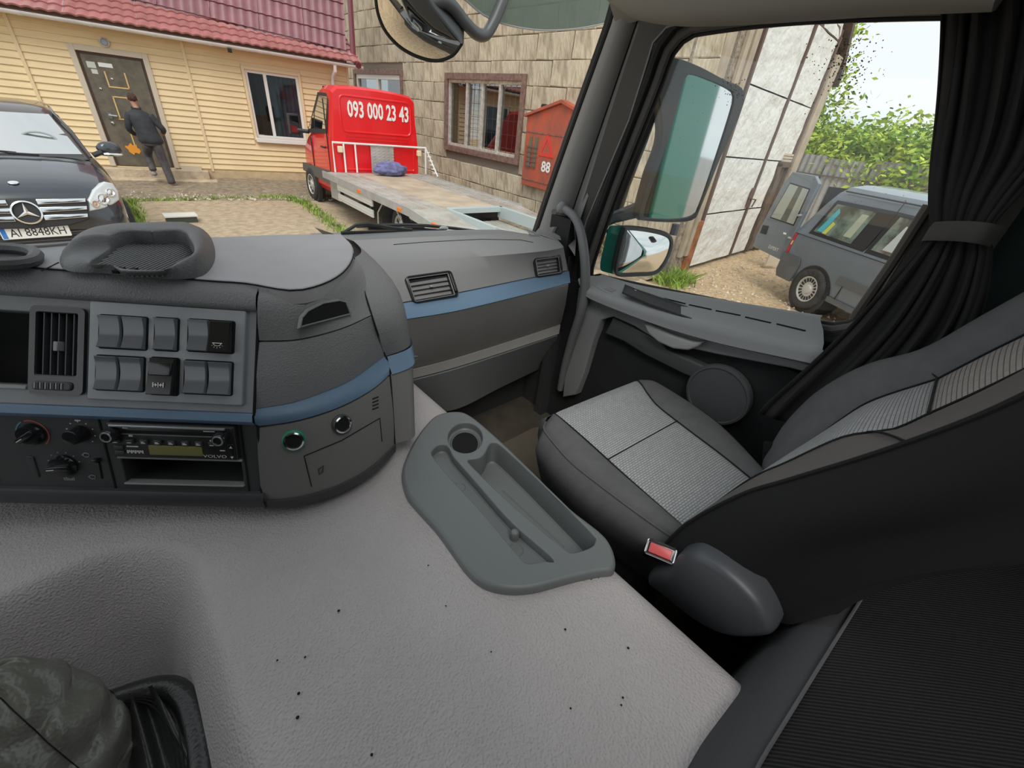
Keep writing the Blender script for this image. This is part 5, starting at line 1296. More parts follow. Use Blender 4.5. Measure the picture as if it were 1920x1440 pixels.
for P in ([(584, 912), (570, 855), (640, 826), (712, 784), (716, 828)],):
    b = B(); b.tube(onsurf(hit_lo, dense_px(P)), .0009, 5); obj('lid_gap', b, M_gap, dash)
P = onsurf(hit_lo, [(597, 880), (606, 873), (605, 884), (598, 889)], .001)
b = B(); b.tube(P, .0012, 5, closed=True); obj('lid_notch', b, M_charc, dash)
for k in range(4):
    P = onsurf(hit_lo, [(698, 748 + k * 6.5), (709, 744 + k * 6.5)], .0005); b = B(); b.tube(P, .0013, 5); obj('louvre_slot', b, M_gap, dash)
# ---- tray moulded on the top pad
ty = thing('dash_tray', 'dark grey ribbed rubber tray on top of the dashboard', 'tray', AZ(260, 480, 1.95))
out_ = lv([(112, 492), (117, 474), (150, 450), (200, 437), (290, 432), (372, 430), (392, 440), (403, 468), (398, 498), (368, 520), (290, 521), (200, 512), (128, 507)], 1.951)
O2 = [(p.x, p.y) for p in cr(out_, 64, True)]; O2 = O2 if area(O2) > 0 else O2[::-1]
inn = lv([(163, 484), (190, 463), (228, 441), (290, 440), (343, 440), (358, 455), (366, 472), (362, 486), (330, 488), (308, 497), (260, 498), (220, 496), (205, 486)], 1.972)
I2 = [(p.x, p.y) for p in cr(inn, 64, True)]; I2 = I2 if area(I2) > 0 else I2[::-1]
cxo = sum(p[0] for p in O2) / 64, sum(p[1] for p in O2) / 64
def ring_by_angle(P):
    r = []
    for k in range(96):
        a = 2 * pi * k / 96; d = Vector((cos(a), sin(a))); best = None
        for i in range(len(P)):
            p, q_ = Vector(P[i]) - Vector(cxo), Vector(P[(i + 1) % len(P)]) - Vector(cxo); e = q_ - p; den = d.x * e.y - d.y * e.x
            if abs(den) < 1e-12: continue
            t = (p.x * e.y - p.y * e.x) / den; s_ = (p.x * d.y - p.y * d.x) / den
            if t > 0 and -1e-6 <= s_ <= 1 + 1e-6: best = t if best is None else max(best, t)
        r.append((cxo[0] + d.x * best, cxo[1] + d.y * best))
    return r
OA, IA = ring_by_angle(O2), ring_by_angle(I2)
notch = Vector(FA.n.x if 0 else (cos(radians(232)), sin(radians(232))))if 0 else Vector((cos(radians(236)), sin(radians(236))))
def hgt(k):
    p = Vector(OA[k]) - Vector(cxo); 
    # low front lip in the middle of the side that faces the driver
    c1 = p.normalized().dot(Vector((FA.n.x, FA.n.y)).normalized())
    lat_ = abs(p.dot(Vector((FA.u.x, FA.u.y))))
    return .030 - (.016 * sstep(.55, .80, c1) if c1 > 0 else 0)
rings = []
for f_, hh in ((0, 0), (.08, .30), (.30, .78), (.50, .97), (.68, 1.02), (.88, 1.0), (.97, .95), (1.0, .88)):
    rings.append([(OA[k][0] * (1 - f_) + IA[k][0] * f_, OA[k][1] * (1 - f_) + IA[k][1] * f_, 1.950 + hgt(k) * hh + (.0)) for k in range(96)])
rings.append([(IA[k][0] * .985 + cxo[0] * .015, IA[k][1] * .985 + cxo[1] * .015, 1.958) for k in range(96)]); rings.append([(IA[k][0] * .96 + cxo[0] * .04, IA[k][1] * .96 + cxo[1] * .04, 1.9545) for k in range(96)])
b = B(); b.loft(rings); n_ = len(b.v); b.f.append(tuple(range(n_ - 96, n_))); M_tray = mat('tray_rubber', (.12, .12, .122), .5, bump=.5, bscale=420, btype='voronoi'); obj('tray_body', b, M_tray, ty, ang=60)
b = B(); c0 = Vector((cxo[0], cxo[1])); uu = Vector((FA.u.x, FA.u.y)).normalized(); vv_ = Vector((-uu.y, uu.x))
IAs = [Vector(p) for p in IA]
def chord(t):
    """ends of the line at offset t along uu inside the inner outline"""
    hits = []
    for i in range(96):
        p, q_ = IAs[i] - c0, IAs[(i + 1) % 96] - c0; a, c_ = p.dot(uu) - t, q_.dot(uu) - t
        if a * c_ < 0: w = a / (a - c_); hits.append((p.lerp(q_, w)).dot(vv_))
    return (min(hits), max(hits)) if len(hits) > 1 else None
for k in range(-16, 17):
    ch = chord(k * .0058)
    if ch and ch[1] - ch[0] > .03:
        a = c0 + uu * (k * .0058) + vv_ * (ch[0] + .004); c_ = c0 + uu * (k * .0058) + vv_ * (ch[1] - .004)
        bb = B(); bb.tube([(a.x, a.y, 1.955), (c_.x, c_.y, 1.955)], .0018, 6); obj('tray_rib', bb, M_tray, ty)
for (x, y) in ((220, 509), (244, 510)):
    p = AZ(x, y, 1.957); f3 = Fr(p, FA.u, (0, 0, 1), (FA.n.x, FA.n.y, 0)); bb = B(f3); bb.box(-.004, -.002, -.012, .004, .003, .0045); obj('tray_slot', bb, M_gap, ty)
# second tray rim at the left edge of the frame
t2 = thing('dash_tray', 'second low oval tray at the left end of the dashboard top', 'tray', AZ(-20, 488, 1.95))
P = [AZ(x, y, 1.952) for x, y in ((-130, 500), (-130, 478), (-60, 473), (20, 473), (62, 478), (72, 488), (55, 499), (0, 503), (-60, 505))]
P = cr(P, 40, True); b = B(); b.tube([p + Vector((0, 0, .006)) for p in P], .0085, 8, closed=True); obj('tray_rim', b, M_tray, t2)
b = B(); b.add([(p.x, p.y, 1.9525) for p in P], [tuple(range(40)) if area([(p.x, p.y) for p in P]) > 0 else tuple(range(39, -1, -1))]); obj('tray_floor', b, M_charc, t2)
b = B(); pA, pB = AZ(78, 508, 1.9505), AZ(110, 492, 1.9505); b.tube([pA, pB], .0008, 5); obj('pad_joint', b, M_gap, dash)
b = B(); b.tube(cr(lv([(-40, 466), (60, 462), (140, 455), (190, 448)], 1.952), 20), .003, 6); obj('windscreen_edge_bead', b, M_light, dash)
# ================================================================ PASSENGER DASHBOARD
pd_ = thing('passenger_dashboard', 'grey passenger side dashboard with two air vents and a large glovebox lid', 'dashboard', (.8, .95, 1.5))
def xl(P, z, n=24): return cr(lv(P, z), n)
PR = [([(640, 458), (690, 456), (860, 450), (985, 446), (1030, 446)], 1.868), ([(655, 473), (700, 470), (860, 466), (1000, 459), (1046, 452)], 1.870), ([(680, 494), (716, 490), (860, 484), (1010, 472), (1056, 464)], 1.862), ([(712, 535), (738, 530), (862, 515), (1004, 492), (1060, 484)], 1.825), ([(735, 571), (753, 567), (860, 548), (1002, 519), (1064, 507)], 1.786)]
R_ = [xl(*r) for r in PR]
b = B(); b.loft([[p + Vector((0, .25, -.03)) for p in R_[0]]] + R_ + [[p + Vector((0, .012, -.002)) for p in R_[-1]]], closed=False)
obj('upper_cover', b, M_plas2, pd_, ang=60)
hit_pd = surf(b)
s0 = xl([(755, 569), (860, 550), (1002, 521), (1065, 508)], 1.783); s1 = xl([(757, 597), (860, 580), (1002, 546), (1067, 529)], 1.758)
b = B(); b.loft([[p + Vector((0, .01, 0)) for p in s0], [p + Vector((0, -.005, 0)) for p in s0], [p + Vector((0, -.006, 0)) for p in s1], [p + Vector((0, .01, 0)) for p in s1]], closed=False); obj('blue_trim_strip', b, M_blue, pd_, ang=40); hit_st = surf(b)
g0 = xl([(758, 600), (860, 583), (1002, 549), (1066, 533)], 1.755); g1 = xl([(760, 694), (860, 668), (1000, 624), (1052, 606)], 1.545)
mid = [(a + c_) / 2 + Vector((0, -.004, 0)) for a, c_ in zip(g0, g1)]
b = B(); b.loft([[p + Vector((0, .012, 0)) for p in g0], g0, mid, g1, [p + Vector((0, .012, 0)) for p in g1]], closed=False); obj('glovebox_lid', b, mat('glovebox_grey', (.44, .43, .41), .5, bump=.2, bscale=500, var=.07, vscale=5), pd_, ang=50); hit_gl = surf(b)
h0 = xl([(760, 697), (860, 671), (1000, 627), (1051, 609)], 1.541); h1 = xl([(761, 713), (860, 687), (1000, 642), (1048, 626)], 1.510)
b = B(); b.loft([[p + Vector((0, .012, 0)) for p in h0], h0, h1, [p + Vector((0, .012, 0)) for p in h1]], closed=False); obj('lid_lower_edge', b, MATS['glovebox_grey'], pd_, ang=50)
k0 = xl([(761, 717), (860, 691), (1000, 645), (1046, 629)], 1.504); k1 = xl([(800, 775), (862, 765), (940, 726), (1028, 684)], 1.29)
b = B(); b.loft([[p + Vector((0, .012, 0)) for p in k0], k0, [(a + c_) / 2 for a, c_ in zip(k0, k1)], k1, [p + Vector((0, .1, -.02)) for p in k1]], closed=False); obj('lower_knee_panel', b, mat('cool_grey_plastic', (.27, .29, .29), .5, bump=.2, bscale=500), pd_, ang=50)
b = B(); b.loft([[p + Vector((0, .016, 0)) for p in q_] for q_ in (R_[-1], s0, s1, g0, g1, h1, k1)], closed=False); obj('dark_backing', b, M_gap, pd_)
# right end cheek
b = B(); ce = [R_[0][-1] + Vector((0, .12, 0)), R_[1][-1], R_[2][-1], R_[3][-1], s0[-1], s1[-1], g1[-1], k0[-1], k1[-1]]
b.loft([ce, [p + Vector((.012, .01, 0)) for p in ce], [p + Vector((.014, .18, 0)) for p in ce]], closed=False); obj('end_cheek', b, M_plas2, pd_, ang=50)
cl_ = [R_[0][0] + Vector((-.03, .05, .0)), R_[2][0], R_[3][0], s0[0], s1[0], g1[0], k0[0], AZ(762, 740, 1.45)]
b = B(); b.loft([cl_, [p + Vector((-.01, .03, 0)) for p in cl_], [p + Vector((-.03, .10, -.06)) for p in cl_]], closed=False); obj('end_cheek', b, M_gap, pd_, ang=50)
b = B(); b.tube(onsurf(hit_pd, dense_px([(738, 459), (800, 454), (900, 449), (975, 450), (1000, 455)]), .0004), .0012, 5); obj('speaker_lid_gap', b, M_gap, pd_)
# rectangular vents
def rvent(P, nm, knurl=True):
    ctr = (sum(p[0] for p in P) / 4, sum(p[1] for p in P) / 4); fr = local(hit_pd, ctr, ((P[1][0] + P[2][0]) / 2 - 1, (P[1][1] + P[2][1]) / 2))
    q_ = [fr.px(*p) for p in P]; x0 = (q_[0][0] + q_[3][0]) / 2; x1 = (q_[1][0] + q_[2][0]) / 2; y1 = (q_[0][1] + q_[1][1]) / 2; y0 = (q_[2][1] + q_[3][1]) / 2
    w = x1 - x0; h = y1 - y0; ri = rrect(x0 + .006, y0 + .006, x1 - .016, y1 - .010, .003); ro = rrect(x0, y0, x1, y1, .012)
    b = B(fr); b.holed(inset(ro, .003), [ri], .010); b.loft([[(a, c_, hh) for a, c_ in inset(ro, d)] for d, hh in ((0, -.012), (0, .006), (.001, .009), (.003, .010))]); b.pocket(ri, .010, .03, .001, floor=False)
    v_ = obj('air_vent', b, M_gloss, pd_, ang=40)
    b = B(fr); b.box(x0, y0, -.0225, x1, y1, -.020); obj('vent_duct', b, M_gap, v_)
    for k in range(5):
        b = B(fr); y = y0 + .010 + (h - .024) * k / 4; b.box(x0 + .006, y - .0010, -.008, x1 - .016, y + .0010, .004); obj('vent_slat', b, M_blk, v_)
    for k in range(8):
        b = B(fr); x = x0 + .010 + (w - .032) * k / 7; b.box(x - .0006, y0 + .006, -.018, x + .0006, y1 - .01, -.004); obj('vent_vane', b, M_charc, v_)
    b = B(fr); b.box((x0 + x1) / 2 - .010, (y0 + y1) / 2 - .002, .004, (x0 + x1) / 2 - .002, (y0 + y1) / 2 + .003, .011); obj('vent_knob', b, M_light, v_, bevel=.001)
    b = B(fr); b.soft(rrect(x1 - .013, y0 + .012, x1 - .006, y1 - .012, .003), .008, .016, .002); obj('thumb_wheel', b, M_gloss, v_)
    b = B(fr); b.tube([(a, c_, .0105) for a, c_ in rrect(x0 + .005, y0 + .005, x1 - .015, y1 - .009, .003)], .0007, 5, closed=True); obj('vent_bead', b, M_light, v_)
rvent([(758, 520), (846, 507), (858, 558), (773, 571)], 'l'); rvent([(995, 482), (1047, 478), (1054, 512), (1006, 522)], 'r')
fr = local(hit_gl, (777, 672), (800, 666)); b = B(fr); b.lathe([(.012, 0), (.012, .001), (.0105, .0018), (.009, .0006), (.0003, .0008)], 22); obj('glovebox_lock', b, MATS['glovebox_grey'], pd_, ang=30)

# ================================================================ A-PILLAR, DOOR, WINDOW FRAME, GLASS
def P3(x, y, d): return AY(x, y, d)
rowsP = []
for t in [i / 10 for i in range(11)]:
    def lp_(a, c_): return a + (c_ - a) * t
    y_ = 445 - 445 * t - 12 * (t > .99)
    def pt(xb, xt, db, dt): return P3(lp_(xb, xt), y_, lp_(db, dt))
    bow = 3 * sin(pi * t)
    rowsP.append([pt(1004 - bow, 1161, 1.16, 1.02), pt(1008 - bow, 1166, 1.13, .99), pt(1022 - bow, 1178, 1.09, .965), pt(1045, 1200, 1.05, .94), pt(1056, 1208, 1.045, .935), pt(1064, 1218, 1.03, .92), pt(1072, 1226, 1.0, .90), pt(1076, 1232, .99, .895)])
b = B(); b.loft(rowsP, closed=False, flip=True); pilr = struct(obj('trim_1', b, M_pil, ang=50), 'grey plastic windscreen pillar trim at the passenger side')
hit_pl = surf(b)
b = B(); b.tube([r[4] + Vector((0, -.001, 0)) for r in rowsP], .0022, 5); obj('pillar_groove', b, M_gap, pilr)
b = B(); b.tube([r[0] + Vector((-.006, 0, 0)) for r in rowsP], .007, 6); b.loft([[r[0] + Vector((-.008, .0, 0)) for r in rowsP], [r[0] + Vector((.004, .03, 0)) for r in rowsP]], closed=False); obj('glass_seal', b, M_rubber, pilr)
fr = local(hit_pl, (1039, 397), (1050, 393)); b = B(fr); b.lathe([(.012, 0), (.011, .003), (.007, .0035), (.006, .002), (.0003, .002)], 20); obj('screw_cap', b, M_pil, pilr, ang=30)
# pillar foot sweeping into the dashboard
b = B(); b.loft([[AZ(988, 446, 1.86), AZ(1000, 440, 1.87), P3(1010, 428, 1.14)], [AZ(1030, 446, 1.86), P3(1035, 436, 1.06), P3(1040, 425, 1.05)], [AZ(1060, 452, 1.85), P3(1064, 440, 1.02), P3(1066, 425, 1.02)], [AZ(1078, 480, 1.82), P3(1080, 450, .98), P3(1078, 425, .98)]], closed=False); obj('pillar_foot', b, M_pil, pilr, ang=60)
# door frame rubber between pillar and window
WX = 1.25
opening = [(.905, 1.772), (.875, 1.762), (.733, 1.777), (.354, 1.830), (.19, 1.850), (.145, 1.862), (.112, 1.895), (.108, 1.95), (.108, 2.38), (.12, 2.42), (.16, 2.437), (.486, 2.445), (.72, 2.433), (.765, 2.42), (.790, 2.385), (.800, 2.32), (.86, 2.05)]
OP = [(p.x, p.y) for p in cr([(a, c_, 0) for a, c_ in opening], 90, True)]
DFr = Fr((WX, 0, 0), (0, 1, 0), (0, 0, 1), (-1, 0, 0))       # door plane: u forward, v up, n into the cab
OPc = OP if area(OP) > 0 else OP[::-1]
outer = [(-.02, 1.70), (1.0, 1.66), (1.03, 1.78), (.93, 2.35), (.90, 2.50), (.82, 2.66), (-.02, 2.68)]
b = B(DFr); b.holed(outer, [inset(OPc, -.028)], .0); b.pocket(inset(OPc, -.028), .0, .03, .006, floor=False); b.loft([[(a, c_, h) for a, c_ in outer] for h in (-.05, 0)])
dfm = struct(obj('window_4', b, mat('frame_brown_grey', (.055, .052, .047), .6), ang=40), 'cab door window frame with black rubber seal', 'window')
b = B(DFr); b.tube([(a, c_, .004) for a, c_ in inset(OPc, -.040)], .014, 8, closed=True); obj('rubber_seal', b, M_rubber, dfm)
b = B(DFr); b.tube([(a, c_, -.008) for a, c_ in inset(OPc, -.016)], .012, 8, closed=True); obj('grey_seal_lip', b, mat('seal_grey', (.10, .095, .088), .6), dfm)
b = B(DFr); b.tube([(a, c_, -.02) for a, c_ in inset(OPc, -.004)], .006, 6, closed=True); obj('inner_seal_bead', b, M_rubber, dfm)
# spotted side glass: rain and dirt specks as real little drops on the pane
M_cabglass = glass('cab_glass', (.97, .985, .98), .035)
b = B(DFr); b.prism(inset(OPc, -.02), -.034, -.030); obj('window_pane', b, M_cabglass, dfm, ang=0)
b = B(DFr); rnd = random.Random(5)
def drop(u, v, s):
    n_ = 6; a0 = rnd.random() * 6
    b.add([(u + s * cos(a0 + k * 2 * pi / n_), v + s * sin(a0 + k * 2 * pi / n_), -.0298) for k in range(n_)] + [(u, v, -.0298 + s * .5)], [(k, (k + 1) % n_, n_) for k in range(n_)])
for k in range(330):
    px_, py_ = rnd.gauss(1585, 28), rnd.gauss(105, 42)
    u, v = DFr.px(px_, py_, -.03)
    if .13 < u < .75 and v < 2.42: drop(u, v, rnd.uniform(.0006, .0017))
for k in range(60):
    px_, py_ = rnd.gauss(1375, 14), rnd.gauss(172, 14); u, v = DFr.px(px_, py_, -.03); drop(u, v, rnd.uniform(.0006, .0016))
for k in range(160):
    u, v = DFr.px(rnd.uniform(1180, 1700), rnd.uniform(80, 480), -.03)
    if .14 < u < .75 and 1.9 < v < 2.4: drop(u, v, rnd.uniform(.0004, .0009))
o_ = obj('dirt_speck', b, mat('dirt_brown', (.12, .10, .08), .7), dfm, ang=0); o_['kind'] = 'stuff'
# thin line of teal body outside the seal
b = B(); b.loft([[AX(x, y, 1.285) for x, y in q_] for q_ in (((1040, 520), (1056, 430), (1112, 385), (1160, 290), (1200, 205), (1235, 110)), ((1088, 500), (1098, 430), (1122, 385), (1168, 290), (1206, 205), (1240, 110)))], closed=False)
b.loft([[AX(x, y, 1.30) for x, y in q_] for q_ in (((1040, 520), (1056, 430), (1112, 385), (1160, 290), (1200, 205), (1235, 110)), ((1088, 500), (1098, 430), (1122, 385), (1168, 290), (1206, 205), (1240, 110)))], closed=False)
tb = thing('truck_bodywork', 'teal green painted cab bodywork seen outside the door seal and in the mirrors', 'truck body', (1.3, .5, 1.0))
obj('pillar_skin', b, M_teal, tb, ang=40)
b = B(); b.box(1.315, -1.6, .9, 1.335, .95, 1.70); b.box(1.315, -1.6, 1.6, 1.335, .02, 2.75); b.box(1.315, .02, 2.5, 1.335, .85, 2.75); obj('door_skin', b, M_teal, tb, bevel=.006)
b = B(); b.box(1.0, -4.2, .8, 1.32, -1.7, 2.2); obj('rear_fairing', b, M_galv, tb, bevel=.02)
# black door aperture trim between pillar and seal
b = B(); b.loft([[r[-1] for r in rowsP], [r[-1] + Vector((.05, .03, 0)) for r in rowsP], [r[-1] + Vector((.12, .0, 0)) for r in rowsP]], closed=False); obj('aperture_trim', b, M_rubber, pilr)
b = B(); b.tube([AX(x, y, 1.235) for x, y in ((1085, 470), (1100, 415), (1140, 320), (1180, 225), (1210, 130), (1225, 80), (1250, 52), (1300, 34), (1500, 12), (1700, -8))], .004, 5); obj('seal_highlight', b, mat('seal_grey2', (.18, .17, .16), .4), pilr)
b = B(); b.box(1.195, .985, 1.70, 1.25, 1.08, 1.93); obj('pillar_base_filler', b, M_rubber, pilr)
# header trim over the window
b = B(); b.loft([[(1.10, .02, 2.60), (1.20, .02, 2.52), (1.27, .02, 2.50)], [(1.10, .55, 2.60), (1.20, .6, 2.52), (1.27, .6, 2.50)], [(1.12, .80, 2.60), (1.21, .84, 2.52), (1.27, .88, 2.48)], [(1.12, 1.0, 2.6), (1.2, 1.0, 2.52), (1.27, 1.0, 2.46)]], closed=False); obj('header_trim', b, M_pil, pilr, ang=50)
b = B(); b.tube(cr([AX(x, y, 1.06) for x, y in ((1135, -60), (1175, -26), (1215, -6), (1290, 2), (1400, -4), (1520, -16), (1700, -34), (1900, -50))], 40), .042, 12); obj('header_roll', b, M_warm, pilr)
# door inner panel
IX = 1.20
door = struct(obj('door_4', B().box(IX + .02, -.02, 1.10, 1.26, 1.0, 1.72), M_doordark, ang=0), 'dark inner panel of the truck passenger door', 'door')
L1 = [(1085, 520), (1102, 543), (1225, 581), (1356, 610), (1487, 642), (1545, 650)]; L2 = [(1090, 545), (1110, 562), (1225, 607), (1342, 642), (1487, 674), (1560, 690)]
a1 = cr([AX(x, y, 1.155) for x, y in L1], 40); a2 = cr([AX(x, y, 1.15) for x, y in L2], 40)
a0 = [Vector((1.252, p.y, p.z + .035)) for p in cr([(1.25, .93, 1.735), (1.25, .733, 1.745), (1.25, .354, 1.797), (1.25, .10, 1.835)], 40)]
for p, q_ in zip(a0, a1): p.y = q_.y * .9 + .06
b = B(); b.loft([a0, [p + Vector((-.02, 0, -.003)) for p in a0], [p.lerp(q_, .5) for p, q_ in zip(a0, a1)], [p.lerp(q_, .9) for p, q_ in zip(a0, a1)], [p + Vector((-.002, 0, -.006)) for p in a1], [p.lerp(q_, .6) for p, q_ in zip(a1, a2)], a2, [p + Vector((.03, 0, -.012)) for p in a2], [p + Vector((.075, 0, -.01)) for p in a2]], closed=False)
obj('armrest_ledge', b, M_doorpl, door, ang=60); hit_dr = surf(b)
# front frame of the door card that curves down around the dark recess
P = [(1085, 540), (1110, 560), (1225, 605), (1342, 640), (1487, 675), (1600, 705), (1600, 720), (1480, 690), (1342, 664), (1235, 640), (1190, 612), (1150, 594), (1128, 600), (1112, 640), (1095, 700), (1080, 740), (1055, 745), (1060, 690), (1075, 620)]
f4 = Fr((IX, 0, 0), (0, 1, 0), (0, 0, 1), (-1, 0, 0))
P = [f4.px(x, y, .012) for x, y in P]; P = P if area(P) > 0 else P[::-1]
b = B(f4); b.soft(P, -.02, .014, .006); obj('door_card_frame', b, M_doorpl, door, ang=40)
P = [(1150, 596), (1240, 640), (1250, 655), (1330, 690), (1345, 700), (1310, 712), (1280, 700), (1210, 665), (1170, 640), (1135, 625)]
P = [f4.px(x, y, .004) for x, y in P]; P = P if area(P) > 0 else P[::-1]
b = B(f4); b.soft(P, -.02, .008, .006); obj('recess_panel', b, mat('door_mid_dark', (.075, .078, .08), .6), door, ang=40)
# light grey pull handle
P = [(1207, 606), (1222, 610), (1260, 627), (1300, 640), (1322, 640), (1310, 650), (1290, 657), (1262, 654), (1235, 642), (1216, 626)]
P = [f4.px(x, y, .03) for x, y in P]; P = P if area(P) > 0 else P[::-1]
b = B(f4); b.soft(P, .0, .034, .008, 4); obj('pull_handle', b, mat('handle_pale_grey', (.42, .42, .41), .45), door, ang=50)
# speaker
c_ = f4.px(1343, 742, .01); b = B(f4); b.lathe([(.095, -.01), (.095, .006), (.092, .011), (.086, .012), (.083, .009), (.05, .0105), (.0005, .011)], 48, *c_); spk = obj('speaker_grille', b, mat('speaker_charcoal', (.085, .088, .092), .7, bump=.6, bscale=900, btype='voronoi'), door, ang=40)
# details on the ledge: switch plate, bin, slots
fr = local(hit_dr, (1125, 545), (1160, 556))
P = onf(fr, [(1108, 534), (1123, 530), (1163, 544), (1143, 552)]); P = P if area(P) > 0 else P[::-1]
b = B(fr); b.soft(P, -.002, .002, .001); sw_ = obj('switch_plate', b, M_doorpl, door, ang=40)
P = onf(fr, [(1132, 543), (1145, 540), (1156, 545), (1146, 549)]); P = P if area(P) > 0 else P[::-1]; b = B(fr); b.soft(P, .002, .004, .001); obj('window_switch', b, M_plas2, sw_, ang=40)
P3_ = [(1172, 548), (1200, 556), (1362, 590), (1352, 604), (1325, 602), (1220, 578), (1168, 560)]
pts = []
for x, y in P3_:
    h, n = hit_dr(x, y)
    if h is not None: pts.append(h)
if len(pts) > 3:
    cc = sum(pts, Vector()) / len(pts); fr = Fr(cc, (pts[2] - pts[0]), None, Vector((-.35, 0, 1)).normalized()); fr.u = (fr.u - fr.n * fr.u.dot(fr.n)).normalized(); fr.v = fr.n.cross(fr.u)
    P = [fr.inv(p)[:2] for p in pts]; P = P if area(P) > 0 else P[::-1]
    b = B(fr); b.loft([[(a, c_, h) for a, c_ in inset(P, d)] for d, h in ((-.004, .002), (-.003, .0075), (.0, .008), (.002, .004))]); b.add([(a, c_, .0045) for a, c_ in inset(P, .0015)], [tuple(range(len(P)))]); bn_ = obj('door_bin', b, mat('bin_dark', (.05, .052, .053), .6), door, ang=40)
fr2 = f4
b = B(); 
for k, (x0, y0, x1, y1) in enumerate(((1245, 560, 1285, 570), (1292, 572, 1334, 581), (1342, 583, 1388, 592), (1397, 595, 1445, 606), (1456, 608, 1510, 621))):
    A_, C_ = hit_dr(x0, y0)[0], hit_dr(x1, y1)[0]
    if A_ is None or C_ is None: continue
    b = B(); b.tube([A_ + Vector((0, 0, .0008)), C_ + Vector((0, 0, .0008))], .0022, 6); obj('demister_slot', b, M_gap, door)
A_ = hit_dr(1188, 553)[0]
if A_ is not None:
    b = lump(A_ + Vector((0, 0, .012)), (.012, .02, .012), 4, 12, .3); tag(obj('crumpled_paper', b, mat('paper_grey', (.45, .45, .44), .8)), 'small crumpled grey paper in the door bin', 'paper')
# curved grab handle in front of the pillar
gh = thing('grab_handle', 'tall curved grey grab handle beside the passenger dashboard', 'handle', AX(1095, 500, 1.17))
path = cr([AX(x, y, d) for x, y, d in ((1058, 392, 1.19), (1068, 398, 1.18), (1082, 415, 1.17), (1092, 450, 1.165), (1097, 500, 1.16), (1096, 550, 1.16), (1088, 590, 1.16), (1072, 640, 1.17), (1058, 690, 1.18), (1050, 730, 1.19))], 44)
b = B(); b.tube(path, [.013 + .004 * sin(pi * i / 43) for i in range(44)], 14); obj('handle_grip', b, mat('handle_grey', (.18, .185, .19), .45, bump=.15, bscale=600), gh)
b = lump(path[0] + Vector((0, .01, 0)), (.02, .02, .022), 3, 14, .05); obj('handle_mount', b, M_plas2, gh)
# windscreen
WS = lambda x, z: Vector((x, 1.235 - .11 * (x / 1.2) ** 2 - .18 * (z - 1.85), z))
b = B(); b.grid(lambda u, v: WS(-1.15 + 2.33 * u, 1.84 + .95 * v), 24, 4); struct(obj('window_5', b, M_cabglass, ang=60), 'large cab windscreen pane', 'window')
# wiper resting at the foot of the windscreen
wi = thing('windscreen_wiper', 'black windscreen wiper lying along the bottom of the windscreen', 'wiper', AY(800, 437, 1.33))
def wy(x, y, d=1.34): return AY(x, y, d)
b = B(); b.tube([wy(640, 437), (wy(780, 434)), wy(880, 437), wy(950, 441)], .006, 6); obj('wiper_blade', b, M_rubber, wi)
b = B(); b.tube([wy(648, 434, 1.345), wy(668, 422, 1.35), wy(690, 420, 1.35), wy(735, 427, 1.345), wy(772, 431, 1.34)], .0055, 6); b.tube([wy(668, 424, 1.36), wy(760, 422, 1.36), wy(800, 423, 1.36), wy(850, 428, 1.35), wy(940, 440, 1.33)], .006, 6); b.tube([wy(690, 429, 1.36), wy(800, 430, 1.36), wy(830, 433, 1.35)], .004, 6); obj('wiper_arm', b, mat('wiper_black', (.035, .035, .038), .3), wi)
b = lump(wy(832, 428, 1.345), (.02, .012, .008), 2, 12, .1); obj('wiper_pivot', b, M_galv, wi)
# outside sun visor
sv = thing('sun_visor', 'smoky green translucent outside sun visor above the windscreen', 'visor', AY(1000, 0, 1.45))
ft = [(780, -60), (870, -2), (900, 24), (935, 42), (975, 52), (1020, 57), (1070, 55), (1110, 49), (1150, 40), (1185, 28)]
low = cr([AY(x, y, 1.46) for x, y in ft], 30)
b = B(); b.loft([low, [p + Vector((0, -.01, .07)) for p in low], [Vector((p.x, p.y - .03, 2.78)) for p in low]], closed=False)
def visormat():
    m = bpy.data.materials.new('smoked_green_acrylic'); m.use_nodes = True; t = m.node_tree; t.nodes.clear(); N = t.nodes.new
    tr = N('ShaderNodeBsdfTransparent'); tr.inputs['Color'].default_value = (.30, .38, .34, 1); df = N('ShaderNodeBsdfPrincipled'); df.inputs['Base Color'].default_value = (.13, .18, .155, 1); df.inputs['Roughness'].default_value = .25
    tl = N('ShaderNodeBsdfTranslucent'); tl.inputs['Color'].default_value = (.20, .26, .23, 1)
    m1 = N('ShaderNodeMixShader'); m1.inputs['Fac'].default_value = .5; m2 = N('ShaderNodeMixShader'); m2.inputs['Fac'].default_value = .22; o = N('ShaderNodeOutputMaterial'); K = t.links.new
    K(df.outputs[0], m1.inputs[1]); K(tl.outputs[0], m1.inputs[2]); K(m1.outputs[0], m2.inputs[1]); K(tr.outputs[0], m2.inputs[2]); K(m2.outputs[0], o.inputs['Surface']); return m
obj('visor_sheet', b, visormat(), sv, ang=60)
b = B(); b.tube(low, .003, 5); obj('visor_edge', b, M_light, sv)
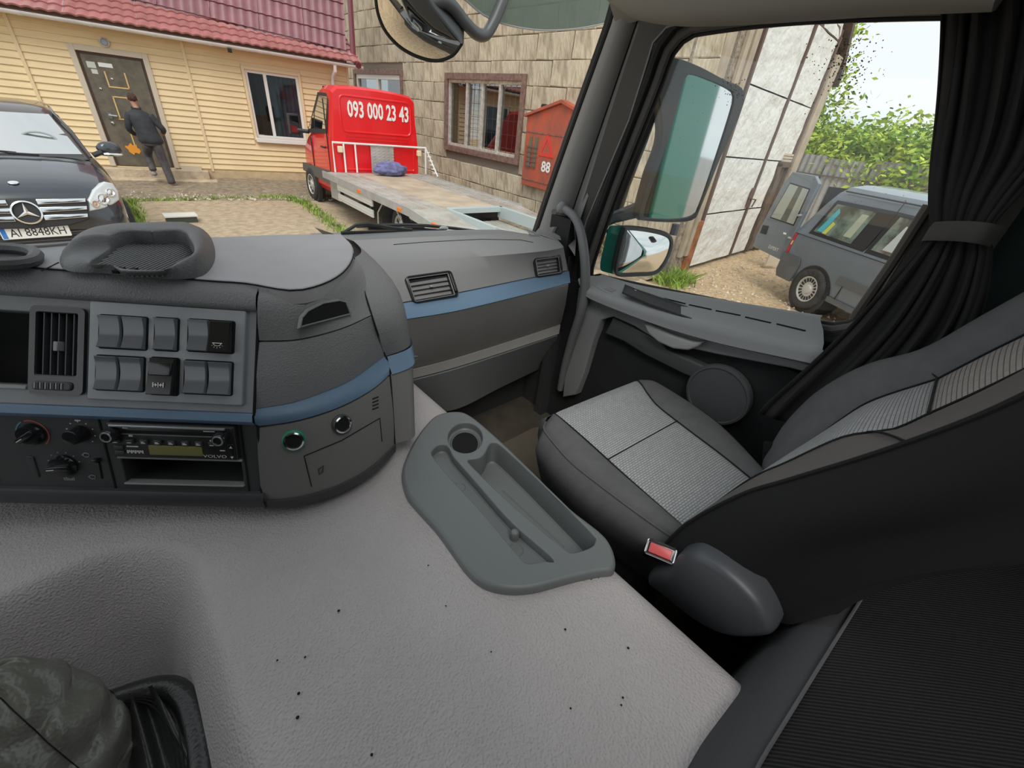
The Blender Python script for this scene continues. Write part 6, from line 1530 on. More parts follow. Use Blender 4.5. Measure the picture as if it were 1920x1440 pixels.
# front blind-spot mirror
fm = thing('front_mirror', 'round-edged blind spot mirror hanging on a bent arm before the windscreen', 'mirror', AY(800, 60, 1.5))
c_ = AY(790, 40, 1.5); nrm = (-(ray(790, 40).normalized()) + Vector((-.15, .05, -.62))).normalized()
FM = Fr(c_, Vector((1, 0, 0)) - nrm * nrm.x, None, nrm); FM.u = FM.u.normalized(); FM.v = FM.n.cross(FM.u)
mo = [FM.px(x, y) for x, y in ((700, -40), (702, 0), (708, 32), (722, 62), (748, 90), (782, 109), (818, 117), (848, 108), (864, 90), (868, 77), (845, 64), (815, 48), (785, 20), (760, -10), (735, -50))]
mo = [(p.x, p.y) for p in cr([(a, c2_, 0) for a, c2_ in mo], 60, True)]; mo = mo if area(mo) > 0 else mo[::-1]
b = B(FM); b.loft([[(a, c2_, h) for a, c2_ in inset(mo, d)] for d, h in ((0, -.05), (-.002, -.01), (0, .002), (.006, .003), (.008, -.002))]); obj('mirror_rim', b, M_rubber, fm, ang=40)
M_mirror = mat('mirror_glass', (.80, .81, .80), .04, 1)
rim_in = inset(mo, .007); cm = Vector((sum(p[0] for p in rim_in) / 60, sum(p[1] for p in rim_in) / 60))
b = B(FM); b.loft([[(cm.x + (a - cm.x) * s_, cm.y + (c2_ - cm.y) * s_, .016 * (1 - s_ ** 2) - .001) for a, c2_ in rim_in] for s_ in (1, .85, .7, .5, .3, .1)], cap=True); obj('mirror_glass', b, M_mirror, fm, ang=80)
ho = [FM.px(x, y) for x, y in ((760, -10), (785, 20), (815, 48), (845, 64), (868, 77), (860, 62), (835, 30), (815, 5), (795, -30))]; ho = ho if area(ho) > 0 else ho[::-1]
b = B(FM); b.soft(ho, -.10, .022, .01); obj('mirror_housing', b, mat('mirror_housing_grey', (.07, .075, .08), .5), fm, ang=40)
b = B(); b.tube(cr([AY(x, y, d) for x, y, d in ((797, 36, 1.52), (803, 18, 1.48), (815, 4, 1.46), (832, 2, 1.45), (850, 14, 1.45), (872, 42, 1.45), (892, 62, 1.45), (908, 66, 1.45), (920, 52, 1.45), (935, 20, 1.45), (950, -20, 1.45), (960, -50, 1.45))], 50), .019, 12); obj('mirror_arm', b, mat('arm_grey', (.10, .105, .11), .4), fm)
# door mirrors
md = thing('door_mirror', 'tall rectangular truck door mirror in dark grey housing on arms', 'mirror', AX(1290, 280, 1.5))
nM = Vector((-.5675, -.8232, .02)).normalized(); oM = AX(1290, 280, 1.52); uM = Vector((0, 0, 1)).cross(nM).normalized(); MF = Fr(oM, uM, nM.cross(uM), nM)
hs = [MF.px(x, y) for x, y in ((1228, 118), (1262, 106), (1310, 122), (1360, 148), (1388, 160), (1397, 178), (1388, 215), (1350, 300), (1312, 395), (1298, 414), (1260, 418), (1206, 414), (1196, 404), (1215, 330), (1240, 250))]
hs = [(p.x, p.y) for p in cr([(a, c2_, 0) for a, c2_ in hs], 70, True)]; hs = hs if area(hs) > 0 else hs[::-1]
gs = [MF.px(x, y) for x, y in ((1290, 139), (1330, 150), (1368, 168), (1376, 180), (1372, 205), (1345, 290), (1312, 385), (1298, 405), (1262, 411), (1213, 409), (1206, 399), (1222, 345), (1252, 260), (1278, 165))]
gs = [(p.x, p.y) for p in cr([(a, c2_, 0) for a, c2_ in gs], 70, True)]; gs = gs if area(gs) > 0 else gs[::-1]
b = B(MF); b.loft([[(a, c2_, h) for a, c2_ in inset(hs, d)] for d, h in ((.03, -.10), (.004, -.06), (0, -.01), (.004, .004))]); b.holed(inset(hs, .004), [gs], .004); b.pocket(gs, .004, .010, .001, floor=False)
obj('mirror_housing', b, mat('mirror_housing_dark', (.055, .058, .062), .45, bump=.2, bscale=300), md, ang=40)
b = B(MF); b.add([(a, c2_, -.003) for a, c2_ in gs], [tuple(range(len(gs)))]); obj('mirror_glass', b, M_mirror, md, ang=0)
b = B(); b.tube([AX(1245, 118, 1.46), AX(1234, 160, 1.46), AX(1200, 260, 1.47), AX(1168, 345, 1.47), AX(1150, 405, 1.47)], .032, 10, flat=.5); obj('mirror_post', b, MATS['mirror_housing_dark'], md)
b = B(); b.tube([AX(1096, 440, 1.35), AX(1110, 428, 1.37), AX(1150, 408, 1.42), AX(1200, 392, 1.49), AX(1225, 385, 1.52)], [.02, .019, .022, .03, .03], 10); b.tube([AX(1268, 420, 1.5), AX(1262, 440, 1.5)], .014, 8); obj('mirror_arm', b, mat('arm_grey_blue', (.13, .14, .16), .45), md)
b = B(); b.tube([AX(1098, 445, 1.33), AX(1094, 470, 1.33)], .014, 8); obj('arm_hinge', b, M_charc, md)
ws_ = thing('wide_angle_mirror', 'small wide angle mirror in teal green housing below the large mirror', 'mirror', AX(1200, 470, 1.48))
nW = Vector((-.50, -.80, .12)).normalized(); oW = AX(1210, 470, 1.48); uW = Vector((0, 0, 1)).cross(nW).normalized(); WFm = Fr(oW, uW, nW.cross(uW), nW)
hw = [WFm.px(x, y) for x, y in ((1176, 424), (1215, 427), (1250, 436), (1262, 450), (1258, 475), (1245, 500), (1228, 515), (1195, 518), (1160, 518), (1152, 505), (1160, 465), (1168, 435))]
hw = [(p.x, p.y) for p in cr([(a, c2_, 0) for a, c2_ in hw], 60, True)]; hw = hw if area(hw) > 0 else hw[::-1]
b = B(WFm); b.loft([[(a, c2_, h) for a, c2_ in inset(hw, d)] for d, h in ((0, -.03), (-.001, 0), (.004, .006), (.012, .006), (.014, .002))]); obj('mirror_rim', b, MATS['mirror_housing_dark'], ws_, ang=40)
gw = inset(hw, .013); cm = Vector((sum(p[0] for p in gw) / 60, sum(p[1] for p in gw) / 60))
b = B(WFm); b.loft([[(cm.x + (a - cm.x) * s_, cm.y + (c2_ - cm.y) * s_, .022 * (1 - s_ ** 2) + .002) for a, c2_ in gw] for s_ in (1, .85, .7, .5, .3, .1)], cap=True); obj('mirror_glass', b, M_mirror, ws_, ang=80)
b = B(WFm); b.loft([[(a, c2_, -.03) for a, c2_ in hw], [(a - .035 - .01, c2_ + .0, -.05) for a, c2_ in inset(hw, .006)], [(a - .05, c2_, -.09) for a, c2_ in inset(hw, .03)]], cap=True, flip=True); obj('mirror_shell', b, M_teal, ws_, ang=50)
# ================================================================ CONSOLE TRAY ON THE TUNNEL
CZ = 1.604
def z6(x, y, h=0): p = AZ(720 + x / 2.46, 700 + y / 2.46, CZ + h); return (p.x, p.y)
def closed(P, n): 
    q_ = [(p.x, p.y) for p in cr([(a, c_, 0) for a, c_ in P], n, True)]; return q_ if area(q_) > 0 else q_[::-1]
CT = thing('console_tray', 'dark grey storage console with cup holder and long recesses on the tunnel', 'tray', (.38, .4, 1.58))
co = closed([z6(*p) for p in ((330, 172), (400, 192), (520, 290), (690, 452), (850, 610), (1000, 728), (1050, 790), (1072, 860), (1062, 905), (1000, 915), (900, 935), (800, 962), (700, 988), (600, 997), (510, 985), (440, 955), (380, 900), (310, 805), (240, 710), (150, 612), (105, 555), (82, 480), (88, 415), (130, 320), (190, 235), (245, 188))], 150)
cup = closed([z6(375 + 86 * cos(a), 297 + 74 * sin(a)) for a in [2 * pi * k / 16 for k in range(16)]], 40)
lp = closed([z6(*p) for p in ((216, 378), (226, 345), (252, 327), (285, 326), (306, 345), (318, 372), (338, 398), (420, 490), (590, 680), (790, 858), (735, 872), (675, 884), (640, 872), (600, 825), (440, 635), (300, 482))], 90)
rp = closed([z6(*p) for p in ((378, 402), (400, 392), (438, 385), (460, 365), (480, 325), (505, 314), (545, 332), (700, 475), (960, 730), (984, 775), (970, 800), (930, 820), (866, 834), (830, 815), (610, 630), (450, 480))], 90)
b = B(); tp = inset(co, .007)
b.holed(tp, [cup, lp, rp], CZ)
b.loft([[(a, c_, h) for a, c_ in inset(co, d)] for d, h in ((-.002, CZ - .05), (0, CZ - .012), (.0008, CZ - .005), (.003, CZ - .0015), (.007, CZ))])
b.pocket(lp, CZ, .022, .0025, shrink=.0); b.pocket(rp, CZ, .060, .003, shrink=.0)
b.pocket(cup, CZ, .020, .003)
obj('console_body', b, M_console, CT, ang=42)
cc = Vector((sum(p[0] for p in cup) / 40, sum(p[1] for p in cup) / 40))
c2 = closed([((p[0] - cc.x) * .74 + cc.x, (p[1] - cc.y) * .74 + cc.y) for p in cup], 40)
b = B(); b.add([(a, c_, CZ - .0196) for a, c_ in c2], [tuple(range(40))]); b.loft([[(a, c_, CZ - .0195) for a, c_ in c2], [(a, c_, CZ - .0185) for a, c_ in inset(c2, -.002)]]); obj('cup_well', b, M_gap, CT, ang=0)
b = B(); b.tube([(p[0], p[1], CZ - .0192) for p in c2], .0014, 6, closed=True); obj('cup_ring', b, M_console, CT)
for x, y in ((348, 524), (612, 812)):
    p = z6(x, y, -.021); b = B(); b.tube([(p[0] + .011 * cos(a), p[1] + .012 * sin(a), CZ - .0218) for a in [2 * pi * k / 20 for k in range(20)]], .0008, 5, closed=True); obj('moulded_ring', b, M_console, CT)
p = z6(606, 722); b = B(); b.lathe([(.0085, CZ - .022), (.0075, CZ - .006), (.005, CZ - .003), (.0003, CZ - .002)], 16, p[0], p[1]); obj('divider_boss', b, M_console, CT, ang=50)
q0, q1 = z6(545, 540, -.06), z6(830, 800, -.06); b = B(); b.tube([(q0[0], q0[1], CZ - .0598), (q1[0], q1[1], CZ - .0598)], .0015, 5); obj('floor_rib', b, M_console, CT)
# right side wall of the console reaching down beside the tunnel
sidep = [p for p in co if p[0] > .44]; sidep.sort(key=lambda p: -p[1])
b = B(); b.loft([[(x + .001, y, CZ - .02) for x, y in sidep], [(x + .006, y, CZ - .10) for x, y in sidep], [(x + .004, y, CZ - .22) for x, y in sidep]], closed=False); obj('console_side', b, M_console, CT, ang=50)

# ================================================================ PASSENGER SEAT
def weave(name, c1, c2_, sc, sx=1.0):
    m = bpy.data.materials.new(name); m.use_nodes = True; t = m.node_tree; N = t.nodes.new; K = t.links.new; p = t.nodes['Principled BSDF']; p.inputs['Roughness'].default_value = .85; p.inputs['Specular IOR Level'].default_value = .35
    tcn = N('ShaderNodeTexCoord'); mp_ = N('ShaderNodeMapping'); mp_.inputs['Rotation'].default_value = (0, 0, radians(0)); mp_.inputs['Scale'].default_value = (sc * sx, sc, sc); K(tcn.outputs['UV'], mp_.inputs['Vector'])
    br = N('ShaderNodeTexBrick'); br.offset = .5; br.inputs['Scale'].default_value = 1; br.inputs['Mortar Size'].default_value = .07; br.inputs['Mortar Smooth'].default_value = .6; br.inputs['Brick Width'].default_value = 1.0; br.inputs['Row Height'].default_value = .55
    br.inputs['Color1'].default_value = col4(c1); br.inputs['Color2'].default_value = col4(tuple(x * .85 for x in c1)); br.inputs['Mortar'].default_value = col4(c2_)
    K(mp_.outputs['Vector'], br.inputs['Vector']); K(br.outputs['Color'], p.inputs['Base Color'])
    bn = N('ShaderNodeBump'); bn.inputs['Strength'].default_value = .7; bn.inputs['Distance'].default_value = .0015; bn.invert = True; K(br.outputs['Fac'], bn.inputs['Height']); K(bn.outputs['Normal'], p.inputs['Normal'])
    return m
M_ins = weave('grey_woven_insert', (.44, .45, .455), (.15, .155, .16), 100)
def uvgrid(o, nu, nv, su, sv):
    me = o.data; uv = me.uv_layers.new(name='UVMap')
    for poly in me.polygons:
        for li in poly.loop_indices:
            vi = me.loops[li].vertex_index; i = vi % (nu + 1); j = vi // (nu + 1); uv.data[li].uv = (i / nu * su, j / nv * sv)
ST_ = thing('passenger_chair', 'charcoal passenger seat with grey woven inserts tilted back beside the door', 'seat', (.85, .3, 1.12))
# cushion described by control rows from the front edge to the back, columns left to right
def A_(x, y, z): return AZ(x, y, z)
rowsC = [  # L-low, L-pipe, L-seam, R-seam, R-pipe, R-low
    [A_(1030, 830, 1.50), A_(1024, 792, 1.545), A_(1040, 775, 1.558), A_(1196, 713, 1.558), A_(1222, 714, 1.545), A_(1235, 735, 1.50)],
    [A_(1005, 838, 1.515), A_(1020, 805, 1.553), A_(1054, 786, 1.568), A_(1204, 722, 1.566), A_(1238, 722, 1.555), A_(1250, 745, 1.50)],
    [A_(1008, 852, 1.51), A_(1036, 828, 1.556), A_(1080, 808, 1.566), A_(1216, 740, 1.566), A_(1270, 740, 1.56), A_(1290, 755, 1.50)],
    [A_(1036, 890, 1.51), A_(1072, 868, 1.556), A_(1116, 840, 1.562), A_(1236, 763, 1.562), A_(1310, 765, 1.56), A_(1330, 790, 1.50)],
    [A_(1090, 940, 1.51), A_(1126, 911, 1.556), A_(1170, 889, 1.560), A_(1290, 805, 1.560), A_(1352, 797, 1.56), A_(1370, 820, 1.50)],
    [A_(1165, 995, 1.51), A_(1200, 966, 1.557), A_(1230, 942, 1.560), A_(1350, 850, 1.560), A_(1392, 837, 1.56), A_(1410, 860, 1.50)],
    [A_(1255, 1055, 1.51), A_(1286, 1026, 1.56), A_(1292, 996, 1.562), A_(1415, 902, 1.562), A_(1440, 890, 1.56), A_(1450, 900, 1.50)],
    [A_(1300, 1090, 1.50), A_(1330, 1060, 1.555), A_(1340, 1030, 1.558), A_(1460, 935, 1.558), A_(1480, 925, 1.555), A_(1490, 930, 1.50)]]
NC = 60
colsC = [cr([r[k] for r in rowsC], NC) for k in range(6)]
front_drop = [p + Vector((0, .012, -.10)) for p in rowsC[0]]
def patch(a, c_, n, puff, nm, m, i0=0, i1=NC - 1, su=.3, lowseam=.003):
    bb = B(); rows = []
    for i in range(i0, i1 + 1):
        r = []
        for k in range(n + 1):
            t = k / n; e = min(1, min(i - i0, i1 - i) / 5.0); e = sin(e * pi / 2)
            p = a[i].lerp(c_[i], t); p = p + Vector((0, 0, puff * sin(pi * t) ** .6 * (.25 + .75 * e) - lowseam * (1 if k in (0, n) else 0)))
            r.append(p)
        rows.append(r)
    bb.loft(rows, closed=False); o = obj(nm, bb, m, ST_, ang=70); uvgrid(o, n, i1 - i0, (a[i0] - c_[i0]).length, sum((a[i + 1] - a[i]).length for i in range(i0, i1))); return o
cs = 25
patch(colsC[1], colsC[2], 10, .010, 'cushion_bolster', M_fab)
patch(colsC[3], colsC[4], 10, .012, 'cushion_bolster', M_fab)
patch(colsC[2], colsC[3], 24, .007, 'cushion_front_insert', M_ins, 0, cs); patch(colsC[2], colsC[3], 24, .005, 'cushion_insert', M_ins, cs, NC - 1)
sideL = [[p for p in colsC[1]], [p + (q_ - p) * .35 + Vector((-.008, 0, 0)) for p, q_ in zip(colsC[1], colsC[0])], colsC[0], [p + Vector((.02, .0, -.06)) for p in colsC[0]], [p + Vector((.05, 0, -.14)) for p in colsC[0]]]
b = B(); b.loft(sideL, closed=False); obj('cushion_side', b, M_fab, ST_, ang=70)
sideR = [colsC[4], colsC[5], [p + Vector((0, 0, -.12)) for p in colsC[5]]]
b = B(); b.loft(sideR, closed=False); obj('cushion_side', b, M_fab, ST_, ang=70)
fr_ = cr(rowsC[0], 30)
b = B(); b.loft([[p + Vector((0, 0, -.002)) for p in fr_], [p + Vector((0, .018, -.02)) for p in fr_], [p + Vector((0, .018, -.06)) for p in fr_], [p + Vector((0, -.03, -.13)) for p in fr_]], closed=False); obj('cushion_front', b, M_fab, ST_, ang=70)
def seamtube(P, r=.0016, m=M_fabdark, nm='seam'):
    bb = B(); bb.tube(P, r, 6); return obj(nm, bb, m, ST_)
seamtube([p + Vector((0, 0, .0)) for p in colsC[2]]); seamtube([p + Vector((0, 0, .0)) for p in colsC[3]])
seamtube([p + Vector((0, 0, .0005)) for p in colsC[1]], .0028, M_fab, 'piping'); seamtube([colsC[2][cs].lerp(colsC[3][cs], k / 12) + Vector((0, 0, .0018)) for k in range(13)], .0016)
b = B(); b.soft(rrect(.66, .14, 1.08, .47, .05), 1.16, 1.46, .03); obj('seat_base', b, M_charc, ST_)
# backrest: columns at fixed x, rows following the recline
prof = [(.135, 1.56), (.118, 1.63), (.07, 1.74), (.025, 1.813), (-.043, 1.926), (-.093, 2.03), (-.13, 2.16), (-.16, 2.32)]
NB = 50
def bcol(x, dy, dz=0): return cr([(x, y + dy * (min(1, max(0, (z - 1.60) / .15)) * .0 + 1), z + dz) for y, z in prof], NB)
XL = .600
pL = cr([(XL + .012 * sin(i * .7), y, z) for i, (y, z) in enumerate(prof)], NB)
def two(Pa, Pb): return cr([AX(*p) for p in Pa], 31)[:30] + cr([AX(*p) for p in Pb], NB - 30)
inL = two(((1290, 985, .66), (1400, 905, .67), (1478, 868, .675), (1575, 824, .685), (1637, 812, .695), (1681, 806, .70), (1744, 778, .70)), ((1744, 778, .70), (1830, 740, .70), (1920, 697, .70), (2100, 610, .70)))
inR = two(((1425, 905, .97), (1470, 872, .955), (1512, 838, .965), (1575, 790, .985), (1637, 752, 1.0), (1759, 712, 1.0)), ((1759, 712, 1.0), (1850, 665, 1.0), (1960, 610, 1.0), (2100, 530, 1.0)))
outR = cr([AX(x, y, X_) for x, y, X_ in ((1434, 890, 1.06), (1448, 855, 1.07), (1475, 800, 1.08), (1525, 746, 1.09), (1580, 710, 1.09), (1640, 683, 1.09), (1740, 657, 1.09), (1850, 597, 1.09), (1980, 525, 1.09), (2100, 455, 1.08))], NB)
def bpatch(a, c_, n, puff, nm, m, i0=0, i1=NB - 1):
    bb = B(); rows = []
    for i in range(i0, i1 + 1):
        r = []
        for k in range(n + 1):
            t = k / n; e = sin(min(1, min(i - i0, i1 - i) / 4.0) * pi / 2)
            r.append(a[i].lerp(c_[i], t) + Vector((0, puff, puff * .5)) * (sin(pi * t) ** .6 * (.2 + .8 * e)))
        rows.append(r)
    bb.loft(rows, closed=False); o = obj(nm, bb, m, ST_, ang=70); uvgrid(o, n, i1 - i0, (a[i0] - c_[i0]).length, sum((a[i + 1] - a[i]).length for i in range(i0, i1))); return o
ci = 30
bpatch(pL, inL, 10, .004, 'backrest_bolster', mat('worn_charcoal_fabric', (.12, .112, .106), .95, bump=.3, bscale=1200)); bpatch(inR, outR, 10, .022, 'backrest_bolster', M_fab)
bpatch(inL, inR, 22, .004, 'backrest_insert', M_ins, 0, ci); bpatch(inL, inR, 22, .004, 'backrest_upper_insert', weave('warm_grey_insert', (.40, .38, .36), (.15, .135, .125), 95), ci, NB - 1)
seamtube([p + Vector((0, .002, .001)) for p in inL]); seamtube([p + Vector((0, .002, .001)) for p in inR]); seamtube([p + Vector((-.001, .001, .002)) for p in pL], .0028, M_fabdark, 'piping')
seamtube([inL[ci].lerp(inR[ci], k / 10) + Vector((0, .003, .002)) for k in range(11)]); seamtube([inR[ci].lerp(outR[ci], k / 6) + Vector((0, .018 * sin(pi * k / 6) + .002, .008 * sin(pi * k / 6) + .002)) for k in range(7)]); seamtube([pL[25].lerp(inL[25], k / 6) + Vector((0, .004 * sin(pi * k / 6) + .002, .003 * sin(pi * k / 6) + .002)) for k in range(7)])
# side face of the backrest
rear = cr([(XL - .012, -.03, 1.585), (XL - .015, -.07, 1.60), (XL - .015, -.085, 1.68), (XL - .015, -.112, 1.768), (XL - .015, -.173, 1.883), (XL - .015, -.21, 2.0), (XL - .01, -.27, 2.3)], NB)
low_ = [(XL - .005, .118, 1.60), (XL - .01, .05, 1.585)]
b = B(); rows = []
for i in range(NB):
    a, c_ = Vector(pL[i]), Vector(rear[i]); r = []
    for k in range(13):
        t = k / 12; r.append(a.lerp(c_, t) + Vector((-.028 * sin(pi * min(1, t * 1.5)) ** .8 * (1 if t < .66 else 1), 0, 0)))
    rows.append(r)
b.loft(rows, closed=False); obj('backrest_side', b, M_fabdark, ST_, ang=80)
b = B(); b.loft([[Vector(p) for p in rear], [Vector(p) + Vector((.04, -.03, 0)) for p in rear], [Vector(p) + Vector((.45, -.03, 0)) for p in rear], [Vector((outR[i].x + .01, outR[i].y - .1, outR[i].z)) for i in range(NB)], [p + Vector((.01, -.02, 0)) for p in outR], outR], closed=False); obj('backrest_rear', b, M_fabdark, ST_, ang=60)
# plastic hinge cover, belt buckle
HX = .555
HF = Fr((HX, 0, 0), (0, 1, 0), (0, 0, 1), (-1, 0, 0))
hp = closed([HF.px(x, y) for x, y in ((1216, 1078), (1228, 1062), (1258, 1054), (1275, 1040), (1305, 1034), (1345, 1048), (1385, 1078), (1425, 1120), (1452, 1165), (1452, 1186), (1420, 1192), (1375, 1190), (1335, 1176), (1290, 1148), (1250, 1115), (1222, 1095))], 60)
b = B(HF); b.loft([[(a, c_, h) for a, c_ in inset(hp, d)] for d, h in ((0, -.045), (.0, -.01), (.002, .003), (.006, .010), (.012, .014))], cap=True); obj('hinge_cover', b, mat('hinge_cover_grey', (.065, .07, .078), .42, bump=.08, bscale=500), ST_, ang=60)
pb = AX(1239, 1034, .548); nb = (-(ray(1239, 1034).normalized()) + Vector((-.1, -.1, .35))).normalized(); ub = (AX(1262, 1042, .548) - AX(1216, 1026, .548)); ub = (ub - nb * ub.dot(nb)).normalized(); bk = Fr(pb, ub, nb.cross(ub), nb)
b = B(bk); b.soft(rrect(-.026, -.013, .026, .014, .004), -.07, .0, .004); bu = obj('belt_buckle', b, M_gloss, ST_, ang=40)
b = B(bk); b.tube([(a, c_, .0005) for a, c_ in rrect(-.0245, -.012, .0245, .013, .004)], .0018, 6, closed=True); obj('buckle_rim', b, M_chrome, bu)
b = B(bk); b.soft(rrect(-.020, -.0085, .018, .0085, .002), -.002, .0035, .0015); obj('red_button', b, mat('buckle_red', (.70, .10, .10), .35), bu, ang=40)
b = B(); b.tube(cr([AX(1440, 830, 1.02), AX(1438, 868, 1.02), AX(1448, 880, 1.0)], 8), .010, 6); obj('belt_latch', b, M_gloss, ST_)

# ================================================================ BUNK
BK = thing('bunk_mattress', 'black ribbed fabric bunk mattress behind the passenger seat', 'mattress', (.8, -.5, 1.2))
def ribm():
    m = bpy.data.materials.new('ribbed_black_fabric'); m.use_nodes = True; t = m.node_tree; N = t.nodes.new; K = t.links.new; p = t.nodes['Principled BSDF']; p.inputs['Roughness'].default_value = .9; p.inputs['Specular IOR Level'].default_value = .3
    tcn = N('ShaderNodeTexCoord'); mp_ = N('ShaderNodeMapping'); mp_.inputs['Rotation'].default_value = (0, 0, radians(48)); K(tcn.outputs['Object'], mp_.inputs['Vector'])
    w = N('ShaderNodeTexWave'); w.bands_direction = 'Y'; w.inputs['Scale'].default_value = 80; w.inputs['Distortion'].default_value = .6; w.inputs['Detail'].default_value = 2; w.inputs['Detail Scale'].default_value = 6; K(mp_.outputs['Vector'], w.inputs['Vector'])
    r = N('ShaderNodeValToRGB'); r.color_ramp.elements[0].color = (.007, .007, .0075, 1); r.color_ramp.elements[1].color = (.030, .030, .032, 1); K(w.outputs['Fac'], r.inputs['Fac']); K(r.outputs['Color'], p.inputs['Base Color'])
    bn = N('ShaderNodeBump'); bn.inputs['Strength'].default_value = .6; bn.inputs['Distance'].default_value = .002; K(w.outputs['Fac'], bn.inputs['Height']); K(bn.outputs['Normal'], p.inputs['Normal']); return m
def by(x): return -.098 - .085 * max(0, (x - .35))
b = B(); rows = []
secs = [(.062, 1.34), (.058, 1.50), (.050, 1.575), (.036, 1.618), (.018, 1.638), (0, 1.646)]
xs_ = [-.05 + 1.32 * i / 60 for i in range(61)]
for dy, z in secs: rows.append([(x, by(x) + dy, z + .003 * noise.noise(Vector((x * 6, z * 9, 2)))) for x in xs_])
b.loft(rows, closed=False, flip=True); obj('mattress_front', b, mat('bunk_front_fabric', (.06, .06, .064), .9, bump=.5, bscale=420, stretch=(1, 1, 1)), BK, ang=70)
b = B(); b.grid(lambda u, v: (xs_[round(u * 60)], by(xs_[round(u * 60)]) - .88 * v, 1.646 + .020 * sin(pi * min(1, v * 3.2) / 2) + .006 * noise.noise(Vector((u * 7, v * 6, 1)))), 60, 40); obj('mattress_top', b, ribm(), BK, ang=70)
b = B(); b.tube([(x, by(x) + .001, 1.6478) for x in xs_], .0022, 6); obj('mattress_piping', b, M_fab, BK)
b = B(); b.box(-.2, -1.05, 1.10, 1.26, -.13, 1.33); struct(obj('bunk_base', b, M_doordark), 'dark box base under the bunk mattress')
b = B(); b.tube(cr([AX(1448, 1185, .62), AX(1462, 1165, .64), AX(1490, 1150, .66), AX(1510, 1152, .68)], 14), .010, 8, flat=.4); obj('mattress_strap', b, M_fab, BK)

# ================================================================ CURTAIN
CU = thing('curtain', 'black pleated curtain tied back beside the cab door window', 'curtain', AX(1780, 440, 1.12))
Lc = cr([(x, y, 0) for x, y in ((1764, -60), (1760, 60), (1752, 180), (1740, 300), (1738, 380), (1741, 440), (1708, 480), (1650, 545), (1580, 622), (1500, 700), (1440, 755), (1424, 775))], 64)
Rc = cr([(x, y, 0) for x, y in ((2080, -60), (2060, 60), (2030, 180), (1985, 290), (1910, 370), (1862, 428), (1862, 480), (1850, 560), (1820, 640), (1760, 720), (1690, 790), (1640, 850))], 64)
NF = 110
rows = []
for i in range(64):
    gath = 1 - .55 * math.exp(-((i - 31) / 6.0) ** 2); r = []
    for k in range(NF + 1):
        t = k / NF
        tt_ = t + .018 * sin(t * 17 + i * .06) * gath
        x = Lc[i].x + (Rc[i].x - Lc[i].x) * tt_; y = Lc[i].y + (Rc[i].y - Lc[i].y) * tt_
        f_ = (.55 * sin(t * 2 * pi * 6.5 + .4 * sin(i * .1)) + .3 * sin(t * 2 * pi * 11 + i * .05)) * .022 * gath * (.4 + .6 * min(1, abs(i - 31) / 14))
        dpt = 1.135 + f_ - .06 * (max(0, i - 31) / 33) ** 1.2 + .03 * (1 - math.exp(-((i - 31) / 8) ** 2))
        r.append(AX(x, y, dpt))
    rows.append(r)
b = B(); b.loft(rows, closed=False); cu_ = obj('curtain_cloth', b, M_curtain, CU, ang=70)
md_ = cu_.modifiers.new('solid', 'SOLIDIFY'); md_.thickness = .003
tbk = [AX(x, y, d) for x, y, d in ((1737, 437, 1.155), (1742, 434, 1.13), (1775, 433, 1.105), (1810, 434, 1.10), (1845, 438, 1.10), (1870, 444, 1.12))]
tbk = cr(tbk, 24); b = B(); b.loft([[p + Vector((0, 0, -.017)) for p in tbk], [p + Vector((-.003, 0, -.012)) for p in tbk], [p + Vector((-.003, 0, .012)) for p in tbk], [p + Vector((0, 0, .017)) for p in tbk]], closed=False); obj('tie_band', b, mat('tie_band_grey', (.075, .07, .065), .9), CU, ang=50)
# brown door-frame edge seen between glass and curtain
b = B(); b.tube([AX(1742, 385, 1.236), AX(1668, 500, 1.236), AX(1600, 598, 1.236)], .010, 8); obj('frame_edge', b, mat('brown_edge', (.10, .085, .07), .6), dfm)

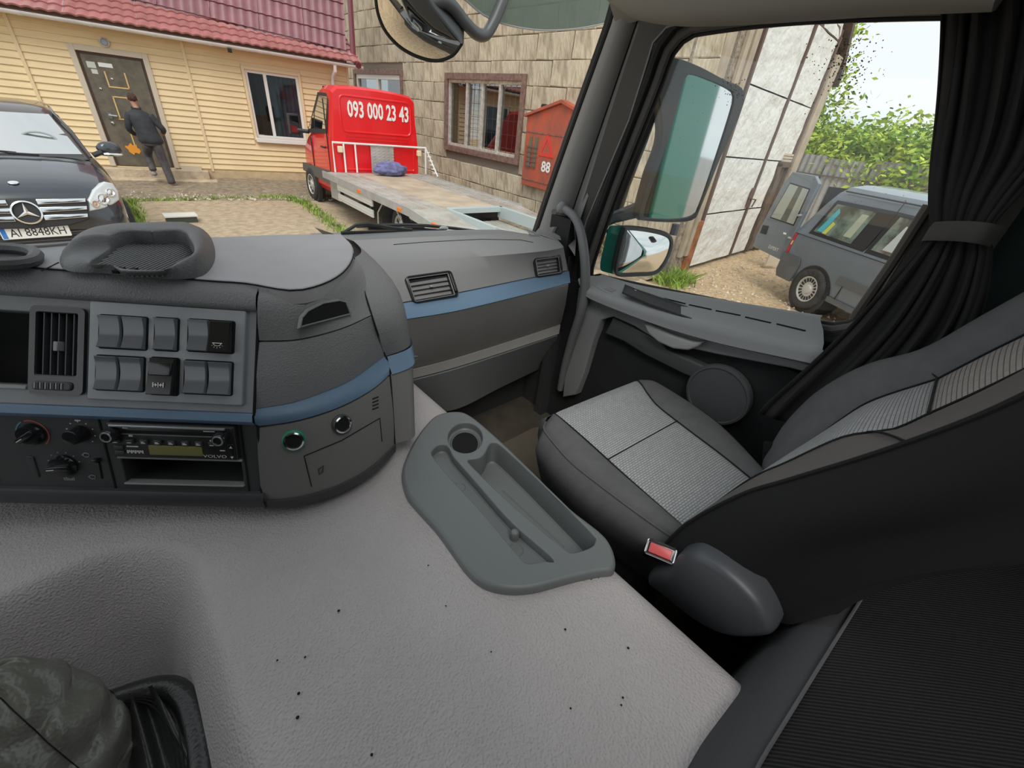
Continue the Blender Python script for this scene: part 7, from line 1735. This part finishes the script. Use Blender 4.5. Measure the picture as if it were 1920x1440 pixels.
# ================================================================ GEAR LEVER GAITER
M_leather = mat('olive_black_leather', (.17, .17, .145), .30, bump=.35, bscale=260, btype='voronoi', var=.12, vscale=9, spec=.5)
M_leather2 = mat('black_leather', (.028, .028, .028), .33, bump=.25, bscale=300, btype='voronoi')
GL = thing('gear_lever_gaiter', 'folded olive black leather gear lever gaiter in the tunnel hollow', 'gaiter', AZ(150, 1400, 1.47))
base = AZ(30, 1540, 1.46); topp = AZ(-75, 1290, 1.60)
rows = []; n_ = 72
for j in range(30):
    t = j / 29; c_ = base.lerp(topp, t ** 1.1); rad_ = .098 * (1 - t ** 1.6) ** .6 + .020; r = []
    for k in range(n_):
        a = 2 * pi * k / n_
        wr = 1 + .10 * noise.noise(Vector((cos(a) * 1.6, sin(a) * 1.6, t * 5))) * (1 - .3 * t) + .05 * sin(a * 5 + t * 7) * (1 - t) + .05 * sin(t * 26 + 1.3 * sin(a * 2)) * t
        r.append((c_.x + rad_ * wr * cos(a), c_.y + rad_ * wr * sin(a) * .85, c_.z + .010 * sin(t * 22 + a) * (1 - t) + .012 * noise.noise(Vector((cos(a) * 3, sin(a) * 3, t * 9)))))
    rows.append(r)
b = B(); b.loft(rows, cap=True); obj('gaiter_leather', b, M_leather, GL, ang=80); hit_g = surf(b)
for P in ([(0, 1308), (45, 1350), (90, 1392), (140, 1434), (190, 1480)],):
    q_ = onsurf(hit_g, dense_px(P, 5), .0006)
    if len(q_) > 2: b = B(); b.tube(q_, .0006, 5); obj('gaiter_seam', b, M_gap, GL)
# black inner fold and the oval collar
rows = []
for j in range(12):
    t = j / 11; r = []
    for k in range(26):
        s_ = k / 25; P0_ = Vector((215 + 110 * s_, 1300 + 6 * sin(s_ * 9), 0)); x = 190 + (95 + 70 * t) * s_ + 22 * t; y = 1296 + 150 * t + 10 * sin(s_ * 3.1) - 12 * s_
        r.append(AZ(x, y, 1.505 + .012 * sin(s_ * 14 + t * 2) * (1 - .4 * t) - .02 * (1 - s_) - .012 * t))
    rows.append(r)
b = B(); b.loft(rows, closed=False, flip=True); obj('inner_fold', b, M_leather2, GL, ang=80)
cp = cr([AZ(x, y, 1.500) for x, y in ((150, 1312), (200, 1296), (250, 1278), (300, 1266), (340, 1268), (368, 1290), (386, 1330), (398, 1380), (406, 1440), (412, 1500))], 50)
b = B(); r2 = []
for i, p in enumerate(cp):
    d_ = (cp[min(49, i + 1)] - cp[max(0, i - 1)]).normalized(); sd_ = Vector((-d_.y, d_.x, 0)) * -1
    r2.append([p - sd_ * .002 + Vector((0, 0, -.05)), p, p + sd_ * .006 + Vector((0, 0, .006)), p + sd_ * .022 + Vector((0, 0, .007)), p + sd_ * .030 + Vector((0, 0, -.004)), p + sd_ * .034 + Vector((0, 0, -.03))])
b.loft(r2, closed=False); obj('gaiter_collar', b, M_leather2, GL, ang=60)
for k in range(3):
    b = B(); b.tube([p + Vector((-.030 - .004 * k, -.012, .004)) for p in cp[14:]], .0009, 5); obj('collar_stitching', b, M_gap, GL)
